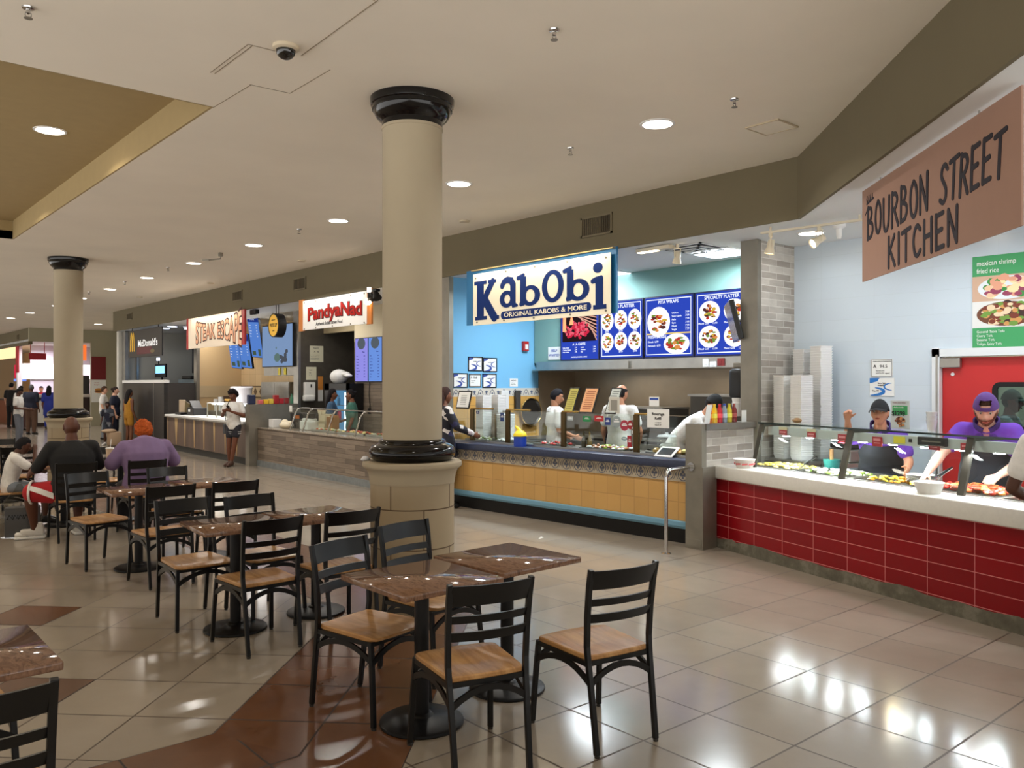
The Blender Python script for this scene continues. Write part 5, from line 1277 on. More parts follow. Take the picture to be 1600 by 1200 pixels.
# track lights of the kitchen shop
t = thing('track_rail', 'white lighting track under the ceiling beside the brown banner', 'track light', (7.56, 4.86, 3.335), R(-84))
MB().box((.55, 0, -.05), (1.1, .035, .02)).build('rail', mat('cream_track', (214, 204, 180), .5), t)
for x in (.1, 1.0): MB().cyl((x, 0, 0), (x, 0, -.045), .012).build('stem', mat('cream_track', (214, 204, 180), .5), t)
def track_head(x, y, z, rz, label, m=None, lit=True, tilt=35):
    t = thing('track_spotlight', label, 'spotlight', (x, y, z), R(rz), 'track light heads'); m = m or mat('cream_track', (214, 204, 180), .5)
    MB().cyl((0, 0, 0), (0, 0, -.05), .02).tube([(-.055, 0, -.05), (-.055, 0, -.15), (-.05, 0, -.16)], .006).tube([(.055, 0, -.05), (.055, 0, -.15), (.05, 0, -.16)], .006).box((0, 0, -.05), (.12, .02, .01)).build('yoke', m, t)
    q = Matrix.Rotation(R(tilt), 3, 'X'); c = Vector((0, 0, -.14))
    MB().lathe([(.03, .06), (.034, .055), (.036, -.02), (.05, -.06), (.052, -.085), (.044, -.08)], 20, c, m=q, cap=False).build('can', m, t, smooth=True)
    if lit: MB().lathe([(.044, -.072), (.043, -.07)], 20, c, m=q).build('bulb', glow('bulb_glow', (255, 236, 204), 12), t)
track_head(7.57, 4.76, 3.285, 30, 'white track head at the brick wall end of the track', tilt=10)
track_head(7.63, 4.26, 3.285, 60, 'lit white track head beside the brown banner', tilt=60)
downlight(8.25, 4.7, 3.345, 'round lit downlight beside the track of the brick walled kitchen', None)
t = thing('ceiling_hanger', 'small white socket fixing under the kitchen ceiling near the banner', 'fixture', (8.0, 4.25, 3.345)); MB().lathe([(.07, 0), (.065, -.03), (.03, -.05), (.028, -.12), (.02, -.15)], 16).build('socket', WHITE, t, smooth=True)
downlight(7.9, 3.45, 3.345, 'round lit downlight hidden behind the brown banner', None)
# bottles and cards along the steel shelf of the low brick wall
BOT = [(7.40, 'orange', (226, 120, 24), 'clear orange soda bottle, leftmost on the steel shelf of the brick wall'), (7.49, 'yellow', (236, 196, 40), 'yellow soda bottle on the steel shelf of the brick wall'), (7.585, 'red', (196, 30, 48), 'bright red soda bottle on the steel shelf of the brick wall'), (7.67, 'grey_blue', (140, 160, 176), 'clear bottle with a blue cap on the steel shelf of the brick wall'), (7.76, 'lime', (206, 190, 40), 'yellow green soda bottle on the steel shelf of the brick wall'), (7.85, 'maroon', (122, 28, 28), 'dark red sauce bottle, rightmost on the steel shelf of the brick wall')]
for x, n, c, lab in BOT:
    t = thing('soda_bottle', lab, 'bottle', (x, 5.39, 1.31), 0, 'bottles on the steel shelf'); k = 1 if n != 'maroon' else .85
    MB().lathe([(.026, 0), (.03, .004), (.031, .05), (.027, .075), (.031, .1), (.03, .135), (.014, .175), (.013, .19)], 18).build('bottle', mat('soda_' + n, c, .12, coat=.5), t, smooth=True)
    MB().lathe([(.032, .055), (.032, .1)], 18, cap=False).build('wrapper', mat('wrap_' + n, [min(255, v + 60) for v in c], .4), t, smooth=True)
    MB().lathe([(.015, .185), (.015, .205)], 14).build('cap', mat('cap_' + n, (40, 70, 160) if n == 'grey_blue' else c, .4), t)
for x, lab, lean in [(7.28, 'white card leaning left of the soda bottles', .05), (7.96, 'small white card right of the soda bottles', 0)]:
    o = MB().prism([(0, 0), (.09, 0), (.09 + lean, .2 if lean else .13), (lean, .2 if lean else .13)], (0, 0, 0), (1, 0, 0), (0, 0, 1), (0, .004, 0)).build('table_card', PAPER, None, loc=(x - .03, 5.345, 1.31)); tag(o, lab, 'card', 'cards on the steel shelf')
# chrome queue rail at the end of the kebab counter
t = thing('queue_rail', 'chrome pipe rail standing at the corner of the kebab counter', 'rail', (6.74, 5.44, 0))
MB().lathe([(.05, 0), (.05, .006), (.02, .014)], 20).build('floor_flange', CHROME, t)
pts = [(0, 0, .0), (0, 0, .78)] + [(.42 / .42 * .07 * (1 - math.cos(R(a))), 0, .78 + .07 * math.sin(R(a))) for a in range(15, 91, 15)] + [(.41, 0, .86)]
MB().tube(pts, .019, 14, up=(0, 1, 0)).build('pipe', CHROME, t, smooth=True)
MB().cyl((.405, 0, .86), (.42, 0, .86), .045, n=20).build('wall_flange', CHROME, t)
# ------------------------------------------------------------------ kebab shop
KO = Vector((7.10, 10.1, 0)); KU = Vector((.0502, -.9987, 0)); KN = Vector((.9987, .0502, 0)); KRZ = math.atan2(KU.y, KU.x); KL = 4.58
def kw(s, t, z=0.0): return KO + KU * s + KN * t + Vector((0, 0, z))
YT2 = tile_mat('yellow_counter_tile', (208, 164, 98), (198, 155, 90), (182, 142, 88), .2, .2, .004, axes=(0, 2), brick=0, rough=.3, grain=.07, off=(0, -.05))
t = thing('kebab_counter', 'long counter with yellow tiles, a floral tile band and a navy top', 'counter', KO, KRZ)
MB().bx(0, KL, 0, .1, 0, .17).build('kick_board', BLACK, t)
MB().bx(0, KL, -.05, .1, .25, .68).build('tiled_front', YT2, t)
MB().bx(0, KL, -.075, .1, .185, .25).bx(0, KL, -.06, .1, .165, .19).build('blue_ledge', mat('light_blue_metal', (122, 172, 200), .35, .2), t, bevel=.01)
BANDT = mat('beige_band_tile', (176, 164, 142), .4, noise_amt=.15, noise_scale=14)
MB().bx(0, KL, -.06, .1, .675, .825).build('floral_band', BANDT, t); fb = t.children[-1]
fb = [c for c in t.children if c.name.startswith('floral_band')][0]
b = MB()
for k in range(24):
    x = .1 + k * .19; f = lambda p: [(x + a, c) for a, c in p]
    for da in ((0, .026), (-.022, -.006), (.022, -.006)): b.lathe([(1, 0), (1, .003)], 10, (x + da[0], -.06, .755 + da[1]), m=Matrix.Rotation(R(90), 3, 'X'), sx=.017, sy=.019)
    b.prism([(-.012, -.045), (.012, -.045), (.004, 0), (-.004, 0)], (x, -.06, .752), (1, 0, 0), (0, 0, 1), (0, -.003, 0))
    b.tube([(x + .062 * math.cos(R(q)), -.062, .75 + .062 * math.sin(R(q))) for q in range(0, 360, 20)], 1, flat=(.004, .0015), up=(0, 1, 0), closed=True)
    b.tube([(x + .068, -.062, .70), (x + .095, -.062, .75), (x + .122, -.062, .80)], .003, 5).tube([(x + .122, -.062, .70), (x + .095, -.062, .75), (x + .068, -.062, .80)], .003, 5)
b.build('glazed_motif', mat('slate_glaze', (84, 88, 104), .35), fb)
MB().rbox((KL / 2, .14, .865), (KL, .5, .095), .016, 3).build('countertop', NAVY, t, smooth=True)
MB().bx(0, KL, .12, .14, .905, .935).build('raised_rim', STEEL, t)
MB().bx(0, KL, .1, .75, 0, .82).build('cabinet_body', STEEL, t)
MB().bx(0, KL - .3, .39, .85, .80, .90).build('work_top', STEEL, t)
# flat sneeze guard
BRONZE = mat('bronze_post', (92, 74, 46), .35, .8); BRASS = mat('brass_tube', (206, 172, 108), .25, .9)
t = thing('sneeze_guard', 'upright glass guard with bronze posts along the navy counter', 'sneeze guard', kw(0, .3, .912), KRZ)
gp = [.58, 1.33, 2.38, 3.56]
for x in gp:
    MB().bx(x - .035, x + .035, -.018, .018, 0, .455).build('post', BRONZE, t); MB().tube([(x - .03, 0, .462), (x + .32, .12, .462)], .014, 10).build('top_tube', BRASS, t)
for a, c in zip([.02] + gp, gp + [4.18]): MB().bx(a + .04, c - .04, -.003, .003, .01, .445).build('pane', CLEAR, t)
MB().bx(.02, 4.18, -.004, .18, .447, .453).build('top_pane', CLEAR, t)
# stickers on the glass
def sticker(x, z, w_, h_, c, label, rnd=False):
    g = thing('sticker', label, 'sticker', kw(x, .295, .912 + z), KRZ, 'stickers on the kebab glass'); b = MB()
    if rnd: b.lathe([(1, 0), (1, .001)], 20, (0, 0, 0), m=Matrix.Rotation(R(90), 3, 'X'), sx=w_ / 2, sy=h_ / 2)
    else: b.bx(-w_ / 2, w_ / 2, -.001, 0, -h_ / 2, h_ / 2)
    b.build('label_face', mat('sticker_%d_%d_%d' % c, c, .5), g)
    MB().bx(-w_ * .3, w_ * .3, -.002, -.001, -h_ * .05, h_ * .08).bx(-w_ * .2, w_ * .2, -.002, -.001, h_ * .15, h_ * .22).build('print', WHITE, g)
for a in [(2.78, .38, .13, .07, (40, 140, 80), 'green sticker at the top of the kebab glass'), (2.98, .39, .15, .07, (186, 44, 48), 'wide red sticker at the top of the kebab glass'), (3.12, .36, .09, .09, (40, 60, 130), 'dark blue sticker at the top of the kebab glass'),
          (3.26, .36, .14, .14, (150, 160, 160), 'grey round sticker on the kebab glass', True), (3.38, .32, .13, .13, (176, 52, 70), 'large red round sticker on the kebab glass', True), (3.47, .33, .09, .11, (170, 30, 40), 'small dark red oval sticker beside the bronze post', True),
          (3.38, .16, .09, .05, (140, 170, 170), 'pale teal oval sticker low on the kebab glass', True), (3.46, .13, .07, .14, (176, 36, 48), 'upright red sticker low on the kebab glass'), (3.50, .24, .03, .3, (120, 120, 110), 'strip of small card stickers beside the bronze post'), (2.5, .38, .1, .05, (190, 200, 200), 'pale sticker right of the third bronze post'), (.70, .41, .06, .04, (40, 60, 110), 'small navy sticker right of the first bronze post'), (1.22, .36, .08, .12, (50, 70, 120), 'navy sticker left of the second bronze post')]: sticker(*a)
# three menu boards leaning on the glass
for x, c, pr, lab in [(2.42, (196, 186, 92), (120, 110, 50), 'narrow leaning menu board with a yellow sheet on the kebab glass'), (2.72, (236, 176, 124), (150, 60, 40), 'leaning menu board with an orange sheet on the kebab glass'), (3.12, (206, 212, 206), (60, 70, 66), 'leaning menu board with a pale grey sheet on the kebab glass')]:
    t = thing('menu_board', lab, 'menu board', kw(x, .34, 1.378), KRZ, 'leaning menu boards'); w_ = .14 if x != 2.72 else .2
    q = Matrix.Rotation(R(-24), 3, 'X'); h_ = .32
    MB().box(q @ Vector((0, .006, h_ / 2)), (w_ + .03, .012, h_ + .03), m=q).build('frame', BLACK, t)
    MB().box(q @ Vector((0, -.002, h_ / 2)), (w_, .004, h_), m=q).build('sheet', mat('menu_sheet_%d' % c[0], c, .6), t)
    b = MB()
    for k in range(9): b.box(q @ Vector((random.uniform(-.01, .01), -.0045, .04 + k * .03)), (w_ * .7, .001, .009), m=q)
    b.build('print', mat('menu_print_%d' % pr[0], pr, .7), t)
t = thing('framed_menu', 'black framed white menu behind the woman in the floral dress', 'menu board', kw(.28, .36, 1.372), KRZ, 'leaning menu boards'); q = Matrix.Rotation(R(-14), 3, 'X')
MB().box(q @ Vector((0, .006, .13)), (.30, .012, .27), m=q).build('frame', BLACK, t); MB().box(q @ Vector((0, -.002, .13)), (.26, .004, .23), m=q).build('sheet', PAPER, t)
b = MB()
for k in range(6): b.box(q @ Vector((0, -.0045, .06 + k * .026)), (.13, .001, .006), m=q)
b.build('print', INK, t)
# beverage sign on the glass, card above it
t = panel('refill_sign', 'white beverage refill paper taped on the kebab glass', 'sign', (7.50, 6.33, 1.225), (.0502, -.9987)); MB().box((.155, .11, .0), (.31, .215, .004)).build('sheet', PAPER, t)
text_lines(t, [('Beverage', .155, .145, .034, 1, .02, 'CENTER'), ('Refill', .155, .095, .034, 1, .02, 'CENTER'), ('small $0.99', .155, .055, .014, 1, .0, 'CENTER'), ('large $1.49', .155, .03, .014, 1, .0, 'CENTER')], INK)
t = panel('price_card', 'small white card with a blue heading above the beverage paper', 'card', (7.62, 6.40, 1.47), (.0502, -.9987)); MB().box((.07, .055, 0), (.14, .11, .004)).build('sheet', PAPER, t); MB().box((.07, .085, .003), (.12, .025, .002)).build('print', BLUEINK, t)
MB().cyl((.07, 0, 0), (.07, -.1, 0), .004).build('stake', STEEL, t)
t = panel('paper_note', 'pale printed sheet taped over the glass before the balding cook', 'notice', (7.60, 7.02, 1.37), (.0502, -.9987)); MB().box((.08, .1, 0), (.17, .2, .004)).build('sheet', mat('grey_sheet', (206, 202, 190), .8), t); MB().box((.08, .1, .003), (.1, .13, .001)).build('print', mat('grey_print2', (150, 146, 136), .8), t)
# tablet, yellow-lidded jar
t = thing('card_tablet', 'white payment tablet on the end of the navy counter', 'tablet', kw(4.12, .14, .912), KRZ)
q = Matrix.Rotation(R(32), 3, 'X'); MB().rbox(q @ Vector((0, .02, .05)), (.25, .19, .014), .006, m=q).build('case', WHITE, t, smooth=True); MB().box(q @ Vector((0, .02, .0578)), (.19, .13, .002), m=q).build('screen', mat('screen_dark', (52, 56, 60), .1), t); MB().box((0, .05, .03), (.1, .08, .06)).build('stand', BLACK, t)
t = thing('tip_jar', 'blue tub with a yellow spouted lid on the navy counter', 'jar', kw(1.84, .04, .912), KRZ)
MB().lathe([(.085, 0), (.085, .13), (.08, .135)], 28).build('tub', mat('royal_blue_plastic', (24, 62, 168), .35), t, smooth=True)
b = MB(); b.lathe([(.09, .132), (.09, .15), (.078, .175), (.05, .2), (.02, .21)], 28); b.tube([(0, 0, .19), (-.03, 0, .225), (-.085, 0, .255)], [.03, .024, .016], 12); b.build('lid', mat('yellow_plastic', (240, 214, 40), .35), t, smooth=True)
t = thing('oil_bottles', 'small glass bottles of dressing beside the third bronze post', 'bottles', kw(2.62, .42, .912), KRZ)
for k in range(2): MB().lathe([(.032, 0), (.034, .1), (.014, .15), (.013, .19), (.004, .22)], 16, (k * .08, .02 * k, 0)).build('bottle', mat('dressing_%d' % k, ((70, 62, 44), (120, 100, 60))[k], .15), t, smooth=True)
# food along the work top
def tray_food(x, y, w_, d_, mats, n, r, label, z=.90):
    t = thing('food_tray', label, 'tray', kw(x, y, z), KRZ, 'food trays on the kebab work top'); MB().bx(-w_ / 2, w_ / 2, -d_ / 2, d_ / 2, 0, .006).bx(-w_ / 2, w_ / 2, -d_ / 2, -d_ / 2 + .006, 0, .03).bx(-w_ / 2, w_ / 2, d_ / 2 - .006, d_ / 2, 0, .03).build('tray', STEEL, t); heap(t, 'food', mats, -w_ / 2, w_ / 2, -d_ / 2, d_ / 2, .012, n, r, int(x * 10))
tray_food(.55, .55, .5, .3, VEG, 30, .02, 'tray of pale salads near the floral dress'); tray_food(1.2, .55, .5, .3, [food('wrap', (214, 214, 208)), food('wrap2', (190, 190, 186))], 18, .04, 'tray of wrapped rolls behind the first kebab pane')
tray_food(2.0, .52, .5, .3, [food('grey_meat', (110, 100, 88)), food('onion_bit', (226, 222, 204)), food('tomato', (196, 52, 44))], 40, .028, 'tray of grilled meat and onions before the first cook'); tray_food(2.95, .5, .7, .3, [food('kebab_tan', (176, 120, 84)), food('lettuce', (170, 196, 70)), food('foil', (220, 220, 220))], 60, .032, 'tray of meat and lettuce before the balding cook')
tray_food(3.9, .5, .5, .3, [food('wrapper_tan', (214, 170, 96)), food('bread', (236, 206, 130))], 10, .06, 'wooden tray of flat bread right of the last bronze post')
t = thing('glass_jar', 'round glass sweet jar behind the last kebab pane', 'jar', kw(3.85, .5, .94), KRZ); MB().lathe([(.08, 0), (.11, .05), (.11, .13), (.08, .17)], 28, cap=False).build('jar', CLEAR, t, smooth=True); MB().lathe([(.115, .17), (.1, .19), (.02, .2), (.02, .22)], 28).build('lid', mat('clear_lid', (216, 220, 222), .1), t, smooth=True); MB().ball((0, 0, .06), (.085, .085, .04), 16).build('sweets', WHITE, t, smooth=True); MB().lathe([(.085, 0), (.085, .01)], 24).build('jar_bottom', mat('clear_lid', (216, 220, 222), .1), t)
# foam stacks on the left of the work top
tray_stack(kw(.42, .66, .90), KRZ, 27, .0235, 'white foam container in the tall stack before the blue kebab wall', 'tall kebab stack of foam containers')
tray_stack(kw(.42, .96, .90), KRZ, 27, .0235, 'white foam container in the tall stack before the blue kebab wall', 'tall kebab stack of foam containers')
tray_stack(kw(.86, .70, .90), KRZ, 15, .0235, 'white foam container in the lower stack right of the first bronze post', 'low kebab stack of foam containers', 1.1)
t = thing('back_shelf', 'steel table under the foam stacks of the kebab shop', 'table', kw(.3, .95, 0), KRZ); MB().bx(.0, .9, -.1, .2, .86, .9).build('top', STEEL, t)
for x in (.05, .85): MB().bx(x - .02, x + .02, -.02, .1, 0, .86).build('leg', STEEL, t)
t = thing('stock_pot', 'lidded steel stock pot by the floral tile band', 'pot', (8.05, 9.55, .9)); MB().lathe([(.15, 0), (.15, .36), (.16, .365)], 32).build('pot', STEEL, t, smooth=True); MB().lathe([(.165, .365), (.14, .4), (.03, .41), (.03, .44)], 32).build('lid', STEEL, t, smooth=True)
o = MB().bx(7.85, 9.25, 9.35, 9.95, .82, .9).bx(7.9, 9.2, 9.4, 9.9, 0, .82).build('prep_table', STEEL); tag(o, 'steel prep table with the stock pot before the yellow tiles', 'table')
t = thing('round_pan', 'large round black pan hung on the yellow tiled wall', 'pan', (9.05, 10.09, 1.28)); q = Matrix.Rotation(R(90), 3, 'X'); MB().lathe([(.2, 0), (.22, .03), (.21, .03), (.19, .008)], 36, m=q).build('pan', mat('pan_dark', (54, 50, 46), .35, .6), t, smooth=True)
MB().tube([(.22 * math.cos(R(a)), -.03, .22 * math.sin(R(a))) for a in range(0, 360, 15)], .008, 8, closed=True).build('rim', BRASS, t)
for x, w_, c, lab in [(8.5, .16, (222, 222, 220), 'white paper hung before the floral tile band'), (8.78, .1, (60, 56, 52), 'dark bundle of utensils hung before the floral tile band')]:
    o = MB().rbox((0, 0, .15), (w_, .05, .32), .015).build('hanging_paper', mat('hung_%d' % c[0], c, .6), None, loc=(x, 10.09, 1.32)); tag(o, lab, 'paper')
# certificates, notice and alarm on the blue wall (wall faces the camera)
for x, z, lab in [(7.82, 1.93, 'upper left framed blue curve certificate on the blue wall'), (8.11, 1.92, 'upper right framed blue curve certificate on the blue wall'), (7.53, 1.675, 'lower left framed blue curve certificate on the blue wall'), (8.10, 1.67, 'lower right framed blue curve certificate on the blue wall')]:
    t = notice('framed_certificate', lab, 'certificate', 0, x, z, .28, .22, right=(1, 0), frame=BLACK, group='framed certificates on the blue wall', plane_y=10.148); swooshes(t, .28, .22, mat('indigo_ink', (64, 84, 160), .5)); text_lines(t, [('certified', .1, .14, .016)], INK, z=.006)
t = notice('score_sheet', 'silver framed score sheet between the two lower certificates', 'certificate', 0, 7.84, 1.685, .23, .2, right=(1, 0), frame=STEEL, plane_y=10.148); text_lines(t, [('A  95.0', .03, .13, .03), ('inspection', .04, .09, .014), ('report', .04, .06, .014)], INK, z=.006)
t = notice('small_notice', 'small white printed notice above the tile band', 'notice', 0, 8.66, 1.69, .17, .13, right=(1, 0), plane_y=10.148); text_lines(t, [('NOTICE', .03, .085, .02), ('wash hands', .02, .05, .014), ('before work', .02, .025, .014)], INK, z=.006)
t = thing('fire_alarm', 'red fire alarm pull on the blue wall', 'alarm', (8.97, 10.12, 2.34)); MB().rbox((0, 0, 0), (.11, .06, .16), .008).build('case', mat('alarm_red', (168, 28, 28), .4), t); MB().bx(-.03, .03, -.035, -.03, -.05, .03).build('handle', WHITE, t)
# ceiling parts over the kitchen
t = thing('ceiling_diffuser', 'square ceiling air diffuser with dark louvres over the kebab kitchen', 'vent', (8.12, 6.12, 3.345))
for k, (s, z) in enumerate([(.30, 0), (.23, -.015), (.16, -.03), (.09, -.04)]):
    b = MB(); w_ = .028
    for sx, sy in ((1, 0), (-1, 0), (0, 1), (0, -1)): b.box((sx * s, sy * s, z - .008), (w_ if sx else 2 * s + w_, w_ if sy else 2 * s + w_, .012))
    b.build('louvre', mat('diffuser_white', (206, 208, 208), .6), t)
MB().box((0, 0, -.002), (.6, .6, .003)).build('duct', mat('duct_black', (24, 24, 24), .9), t)
for (x, y), lab in [((8.62, 6.1), 'lit ceiling panel right of the air diffuser'), ((9.0, 8.35), 'lit ceiling panel left behind the blue sign')]:
    t = thing('troffer_light', lab, 'light', (x, y, 3.345)); MB().box((0, 0, -.006), (.64, .64, .012)).build('frame', WHITE, t); MB().box((0, 0, -.014), (.58, .58, .006)).build('diffuser', glow('troffer_glow', (232, 242, 255), 7), t)
t = thing('sign_light', 'bar lamp under the soffit at the right end of the blue sign', 'lamp', (7.66, 6.35, 3.335)); MB().box((0, 0, -.02), (.1, .5, .04)).build('housing', mat('cream_track', (214, 204, 180), .5), t); MB().box((0, .1, -.043), (.07, .28, .006)).build('tube', glow('tube_glow', (255, 236, 196), 9), t)
track_head(7.70, 6.05, 3.34, 0, 'clear caged track head right of the blue sign', tilt=8); track_head(8.0, 10.55 - .8, 3.34, 0, 'lit track head at the left end of the blue sign beside the column', tilt=8)
area_light('sign_lamp', (7.16, 8.02, 3.33), .03, 8, (1, .90, .72), size_y=2.6, rot=(0, R(-22), 0))
for y in (7.0, 7.7, 8.4, 9.1):
    o = MB().lathe([(.05, .0), (.045, -.015)], 16).build('sign_spotlight', glow('bulb_glow', (255, 236, 204), 12), None, loc=(7.5, y, 3.34)); tag(o, 'small recessed lamp %s behind the blue and white sign' % {7.0: 'furthest right', 7.7: 'second from the right', 8.4: 'second from the left', 9.1: 'furthest left'}[y], 'light', 'recessed lamps behind the sign')

# menu light boxes on the bulkhead
PB = glow('menu_blue', (48, 74, 190), 1.0); PW = glow('menu_white', (236, 242, 255), 1.25); PLATE = glow('menu_plate', (250, 248, 250), 1.3)
dish = [glow('dish_%d' % i, c, .95) for i, c in enumerate([(196, 60, 48), (222, 184, 70), (120, 150, 60), (150, 70, 50), (230, 150, 80), (90, 50, 50)])]
MENUY = [9.447, 8.603, 7.743, 6.868, 6.0]
def lightbox(i, label):
    y0, y1 = MENUY[i], MENUY[i + 1]; w_ = y0 - y1 - .02; h_ = .86
    t = panel('menu_lightbox', label, 'menu board', (9.16, y0 - .01, 2.09), (0, -1), 'lit menus over the kebab kitchen')
    MB().box((w_ / 2, h_ / 2, .03), (w_, h_, .06)).build('case', mat('menu_case', (24, 26, 60), .4), t); return t, w_, h_
def plate(t, x, y, r, seed, ry=None, cols=None):
    rr = random.Random(seed); b = MB(); ry = ry or r; b.disc((x, y, .066), r, ry, 24, .001, 0)
    cs = cols or range(1, 7)
    for k in range(26): a = rr.uniform(0, 6.28); q = math.sqrt(rr.random()) * .62; b.disc((x + math.cos(a) * q * r, y + math.sin(a) * q * ry, .0671 + k * 3e-5), r * rr.uniform(.1, .26), r * rr.uniform(.06, .14), 8, .0004, rr.choice(list(cs)))
    b.build('pictured_dish', [PLATE] + dish, t)
def face(t, w_, h_, m, x0=.02, y0=.02): MB().box((w_ / 2, h_ / 2, .062), (w_ - 2 * x0, h_ - 2 * y0, .004)).build('lit_face', m, t)
def mframe(t, w_, h_): MB().box((w_ / 2, .05, .065), (w_ - .08, .012, .002)).box((w_ / 2, h_ - .05, .065), (w_ - .08, .012, .002)).box((.045, h_ / 2, .065), (.01, h_ - .1, .002)).box((w_ - .045, h_ / 2, .065), (.01, h_ - .1, .002)).build('printed_frame', PW, t)
t, w_, h_ = lightbox(0, 'lit menu with red skewers over flames, leftmost in the kebab kitchen'); face(t, w_, h_, PB)
MB().box((w_ / 2, .55, .065), (w_ - .1, .52, .002)).build('photo_print', glow('photo_dark', (44, 30, 34), .8), t)
b = MB(); rr = random.Random(2)
for k in range(7): stroke2d(b, [(.25 + k * .07, .76 - k * .045), (.78, .64 - k * .055)], .009, .067, .0006)
b.build('pictured_grill', glow('grill_glint', (226, 170, 150), 1), t); b = MB()
for k in range(70): a = rr.uniform(0, 6.28); q = math.sqrt(rr.random()); b.disc((.36 + math.cos(a) * q * .27, .47 + math.sin(a) * q * .13, .068 + k * 2e-5), .035 * rr.uniform(.6, 1.2), .026, 8, .0004, rr.randrange(2))
b.build('pictured_dish', [glow('kebab_red', (214, 44, 74), 1), glow('kebab_pink', (240, 100, 120), 1)], t)
b = MB(); b.prism([(.06, .45), (.14, .45), (.13, .62), (.15, .8), (.10, .68), (.07, .8)], (0, 0, .069), (1, 0, 0), (0, 1, 0), (0, 0, .0006)); b.prism([(.2, .55), (.3, .55), (.26, .72)], (0, 0, .069), (1, 0, 0), (0, 1, 0), (0, 0, .0006)); b.build('pictured_flame', glow('flame', (255, 160, 110), 1.6), t)
text_lines(t, [('A LA CARTE', w_ / 2, .235, .036, 1, .02, 'CENTER')] + [(s, x, .19 - k * .034, .02, 1) for x, L in ((.06, ('Kafta Kabob', 'Chicken Kabob', 'Shish Kabob')), (.45, ('Falafel', 'Hummus', 'Rice'))) for k, s in enumerate(L)] + [('3.99', .32, .19 - k * .034, .022, 1) for k in range(3)] + [('2.99', .71, .19 - k * .034, .022, 1) for k in range(3)] + [('ORIGINAL KABOBS & MORE', w_ / 2, .045, .02, 1, 0, 'CENTER')], PW, z=.066)
t, w_, h_ = lightbox(1, 'lit menu with two rows of three plates, half under the blue sign'); face(t, w_, h_, PB); mframe(t, w_, h_); text_lines(t, [('KABOB PLATTER', w_ / 2, .745, .05, 1, .02, 'CENTER')] + [('$9.99', .15 + k * .27, z, .024, 1, 0, 'CENTER') for k in range(3) for z in (.40, .10)], PW, z=.066)
for k in range(3): plate(t, .155 + k * .265, .57, .125, k + 3, .145); plate(t, .155 + k * .265, .26, .125, k + 13, .135)
t, w_, h_ = lightbox(2, 'lit menu with one big plate above and one salad plate below'); face(t, w_, h_, PB); mframe(t, w_, h_); plate(t, .26, .50, .20, 31, .21); plate(t, .57, .19, .22, 32, .14, (1, 1, 3, 5)); text_lines(t, [('PITA WRAPS', w_ / 2, .75, .045, 1, .02, 'CENTER'), ('FRESH SALADS', .07, .275, .04, .9, .02)] + [(s, .49, .60 - k * .045, .024, 1) for k, s in enumerate(('Chicken', 'Shish Kabob', 'Kafta', 'Gyro', 'Falafel', 'Veggie'))] + [('7.99', .72, .60 - k * .045, .028, 1) for k in range(6)] + [('Greek  6.99', .07, .215, .028), ('Fattoush  6.99', .07, .16, .028)], PW, z=.066)
MB().box((w_ / 2, .335, .065), (w_ - .1, .02, .002)).build('printed_bar', glow('menu_gold', (230, 200, 120), 1.1), t)
t, w_, h_ = lightbox(3, 'lit menu with four plates behind the dark television, rightmost'); face(t, w_, h_, PB); mframe(t, w_, h_); text_lines(t, [('SPECIALTY PLATTER', w_ / 2, .75, .045, .95, .02, 'CENTER')] + [('Mixed Grill', .06 + k * .4, z, .026, 1) for k in range(2) for z in (.425, .09)] + [('13.99', .28 + k * .4, z, .026, 1) for k in range(2) for z in (.425, .09)], PW, z=.066)
for k in range(2): plate(t, .235 + k * .39, .585, .165, 41 + k, .145); plate(t, .235 + k * .39, .26, .165, 51 + k, .145)
# hood strip, help wanted card, switches
o = MB().bx(9.1, 9.18, 5.5, 10.0, 1.945, 2.085).bx(9.06, 9.12, 8.0, 9.95, 1.955, 2.06).bx(9.12, 10.1, 5.5, 10.12, 1.945, 1.965).build('extractor_hood', STEEL); tag(o, 'long stainless extractor hood under the lit menus', 'hood')
t = notice('wanted_card', 'white help wanted paper left of the lit menus', 'notice', 9.17, 9.79, 2.12, .28, .2); text_lines(t, [('HELP', .14, .12, .045, 1, .01, 'CENTER'), ('WANTED', .14, .05, .04, 1, .01, 'CENTER')], BLUEINK, z=.006)
for y, w_, h_, z, c, lab in [(6.72, .08, .11, 1.955, (232, 234, 234), 'tall white switch plate on the hood'), (6.61, .1, .07, 1.955, (226, 228, 230), 'low white socket plate on the hood'), (6.49, .1, .1, 1.965, (120, 34, 34), 'dark red switch box on the hood')]:
    o = MB().box((0, -w_ / 2, h_ / 2), (.02, w_, h_)).box((-.012, -w_ / 2, h_ / 2), (.006, w_ * .3, h_ * .4)).build('switch_plate', mat('plate_%d' % c[0], c, .4), None, loc=(9.09, y, z)); tag(o, lab, 'switch', 'switch plates on the hood')
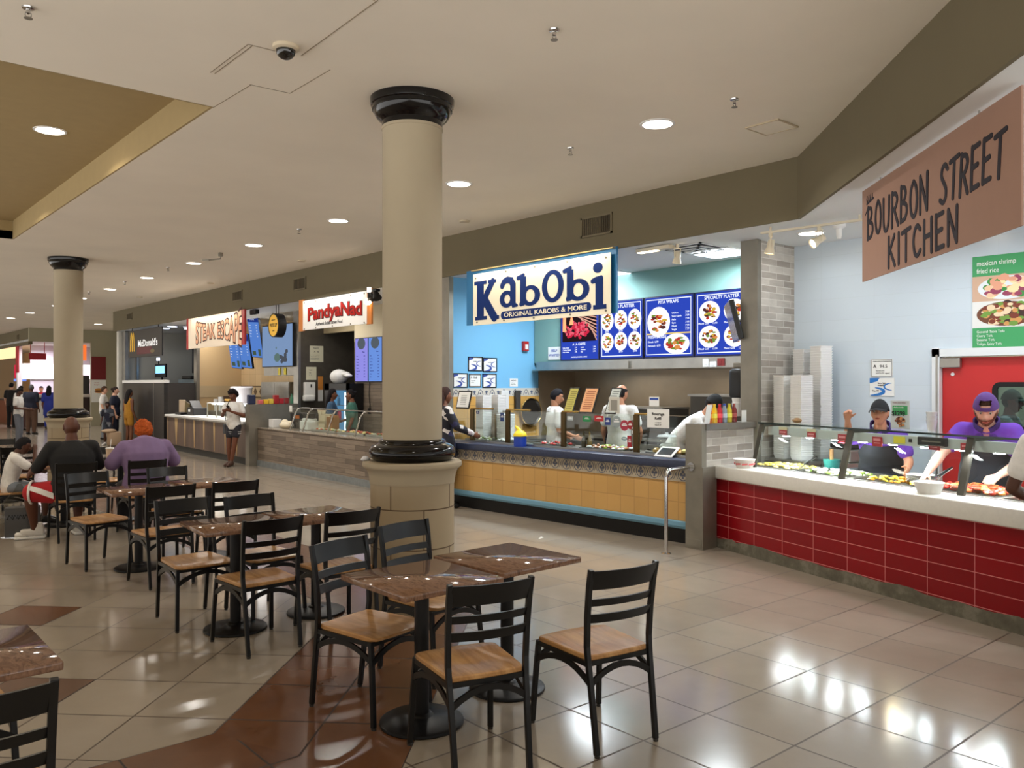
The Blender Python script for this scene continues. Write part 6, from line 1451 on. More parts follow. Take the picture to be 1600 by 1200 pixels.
# cooking line along the splash back
t = thing('cooking_line', 'row of dark steel grills and ranges along the kebab back wall', 'range', (9.35, 9.9, 0))
MB().bx(0, .72, -4.2, 0, .1, .9).build('body', mat('range_dark', (52, 50, 48), .4, .6), t); MB().bx(-.02, .72, -4.2, 0, .9, .94).build('top', STEEL, t); MB().bx(-.03, -.01, -4.1, -.1, .62, .86).build('panel', STEEL, t)
for k in range(9): MB().cyl((-.03, -.4 - k * .42, .78), (-.06, -.4 - k * .42, .78), .025).build('knob', BLACK, t)
for y, lab in [(8.1, 'steel griddle with a raised lid behind the cooks'), (6.75, 'dark upright broiler with racks behind the stooping cook')]:
    t = thing('grill', lab, 'grill', (9.7, y, .94), 0, 'appliances of the cooking line')
    MB().bx(-.25, .3, -.45, .45, 0, .42 if y > 8 else .62).build('body', mat('grill_grey', (96, 92, 86), .4, .6), t)
    for k in range(4): MB().bx(-.27, -.25, -.4, .4, .08 + k * .09, .11 + k * .09).build('rack', mat('rack_brown', (74, 58, 44), .5), t)
    MB().bx(-.3, .3, -.46, .46, .42 if y > 8 else .62, .45 if y > 8 else .65).build('shelf', STEEL, t)
# television and dispensers on the side wall
t = thing('wall_television', 'black flat television hanging edge on by the steel wall end', 'television', (8.32, 5.72, 2.46))
MB().rbox((0, 0, 0), (.06, .78, .46), .012, m=Matrix.Rotation(R(-51), 3, 'Z') @ Matrix.Rotation(R(-14), 3, 'Y')).build('panel', mat('tv_black', (18, 18, 20), .25), t); MB().tube([(.02, 0, 0), (.14, -.12, .02), (.2, -.24, .02)], .02).build('wall_arm', BLACK, t)
t = thing('towel_dispenser', 'black paper towel dispenser by the steel wall end', 'dispenser', (8.35, 5.56, 1.56)); MB().rbox((0, .07, .17), (.30, .18, .36), .05, 3).build('case', mat('black_plastic', (22, 22, 24), .4), t, smooth=True); MB().rbox((.03, .06, .39), (.2, .16, .06), .01).build('top_box', DSTEEL, t)
t = thing('cup_dispenser', 'column of white foam cups beside the towel dispenser', 'cups', (8.25, 5.62, 1.36)); MB().lathe([(.04, 0), (.06, .14), (.062, .15), (.05, .155)], 20).build('cup', FOAM, t, smooth=True); MB().lathe([(.04, .05), (.06, .2), (.062, .21)], 20).build('cup', FOAM, t, smooth=True)

# the blue sign with its acrylic face
t = panel('shop_sign', 'big white sign with fat blue letters hanging from the soffit right of the column', 'sign', (7.29, 9.33, 2.56), (0, -1))
SB = mat('sign_blue', (10, 42, 104), .7, spec=.2); BB = mat('sign_backing_blue', (24, 108, 158), .5)
MB().box((1.225, .40, -.06), (2.89, .78, .03)).build('backing_board', BB, t)
MB().rbox((1.31, .358, 0), (2.63, .725, .012), .004).build('acrylic_face', mat('acrylic_cream', (250, 240, 214), .3), t)
b = MB()
for x, y in [(.06, .66), (.72, .69), (1.3, .69), (1.9, .69), (2.55, .67), (.09, .035), (.68, .03), (1.28, .03), (1.95, .03), (2.55, .04)]: b.cyl((x, y, .006), (x, y, .016), .012, n=12).cyl((x, y, -.05), (x, y, 0), .008, n=8)
b.build('standoff_bolt', DSTEEL, t)
MB().box((1.31, .772, -.01), (2.7, .014, .05)).build('top_rail', mat('brass_rail', (190, 164, 110), .4, .6), t)
def ring(b, cx, cy, rx, ry, ix, iy, z=.007, th=.004, n=44, dx=0.0, rot=0.0):
    P = []
    for k in range(n):
        a = 2 * math.pi * k / n; P.append(((cx + rx * math.cos(a), cy + ry * math.sin(a)), (cx + dx + ix * math.cos(a + rot), cy + iy * math.sin(a + rot))))
    for k in range(n):
        (o1, i1), (o2, i2) = P[k], P[(k + 1) % n]; b.prism([o1, o2, i2, i1], (0, 0, z), (1, 0, 0), (0, 1, 0), (0, 0, th))
def slab(b, x0, x1, y, h=.05): b.rbox(((x0 + x1) / 2, y, .0095), (x1 - x0, h, .0052), .0019)
def glyph(name, f):
    b = MB(); f(b); o = b.build(name, SB, t); return o
def gK(b):
    b.box((.165, .34, .0092), (.15, .50, .0046)); slab(b, .03, .30, .585); slab(b, .05, .31, .09)
    stroke2d(b, [(.225, .285), (.32, .44), (.44, .585)], [.055, .05, .045], .007, .0043); slab(b, .34, .51, .585, .045)
    stroke2d(b, [(.26, .36), (.36, .22), (.47, .09)], [.06, .068, .066], .007, .0043); slab(b, .40, .575, .085, .05)
def gA(b):
    ring(b, .735, .315, .145, .115, .062, .062, dx=.012); b.box((.865, .375, .0092), (.105, .30, .0046)); stroke2d(b, [(.64, .50), (.68, .555), (.75, .575), (.83, .555), (.862, .50)], [.042, .042, .045, .052, .053], .007, .0043); stroke2d(b, [(.865, .27), (.88, .225), (.945, .215)], [.05, .042, .018], .007, .0043)
def gB(b, x0, top):
    b.box((x0 + .105, .40, .0092), (.115, .37, .0046)); stroke2d(b, [(x0, .575), (x0 + .06, .585), (x0 + .11, .605)], [.028, .03, .025], .007, .0043); ring(b, x0 + .245, .325, .19, .135, .088, .085, dx=.0)
    stroke2d(b, [(x0 + .06, .225), (x0 + .1, .25)], [.03, .05], .007, .0043)
glyph('letter_k', gK); glyph('letter_a', gA); glyph('letter_b', lambda b: gB(b, .966, 0)); glyph('letter_o', lambda b: ring(b, 1.637, .41, .2, .207, .105, .15)); glyph('letter_b', lambda b: gB(b, 1.846, 0))
def gI(b): b.disc((2.421, .562, .007), .078, .062, 28, .004); b.box((2.445, .265, .0092), (.12, .36, .0046)); stroke2d(b, [(2.335, .405), (2.40, .42), (2.48, .445)], [.03, .035, .02], .007, .0043); slab(b, 2.345, 2.56, .09, .055)
glyph('letter_i', gI)
b = MB(); stroke2d(b, [(.665, .1), (2.26, .108)], .053, .007, .003); b.build('banner_bar', SB, t)
lettering(t, 'ORIGINAL KABOBS & MORE', .68, .075, .06, mat('acrylic_cream', (250, 240, 214), .3), z=.0115, sx=1.5, bold=.015)
# ------------------------------------------------------------------ street food shop with the stone counter
def banner_sign(label, y0, z0, w_, h_, x=7.35): return panel('shop_sign', label, 'sign', (x, y0, z0), (0, -1))
t = banner_sign('white sign with red lettering and orange ends left of the near column', 14.87, 2.74, 2.65, .58)
MB().box((.10, .30, -.02), (.2, .60, .03)).box((2.59, .30, -.02), (.16, .60, .03)).build('orange_end', mat('orange_board', (206, 122, 44), .5), t)
MB().rbox((1.36, .29, 0), (2.34, .56, .014), .005).build('white_face', mat('sign_white', (246, 244, 240), .35), t)
def arcw(cx, k): return lambda a, b: (a, b + k * (1 - ((a - cx) / cx) ** 2))
RED_ = mat('sign_red', (172, 24, 16), .7, spec=.2); DRED = mat('sign_dark_red', (86, 16, 14), .6)
lettering(t, 'PandyaNad', .39, .18, .235, DRED, z=.009, sx=1.36, bold=.085, warp=arcw(.95, .03)); lettering(t, 'PandyaNad', .39, .185, .23, RED_, z=.013, sx=1.38, bold=.03, warp=arcw(.95, .03))
lettering(t, 'Authentic Indian Street Food', .72, .075, .062, INK, z=.009, sx=.98, bold=.02)
b = MB()
for x in (.26, .72, 1.35, 2.0, 2.46): b.cyl((x, .53, .007), (x, .53, .016), .014, n=10).cyl((x, .035, .007), (x, .035, .016), .014, n=10)
b.build('standoff_bolt', DSTEEL, t)
area_light('sign_lamp', (7.2, 13.6, 3.33), .03, 5.5, (1, .94, .84), size_y=2.2, rot=(0, R(-22), 0))
t = thing('flood_light', 'black twin floodlight at the right end of the red lettered sign', 'spotlight', (7.3, 12.05, 3.30))
MB().box((0, 0, -.02), (.08, .3, .04)).build('mount', BLACK, t)
for dy in (.08, -.1): MB().lathe([(.04, 0), (.075, -.12), (.078, -.13), (.06, -.125)], 18, (-.02, dy, -.05), m=Matrix.Rotation(R(-30), 3, 'X')).build('lamp_can', BLACK, t, smooth=True)
MB().ball((-.03, .12, -.19), .06, 14).build('bulb', glow('bulb_glow', (255, 236, 204), 12), t)
MB().box((-.05, .05, .0), (.02, .1, .08)).build('reflector', glow('bulb_soft', (255, 244, 226), 4), t)
PO = Vector((7.44, 16.94, 0)); PU = Vector((-.036, -.9993, 0)); PN = Vector((.9993, -.036, 0)); PRZ = math.atan2(PU.y, PU.x); PL = 6.6
def pw(s, t_, z=0.0): return PO + PU * s + PN * t_ + Vector((0, 0, z))
STONEF = tile_mat('stone_plank_front', (146, 131, 115), (104, 91, 79), (74, 64, 54), .72, .085, .002, axes=(0, 2), rough=.5, grain=.6, grain_scale=6, grain_stretch=(.5, 7), bump=.15)
t = thing('stone_counter', 'counter clad in brown grey stone planks with a granite top', 'counter', PO, PRZ)
MB().bx(0, PL, .0, .12, .115, .785).build('plank_front', STONEF, t); MB().bx(0, PL, -.015, .1, 0, .12).build('kick_base', mat('blue_grey_stone', (128, 134, 136), .6, noise_amt=.2), t)
MB().rbox((PL / 2, .32, .8), (PL, .68, .03), .008).build('countertop', ramp_mat('speckled_granite', [(.3, (70, 60, 52)), (.5, (150, 138, 122)), (.7, (196, 186, 170))], 60, rough=.2), t)
MB().bx(0, PL, .12, .62, 0, .785).build('cabinet_body', DSTEEL, t)
t = thing('sneeze_guard', 'chrome tube sneeze guard frames on the granite counter', 'sneeze guard', PO, PRZ)
gx = [1.4, 2.0, 3.05, 4.12, 5.2, 6.3]
for x in gx: MB().tube([(x, .1, .815), (x, .22, 1.16), (x + .03, .27, 1.235), (x + .07, .31, 1.25), (x + .4, .34, 1.25)], .016, 10).build('post', CHROME, t, smooth=True)
MB().tube([(gx[0] + .05, .3, 1.25), (gx[-1], .3, 1.25)], .012, 8).build('top_rail', CHROME, t)
for a, c in zip(gx, gx[1:]): MB().prism([(a + .03, 0), (c - .02, 0), (c - .02, .40), (a + .03, .40)], (0, .11, .84), (1, 0, 0), (0, .34, .94), (0, .005, 0)).build('pane', CLEAR, t)
for k, (x, m, lab) in enumerate([(2.5, [food('curry', (196, 90, 40)), food('lime', (140, 150, 60)), food('rice2', (232, 222, 196))], 'steel food trays behind the first chrome frame'), (3.6, [food('masala', (190, 74, 40)), food('paneer', (226, 196, 130))], 'steel food trays full of red curry'), (4.7, [food('masala', (190, 74, 40)), food('chutney', (110, 130, 60)), food('rice2', (232, 222, 196))], 'steel food trays nearest to the column')]):
    t = thing('food_tray', lab, 'tray', pw(x, .42, .815), PRZ, 'food trays of the street food counter'); MB().bx(-.5, .5, -.14, .14, 0, .008).bx(-.5, .5, -.14, -.132, 0, .04).bx(-.5, .5, .132, .14, 0, .04).build('tray', STEEL, t); heap(t, 'food', m, -.48, .48, -.13, .13, .012, 40, .035, k)
def put(name, lab, cat, mb, m, loc, rz=0.0, group=None, smooth=False): return tag(mb.build(name, m, None, smooth=smooth, loc=loc, rz=rz), lab, cat, group)
put('paper_bag', 'brown paper bag standing behind the first chrome frame', 'bag', MB().rbox((0, 0, .14), (.24, .16, .28), .01).box((0, .03, .29), (.22, .08, .03)), mat('kraft_paper', (164, 116, 64), .8, noise_amt=.1), pw(2.35, .45, .815) + Vector((.12, 0, 0)), PRZ)
put('paper_stack', 'white box of lids behind the left chrome frame', 'box', MB().rbox((0, 0, .09), (.36, .26, .17), .015).rbox((.0, 0, .20), (.3, .2, .06), .02), WHITE, pw(1.62, .42, .815), PRZ)
put('black_bin', 'black tipped tub on top of the lid box', 'tub', MB().lathe([(.08, 0), (.11, .09), (.115, .095)], 20), mat('black_plastic', (22, 22, 24), .4), pw(1.7, .42, 1.046), PRZ, smooth=True)
put('white_box', 'white napkin box at the left end of the granite counter', 'box', MB().rbox((0, 0, .09), (.22, .2, .18), .01).box((0, -.101, .1), (.16, .004, .01)), WHITE, pw(.32, .25, .815), PRZ)
put('napkin_pile', 'crumpled white plastic bag on the granite counter', 'bag', MB().ball((0, 0, .07), (.19, .14, .08), 14).ball((-.08, 0, .12), (.09, .08, .07), 12).ball((.1, .02, .1), (.08, .08, .06), 12), mat('cream_plastic_bag', (236, 224, 196), .5, bump=.5, bump_scale=20), pw(.78, .3, .81), PRZ, smooth=True)
t = thing('cash_register', 'black cash register with an orange printed front on the granite counter', 'register', pw(1.0, .5, .815), PRZ)
MB().rbox((0, .06, .16), (.6, .3, .32), .02).build('case', mat('black_plastic', (22, 22, 24), .4), t); MB().rbox((-.3, .0, .36), (.16, .12, .12), .01).build('printer', DSTEEL, t); MB().box((-.3, -.07, .4), (.12, .01, .13)).build('receipt', PAPER, t); MB().box((.08, -.095, .24), (.2, .004, .06)).build('print', mat('orange_print', (196, 110, 40), .5), t)
put('cream_carton', 'open cream carton with green print behind the chrome frame', 'carton', MB().rbox((0, 0, .16), (.28, .2, .32), .01).prism([(-.14, .32), (.14, .32), (.19, .4), (-.19, .4)], (0, -.1, 0), (1, 0, 0), (0, 0, 1), (0, .01, 0)).prism([(-.03, .3), (.03, .3), (0, .42)], (0, -.112, 0), (1, 0, 0), (0, 0, 1), (0, .004, 0)), mat('cream_card', (226, 212, 178), .7), pw(1.95, .62, .815), PRZ)
# wall papers and shelves
t = notice('permit_notice', 'tall cream permit paper, upper one on the grey metal wall', 'notice', 0, 8.66, 2.22, .33, .36, right=(1, 0), paper=mat('cream_sheet', (226, 222, 196), .8), plane_y=16.978); text_lines(t, [('PERMIT', .08, .29, .03), ('A  93', .1, .21, .04)] + [('posted record of food service', .02, .15 - k * .035, .014, .9) for k in range(4)], INK, z=.006)
t = notice('permit_notice', 'smaller cream paper below the permit on the grey metal wall', 'notice', 0, 8.57, 1.82, .25, .29, right=(1, 0), paper=mat('cream_sheet', (226, 222, 196), .8), plane_y=16.978); text_lines(t, [('hours', .07, .21, .025), ('daily', .07, .15, .02), ('11 - 9', .07, .1, .02)], INK, z=.006)
t = thing('paper_holder', 'bundle of white papers hung low on the grey metal wall', 'papers', (8.62, 16.9, 1.42)); MB().rbox((0, .02, .18), (.26, .1, .34), .02).build('sheaf', PAPER, t); MB().box((.02, -.035, .27), (.03, .01, .07)).build('clip', INK, t); MB().rbox((-.02, 0, .0), (.28, .12, .14), .04).build('roll', PAPER, t)
t = notice('strip_poster', 'narrow strip poster, orange above white, left of the drinks fridge', 'poster', 0, 8.86, 1.35, .12, .55, right=(1, 0), plane_y=16.978); MB().box((.06, .40, .005), (.12, .30, .003)).build('orange_part', mat('orange_card', (214, 140, 60), .6), t)
t = thing('drinks_fridge', 'black drinks fridge with a bright blue lit glass door', 'fridge', (8.62, 15.72, 0))
MB().bx(.04, .36, -.5, .5, 0, 1.74).build('cabinet', mat('fridge_black', (18, 18, 20), .35), t); MB().bx(.0, .04, -.5, .5, .05, .35).bx(.0, .04, -.5, .5, 1.6, 1.74).bx(0, .04, -.5, -.42, .05, 1.74).bx(0, .04, .3, .5, .05, 1.74).build('door_frame', mat('fridge_black', (18, 18, 20), .35), t)
MB().bx(.034, .04, -.42, .3, .35, 1.6).build('lit_interior', glow('fridge_glow', (96, 150, 190), .75), t); MB().bx(.022, .034, -.4, -.31, .4, 1.55).build('tube_light', glow('fridge_tube', (214, 240, 255), 3.5), t)
b = MB()
for z in (.7, 1.0, 1.28): b.bx(.01, .035, -.42, .3, z, z + .012)
b.build('shelf_board', DSTEEL, t)
for k, (y, z, c) in enumerate([(-.15, 1.012, (196, 60, 80)), (-.05, 1.012, (210, 70, 90)), (.06, 1.012, (120, 60, 60)), (.18, 1.292, (60, 90, 130)), (-.1, 1.292, (70, 110, 140)), (.05, .712, (180, 60, 60))]): MB().lathe([(.03, 0), (.032, .12), (.012, .16), (.012, .2)], 12, (.01, y, z)).build('bottle', mat('drink_%d' % k, c, .2), t, smooth=True)
put('plastic_bag', 'big white plastic bag on top of the drinks fridge', 'bag', MB().ball((0, 0, .15), (.2, .2, .16), 14).ball((.05, -.17, .2), (.1, .16, .06), 12).ball((.05, -.3, .17), (.08, .12, .04), 10).ball((0, .1, .25), (.05, .06, .05), 8), mat('white_bag', (236, 236, 232), .5, bump=.4, bump_scale=18), (8.82, 15.95, 1.735), smooth=True)
PV = glow('menu_violet', (150, 146, 235), .95); PV2 = glow('menu_sky', (110, 150, 228), .95)
for y, m, lab in [(15.5, PV, 'lit violet menu screen on the stone wall, left one'), (14.96, PV2, 'lit blue menu screen on the stone wall, next to the column')]:
    t = panel('menu_screen', lab, 'screen', (8.99, y, 1.78), (0, -1), 'screens of the street food shop'); MB().box((.26, .45, .02), (.53, .92, .04)).build('case', BLACK, t); MB().box((.26, .45, .042), (.5, .89, .004)).build('lit_face', m, t)
    b = MB(); b.disc((.26, .79, .045), .16, .12, 24, .001); b.build('pictured_dish', glow('dish_teal', (110, 120, 130), .6), t); text_lines(t, [('Menu', .3, .6, .03)] + [(s, .06, .52 - k * .062, .022) for k, s in enumerate(('Dosa', 'Pav Bhaji', 'Samosa', 'Vada Pav', 'Biryani', 'Paneer Roll', 'Chaat', 'Lassi'))] + [('8.99', .36, .52 - k * .062, .022) for k in range(8)], glow('menu_ink', (60, 60, 150), .6), z=.046)
put('power_cord', 'black cord with a plug box running down the stone wall', 'cord', MB().tube([(0, 0, 1.8), (-.01, .01, 1.5), (0, -.01, 1.3), (0, 0, 1.22)], .008, 6).rbox((-.01, 0, 1.17), (.03, .09, .12), .008), BLACK, (8.985, 14.97, 0))
put('ghost_sticker', 'small pale sticker with dark spots on the stone wall', 'sticker', MB().disc((0, 0, 0), .12, .14, 20, .004), mat('pale_sticker', (206, 214, 214), .5), (8.99, 13.45, 1.2)).rotation_euler = (R(90), 0, R(-90))
# packets on the low wall between the two shops
for k, (x, w_, h_, c, lab) in enumerate([(7.33, .16, .2, (44, 50, 80), 'navy and white napkin holder at the end of the low wall'), (7.53, .1, .09, (226, 110, 110), 'pink packet on the low wall'), (7.64, .1, .1, (236, 190, 50), 'yellow box on the low wall, left one'), (7.76, .1, .11, (240, 206, 80), 'yellow box on the low wall, right one'), (7.88, .11, .19, (176, 40, 40), 'tall red jar on the low wall'), (8.0, .1, .12, (190, 40, 50), 'red packet on the low wall'), (8.12, .08, .13, (150, 50, 50), 'dark red packet on the low wall')]):
    put('packet', lab, 'packet', MB().rbox((0, 0, h_ / 2), (w_, .1, h_), .012).box((0, -.051, h_ * .5), (w_ * .7, .003, h_ * .3)), mat('packet_%d' % k, c, .4), (x, 17.02, 1.3), 0, 'packets on the low wall')
put('sauce_bottle', 'green bottle at the right end of the low wall', 'bottle', MB().lathe([(.035, 0), (.037, .13), (.014, .18), (.014, .22)], 16), mat('green_bottle', (70, 130, 100), .2), (8.25, 17.02, 1.3), smooth=True)
# round pick-up sign
t = panel('pickup_sign', 'round black lantern sign with a yellow face reading PICK UP', 'sign', (7.45, 16.02, 2.92), (0, -1)); q = Matrix.Identity(3)
MB().lathe([(.24, -.09), (.24, .09), (.222, .09), (.222, .08)], 40).build('drum', BLACK, t, smooth=True); MB().lathe([(.222, .078), (.222, .084)], 40).build('yellow_face', mat('amber_face', (222, 170, 40), .4, emit=.25), t)
text_lines(t, [('PICK UP', 0, -.03, .075, .9, .02, 'CENTER'), ('order here', 0, .1, .028, 1, 0, 'CENTER'), ('online', 0, -.12, .028, 1, 0, 'CENTER')], INK, z=.086)
for x in (-.05, .06): MB().cyl((x, .23, 0), (x, .42, 0), .008, n=8).build('rod', BLACK, t)

# ------------------------------------------------------------------ steak shop
t = banner_sign('cream sign with red ends and tall outlined peach lettering', 20.9, 2.59, 3.5, .74)
MB().rbox((1.76, .37, 0), (3.3, .74, .03), .006).build('white_face', mat('sign_cream', (244, 228, 206), .45), t)
MB().box((.08, .37, .0), (.12, .76, .04)).box((3.46, .37, 0), (.14, .76, .04)).build('red_stripe', mat('sign_stripe_red', (176, 40, 40), .5), t)
def bow(a, b):
    c = a / 1.1 - 1; lo, hi = .2 - .1 * c * c, .54 + .11 * c * c
    return (a, lo + b / .33 * (hi - lo))
lettering(t, 'STEAK ESCAPE', .64, 0, .335, mat('outline_brown', (66, 26, 20), .6), z=.018, sx=.905, bold=.07, warp=bow); lettering(t, 'STEAK ESCAPE', .64, 0, .33, mat('letter_peach', (236, 176, 140), .5), z=.022, sx=.92, bold=.012, warp=bow)
area_light('sign_lamp', (7.18, 19.1, 3.33), .03, 7, (1, .88, .72), size_y=3.0, rot=(0, R(-22), 0))
put('sign_spotlight', 'small black spotlight right of the steak sign', 'spotlight', MB().rbox((0, 0, -.06), (.1, .3, .1), .02).box((-.03, 0, -.115), (.06, .2, .01)), BLACK, (7.5, 17.25, 3.34))
SO = Vector((7.52, 22.9, 0)); SU = Vector((-.04, -.9992, 0)); SN = Vector((.9992, -.04, 0)); SRZ = math.atan2(SU.y, SU.x); SL = 5.7
def sw(s, t_, z=0.0): return SO + SU * s + SN * t_ + Vector((0, 0, z))
t = thing('steak_counter', 'brown counter with pale pointed wedges and a brightly lit white top', 'counter', SO, SRZ)
MB().bx(0, SL, 0, .1, .15, .86).build('front_panel', ramp_mat('walnut_panel', [(.3, (84, 66, 56)), (.6, (110, 88, 76)), (.8, (96, 74, 62))], 3, (1, 1, .2), .45), t); MB().bx(0, SL, .04, .1, 0, .15).build('kick_board', mat('kick_dark', (50, 50, 48), .6), t)
for k in range(8):
    b = MB(); x = .12 + k * .72; w_ = (.03, .26, .12, .12, .12, .12, .1, .1)[k]; b.prism([(x - w_ / 2, .85), (x + w_ / 2, .85), (x + .012, .17), (x - .012, .17)], (0, 0, 0), (1, 0, 0), (0, 0, 1), (0, -.006, 0)); b.build('wedge_inlay', mat('wedge_sand', (200, 168, 118), .5), t)
MB().rbox((SL / 2, .3, .905), (SL, .72, .05), .006).build('countertop', WHITE, t); MB().bx(0, SL, -.063, -.055, .855, .882).bx(0, SL, -.02, .1, .85, .882).build('steel_edge', STEEL, t); MB().bx(0, SL, .1, .62, 0, .86).build('cabinet_body', DSTEEL, t)
area_light('steak_counter_lamp', sw(3.4, .5, 1.5), .3, 26, (1, .97, .92), size_y=3.2)
t = thing('food_display', 'glass food display with steel frame on the steak counter', 'display case', sw(3.6, .4, .93), SRZ)
for x in (-1.0, -.35, .35, 1.0): MB().bx(x - .012, x + .012, -.2, -.18, 0, .33).build('post', STEEL, t)
for x in (-.675, 0, .675): MB().bx(x - .31, x + .31, -.195, -.188, .0, .32).build('pane', CLEAR, t)
MB().bx(-1, 1, -.2, .2, .33, .345).build('top', mat('frosted_top', (236, 236, 232), .4), t); MB().bx(-.95, .95, -.1, .2, .30, .328).build('light_strip', glow('strip_glow', (255, 248, 236), 4), t)
for x in (-.95, .95): MB().bx(x - .012, x + .012, .17, .19, 0, .33).build('post', STEEL, t)
put('ice_tub', 'large white tub standing on the steak counter', 'tub', MB().lathe([(.2, 0), (.24, .3), (.255, .42), (.27, .425), (.27, .46), (.25, .47)], 32), mat('lit_white_tub', (236, 234, 244), .4), sw(2.9, .95, 1.2), smooth=True)
put('tub_stand', 'steel stand under the white tub of the steak shop', 'stand', MB().rbox((0, 0, .6), (.6, .5, 1.2), .01), STEEL, sw(2.9, .95, 0), SRZ)
t = thing('point_of_sale', 'beige backed till screen at the left end of the steak counter', 'register', sw(.45, .3, .93), SRZ); MB().rbox((-.1, .0, .2), (.5, .04, .36), .02).build('back_panel', mat('beige_panel', (200, 178, 150), .6), t); MB().rbox((.32, 0, .18), (.3, .04, .28), .01, m=Matrix.Rotation(R(12), 3, 'Y')).build('screen', mat('olive_screen', (110, 96, 60), .3), t); MB().rbox((.2, -.12, .03), (.5, .18, .06), .01).build('tray', BLACK, t)
t = thing('cash_register', 'black cash register with a white slip on the steak counter', 'register', sw(1.35, .36, .93), SRZ); MB().rbox((0, 0, .1), (.5, .36, .2), .02).build('case', mat('black_plastic', (22, 22, 24), .4), t); MB().box((.05, -.03, .24), (.42, .24, .03), m=Matrix.Rotation(R(35), 3, 'Y')).build('keypad', mat('dark_keys', (60, 60, 62), .4), t); MB().box((-.02, -.186, .12), (.14, .006, .06)).build('receipt', PAPER, t)
for k, (s, lab) in enumerate([(.9, 'white cup stack left of the tray of buns'), (1.25, 'tall white cup stack beside the tray of buns'), (1.6, 'short white cup stack beside the tray of buns')]):
    put('cup_stack', lab, 'cups', MB().lathe([(.045, 0), (.06, .3 + .06 * (k == 1)), (.062, .31 + .06 * (k == 1))], 16), WHITE, sw(s, 1.0, 1.02), 0, 'cup stacks of the steak shop', True)
t = thing('bun_rack', 'rack with three yellow trays of buns behind the steak till', 'rack', sw(2.05, 1.05, 1.02), SRZ)
for k in range(3): MB().rbox((0, 0, .06 + k * .12), (.5, .3, .05), .02).build('tray', mat('bun_yellow', (206, 160, 72), .5), t)
for x in (-.26, .26): MB().bx(x - .015, x + .015, -.16, .16, 0, .4).build('side', mat('rack_dark', (60, 46, 36), .5), t)
put('back_bar', 'steel back bar behind the steak counter', 'counter', MB().bx(.3, 2.5, .85, 1.25, 0, 1.02), STEEL, SO, SRZ)
put('steel_cabinet', 'brushed steel fridge against the tan tiled wall', 'fridge', MB().bx(0, .5, -.8, .8, 0, 1.78).bx(-.012, 0, -.78, -.01, .1, 1.75).bx(-.012, 0, .01, .78, .1, 1.75), STEEL, (9.05, 19.6, 0))
put('soap_dispenser', 'dark tall dispenser on the tan tiled wall', 'dispenser', MB().rbox((0, 0, .2), (.2, .34, .42), .04).lathe([(.05, .4), (.05, .48)], 12), mat('dark_brown_plastic', (52, 40, 34), .4), (9.47, 17.75, 1.36), smooth=True)
put('wall_socket', 'dark socket box in the diamond tile band', 'socket', MB().rbox((0, 0, .08), (.06, .2, .16), .01), BLACK, (9.55, 18.9, 1.42))
SCRB = glow('screen_blue', (92, 138, 220), .85); SCRD = glow('screen_navy', (36, 58, 140), .8); SCRI = glow('screen_ink', (214, 228, 250), .9)
for k, (y, z, w_, h_, lab) in enumerate([(21.55, 2.17, .62, .82, 'lit blue menu screen of the steak shop, leftmost'), (20.9, 2.17, .62, .86, 'lit blue menu screen of the steak shop, middle'), (20.25, 2.42, .62, 1.05, 'lit blue menu screen of the steak shop, tallest at the right')]):
    t = panel('menu_screen', lab, 'screen', (8.75, y, z), (0, -1), 'tilted screens of the steak shop', tilt=R(10)); t.rotation_euler.rotate_axis('Z', R(-4)); MB().box((w_ / 2, h_ / 2, -.03), (w_ + .03, h_ + .03, .05)).build('case', BLACK, t); MB().box((w_ / 2, h_ / 2, 0), (w_, h_, .004)).build('lit_face', SCRB, t); MB().box((w_ / 2, h_ - .09, .003), (w_, .16, .002)).build('header', SCRD, t)
    text_lines(t, [('STEAK', .16, h_ - .12, .06)] + [(s, .05, h_ - .26 - q * .07, .03) for q, s in enumerate(('Classic', 'Grand', 'Chicken', 'Veggie', 'Fries'))] + [('7.49', .44, h_ - .26 - q * .07, .03) for q in range(5)], SCRI, z=.004)
    b = MB(); b.box((.16, .1, .003), (.2, .1, .002)).box((.47, .12, .003), (.14, .16, .002)); b.build('pictured_dish', glow('screen_food', (90, 110, 90), .6), t)
t = panel('promo_screen', 'large pale blue promotion screen below the round lantern sign', 'screen', (8.3, 18.65, 2.13), (0, -1)); MB().box((.78, .47, -.03), (1.6, .97, .05)).build('case', BLACK, t); MB().box((.78, .47, 0), (1.55, .93, .004)).build('lit_face', glow('screen_pale', (136, 164, 206), .8), t)
b = MB(); b.ball((.8, .2, .003), (.16, .1, .002), 12).ball((.75, .42, .003), (.03, .03, .002), 10); b.build('pictured_leaf', glow('screen_leaf', (110, 136, 130), .7), t); b = MB()
for k in range(9): b.disc((1.15 + random.uniform(-.16, .2), .2 + random.uniform(-.1, .14), .003), .07, .05, 10, .002)
b.build('pictured_dish', glow('screen_grey', (96, 100, 110), .6), t)
put('bulkhead_panel', 'black sloping bulkhead beside the tilted menu screens', 'panel', MB().prism([(0, 2.15), (.62, 2.15), (.62, 3.33), (.3, 3.33)], (8.9, 19.55, 0), (0, -1, 0), (0, 0, 1), (.1, 0, 0)), BLACK, (0, 0, 0))
put('hood_strip', 'steel shelf strip under the pale blue promotion screen', 'shelf', MB().bx(8.5, 8.9, 17.15, 19.0, 1.93, 2.12), STEEL, (0, 0, 0))
for k, y in enumerate((18.15, 17.85)): put('price_tag', 'small yellow price tag under the promotion screen, %s' % ('left', 'right')[k], 'price tag', MB().box((0, 0, 0), (.01, .12, .16)), mat('yellow_sticker', (232, 214, 60), .5), (8.49, y, 2.02), 0, 'yellow tags under the screen')

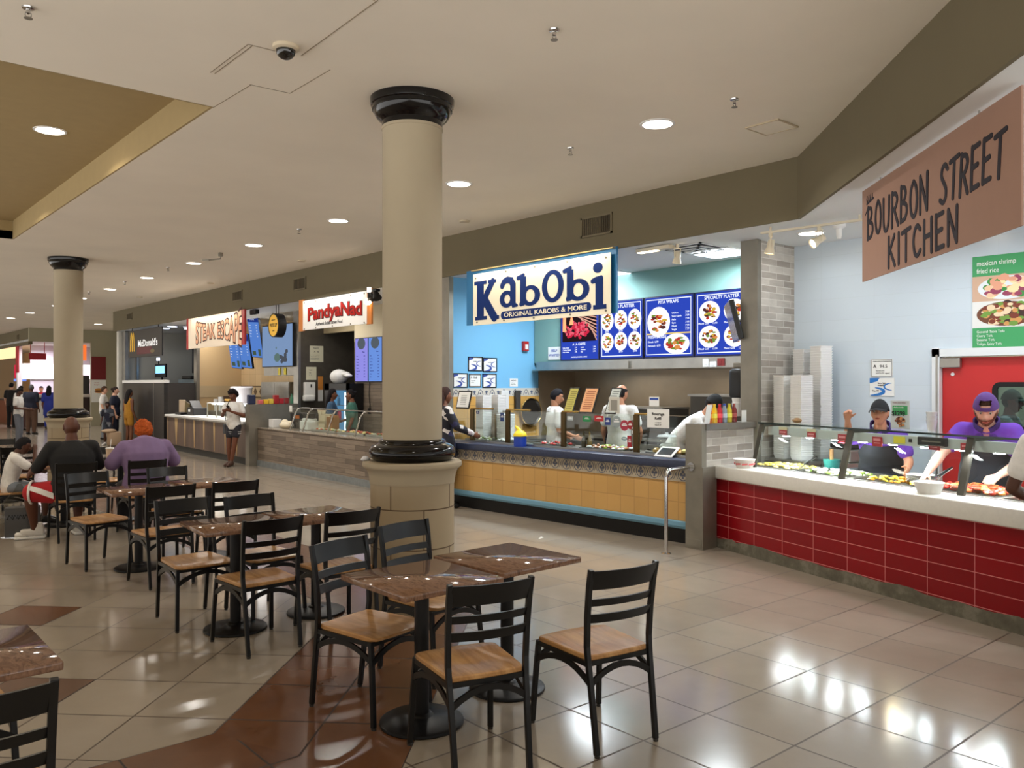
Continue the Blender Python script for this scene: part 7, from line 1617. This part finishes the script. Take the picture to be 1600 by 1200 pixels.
# ------------------------------------------------------------------ burger shop
t = banner_sign('dark hanging sign with tall golden arches and white lettering', 26.2, 2.5, 3.3, .78, 7.43)
MB().rbox((1.77, .38, 0), (2.94, .78, .04), .01).build('dark_face', mat('sign_charcoal', (30, 28, 28), .4, noise_amt=.3, noise_scale=3), t)
MB().cyl((.6, .76, 0), (.6, .84, 0), .01, n=8).cyl((2.9, .76, 0), (2.9, .84, 0), .01, n=8).build('hanger', BLACK, t)
b = MB()
for s in (-1, 1):
    pts = [(.69 + s * (.09 + .085 * math.cos(R(q))), .19 + .5 * math.sin(R(q))) for q in range(0, 181, 12)]; stroke2d(b, pts, .03, .022, .006)
b.build('arches_emblem', mat('golden_yellow', (222, 176, 50), .5, emit=.15), t)
lettering(t, "McDonald's", 1.2, .29, .19, mat('sign_lit_white', (240, 240, 240), .5, emit=.4), z=.022, sx=1.36, bold=.03)
MB().box((1.75, .17, .021), (1.3, .2, .002)).build('photo_print', mat('sign_maroon', (92, 28, 36), .5), t); MB().ball((2.45, .14, .02), (.2, .06, .004), 12).build('pictured_burger', mat('sign_olive', (110, 96, 60), .5), t)
t = thing('counter_screen', 'tall dark wooden screen wall with a white cap before the burger shop', 'partition', (7.5, 24.9, 0)); MB().bx(0, .1, -1.83, 1.8, 0, 1.76).build('panel', ramp_mat('charcoal_wood', [(.3, (28, 27, 28)), (.6, (42, 40, 40)), (.8, (34, 33, 34))], 3, (1, .3, 6), .4), t); MB().bx(-.03, .14, -1.85, 1.83, 1.76, 1.84).build('cap', WHITE, t); MB().bx(-.008, 0, -1.0, -.97, 0, 1.76).build('edge_strip', STEEL, t)
MB().bx(.1, .9, -1.83, -1.75, 0, 1.76).build('return_panel', mat('charcoal_side', (58, 54, 52), .45), t)
for k, (x, y, lab) in enumerate([(8.0, 24.5, 'left of the four lit discs in the burger shop'), (7.9, 23.6, 'highest of the four lit discs in the burger shop'), (8.6, 24.3, 'lowest of the four lit discs in the burger shop'), (8.3, 23.5, 'right of the four lit discs in the burger shop')]):
    t = thing('downlight', lab, 'light', (x, y, 3.345), 0, 'lit discs of the burger shop'); MB().lathe([(.13, 0), (.15, -.01), (.13, -.03)], 24).build('ring', WHITE, t); MB().disc((0, 0, -.036), .125, .125, 24, .006).build('diffuser', glow('cool_disc', (214, 228, 255), 9), t)
t = panel('order_screen', 'small bright blue order screen deep in the dark burger shop', 'screen', (8.35, 26.35, 1.98), (0, -1)); MB().box((.4, .15, 0), (.95, .4, .05)).build('case', BLACK, t); MB().box((.4, .18, .027), (.8, .22, .004)).build('lit_face', glow('cyan_screen', (130, 190, 250), 2.2), t)
MB().box((.15, .5, 0), (.2, .09, .04)).build('small_lamp', glow('small_white', (220, 230, 255), 2.5), t); MB().box((.4, -1.0, -.03), (.05, 2.0, .03)).box((.15, .42, -.01), (.02, .2, .02)).box((.4, -1.96, -.03), (.4, .03, .3)).build('stand', BLACK, t)
put('blank_menu', 'large black unlit menu panel of the burger shop', 'panel', MB().bx(0, .08, -.9, .9, 0, 1.0), BLACK, (8.9, 24.0, 2.05))
put('prep_station', 'bluish steel prep station behind the burger counter', 'station', MB().bx(0, .6, -.75, .75, 0, 1.5).bx(-.1, .3, -.7, .7, 1.5, 1.86), mat('pale_blue_steel', (170, 196, 214), .4, .3), (8.5, 23.9, 0))
put('counter_clutter', 'black tray resting on the pale blue prep station', 'tray', MB().rbox((0, 0, .05), (.4, .7, .1), .03), BLACK, (8.5, 23.7, 1.86))
# ------------------------------------------------------------------ far end of the hall
DKC = mat('dark_brown_counter', (52, 36, 34), .5)
t = thing('shop_counter', 'dark counter of the bright shop at the far end', 'counter', (8.3, 38.6, 0)); MB().bx(-1.2, 1.9, -.3, .3, 0, 1.18).build('body', DKC, t); MB().bx(-1.25, 1.95, -.35, .35, 1.18, 1.3).build('top', mat('counter_cream', (220, 212, 206), .4), t)
t = panel('counter_poster', 'white poster with a red figure on the far counter front', 'poster', (7.5, 38.29, .15), (1, 0)); MB().box((.4, .45, 0), (.85, .9, .01)).build('sheet', PAPER, t); MB().box((.58, .45, .007), (.3, .4, .004)).disc((.58, .2, .006), .14, .14, 12, .004).build('print', mat('poster_red', (190, 50, 60), .6), t); text_lines(t, [('NEW', .1, .7, .1)], mat('poster_red', (190, 50, 60), .6), z=.008)
t = panel('lit_menu', 'long glowing white menu in the far shop', 'menu board', (7.3, 41.35, 1.95), (1, 0)); MB().box((1.5, .33, 0), (3.1, .7, .06)).build('case', WHITE, t); MB().box((1.5, .33, .033), (3.0, .62, .006)).build('lit_face', glow('far_menu_glow', (255, 246, 255), 2.4), t)
put('shop_sign', 'small red sign hanging in the far bright shop', 'sign', MB().rbox((0, 0, 0), (.62, .06, .26), .01).box((0, -.035, 0), (.4, .01, .06)).box((-.25, 0, .35), (.02, .02, .48)).box((.25, 0, .35), (.02, .02, .48)), mat('far_red', (176, 34, 50), .5), (7.45, 38.2, 2.85))
put('orange_screen', 'orange lit picture at the right end of the far shop', 'screen', MB().box((0, 0, 0), (.75, .06, .6)).box((0, 0, .34), (.75, .04, .1)), glow('far_orange', (255, 110, 50), 1.3), (9.2, 39.5, 3.05))
put('red_wall_panel', 'dark red panel on the far wall right of the column', 'panel', MB().box((0, 0, 0), (.56, .03, .95)), mat('maroon_panel', (120, 24, 30), .5), (9.5, 37.27, 2.38))
t = panel('burger_poster', 'white poster with a burger picture on the far wall', 'poster', (9.24, 37.28, .98), (1, 0)); MB().box((.27, .46, 0), (.55, .92, .02)).build('sheet', PAPER, t); b = MB(); b.ball((.28, .52, .012), (.17, .06, .006), 14, 0).ball((.28, .46, .014), (.19, .035, .006), 14, 1).ball((.28, .41, .012), (.17, .035, .006), 14, 0); b.build('pictured_burger', [mat('bun_print', (204, 140, 62), .6), mat('patty_print', (90, 50, 30), .6)], t); text_lines(t, [('classic', .1, .78, .05), ('burger', .1, .70, .05)], mat('poster_red', (190, 50, 60), .6), z=.012)
put('dark_machine', 'dark drink machine on the far counter beside the column', 'machine', MB().rbox((0, 0, .4), (.7, .5, .8), .03).box((0, -.26, .2), (.4, .02, .2)), mat('machine_dark', (46, 44, 48), .4), (9.1, 38.7, 1.3))
# leftmost far shop along the side of the hall
t = thing('shop_counter', 'reddish counter of the shop at the far left edge', 'counter', (7.1, 43.2, 0)); MB().bx(0, .6, -2.4, 2.6, 0, 1.0).build('body', mat('red_brown_counter', (140, 80, 60), .5), t); MB().bx(-.05, .65, -2.45, 2.65, 1.0, 1.06).build('top', DKC, t)
put('lit_fascia', 'glowing cream fascia sign at the far left edge', 'sign', MB().bx(0, .12, -2.6, 1.5, 0, .5), glow('cream_fascia', (255, 226, 170), 1.3), (7.05, 43.0, 2.85))
t = thing('red_screen', 'red lit menu screen with a blue strip at the far left edge', 'screen', (7.6, 43.2, 1.06)); MB().bx(0, .1, -1.4, .6, .94, 1.54).build('lit_face', glow('far_red_screen', (206, 40, 70), 1.0), t); MB().bx(-.02, .1, -1.5, .6, .79, .91).build('blue_strip', glow('far_blue_strip', (110, 140, 230), 1.2), t); MB().bx(.02, .08, -.5, -.4, 0, .95).build('stand', BLACK, t)
put('red_banner', 'tall red and white banner hanging at the corner of the far shop', 'banner', MB().bx(-.02, .02, -.25, .25, 0, 1.1), mat('far_banner_red', (200, 50, 60), .6), (7.02, 39.8, 2.2))
vent(39.2, 39.6, 3.55, 3.78, 'small vent on the far left soffit', 6, 6.98)

# ------------------------------------------------------------------ small things of the seating area
t = thing('drink_cup', 'tall pale paper cup with a straw on the table before the diner in lilac', 'cup', (2.99, 11.22, .75))
MB().lathe([(.034, 0), (.046, .165), (.05, .168), (.047, .172)], 24).build('cup', mat('pale_cup', (214, 190, 162), .5), t, smooth=True); MB().lathe([(.05, .168), (.048, .182), (.02, .185)], 24).build('lid', WHITE, t, smooth=True); MB().cyl((.005, 0, .18), (.02, .01, .29), .004, n=8).build('straw', WHITE, t)
put('food_wrapper', 'crumpled white food wrapper on the table left of the tall cup', 'wrapper', MB().ball((0, 0, .02), (.12, .1, .022), 10).ball((.08, .03, .04), (.06, .07, .03), 8), mat('wrapper_white', (226, 222, 214), .7, bump=.6, bump_scale=30), (2.72, 11.25, .75), smooth=True)
put('lunch_bag', 'dark takeaway box on the table before the diner in black', 'box', MB().rbox((0, 0, .04), (.2, .16, .08), .01), mat('box_dark', (40, 36, 36), .6), (2.62, 11.32, .75))
t = thing('shopping_bag', 'translucent plastic bag holding a grey printed box on the floor by the red shorts', 'bag', (1.93, 10.82, 0), R(-20))
MB().rbox((.03, 0, .17), (.34, .13, .34), .01).build('box', mat('grey_box', (104, 104, 108), .6), t)
lm = bpy.data.objects.new('printed_face', bpy.data.meshes.new('printed_face')); COL.objects.link(lm); lm.parent = t; lm.matrix_local = Matrix.Translation((-.06, -.067, .2)) @ Matrix.Rotation(R(90), 4, 'X'); b = MB(); [stroke2d(b, [(-.05 + .055 * k, .01), (-.03 + .055 * k, .055), (-.005 + .055 * k, .02), (.0 + .055 * k, .05)], .007, 0) for k in range(4)]; b.build('printed_mark', INK, lm)
b = MB(); prof = [(.19, 0), (.215, .03), (.22, .2), (.21, .34), (.14, .43), (.06, .52), (.02, .60)]; b.lathe(prof, 22, sx=1.0, sy=.55)
b.build('plastic_film', glass('bag_film', (226, 226, 224), .7), t, smooth=True)
put('napkin', 'crumpled white napkin on the pedestal rim of the near column', 'napkin', MB().ball((0, 0, .012), (.05, .035, .014), 10).ball((.03, .02, .02), (.03, .03, .015), 8), mat('napkin_white', (232, 234, 240), .7, bump=.5, bump_scale=40), (3.36, 5.68 - .02, 1.134), R(30), smooth=True)
put('litter', 'small scrap of white paper on the floor before the kebab counter', 'litter', MB().box((0, 0, .003), (.1, .012, .006), R(20)).box((.03, .02, .004), (.05, .012, .006), R(80)), PAPER, (6.35, 6.9, 0))
put('tote_bag', 'tan bag with a white cloth on the floor behind the child in camouflage', 'bag', MB().rbox((0, 0, .2), (.34, .3, .4), .06).ball((-.14, 0, .42), (.2, .16, .06), 12), mat('tan_tote', (176, 150, 122), .8), (6.78, 25.0, 0), smooth=True)
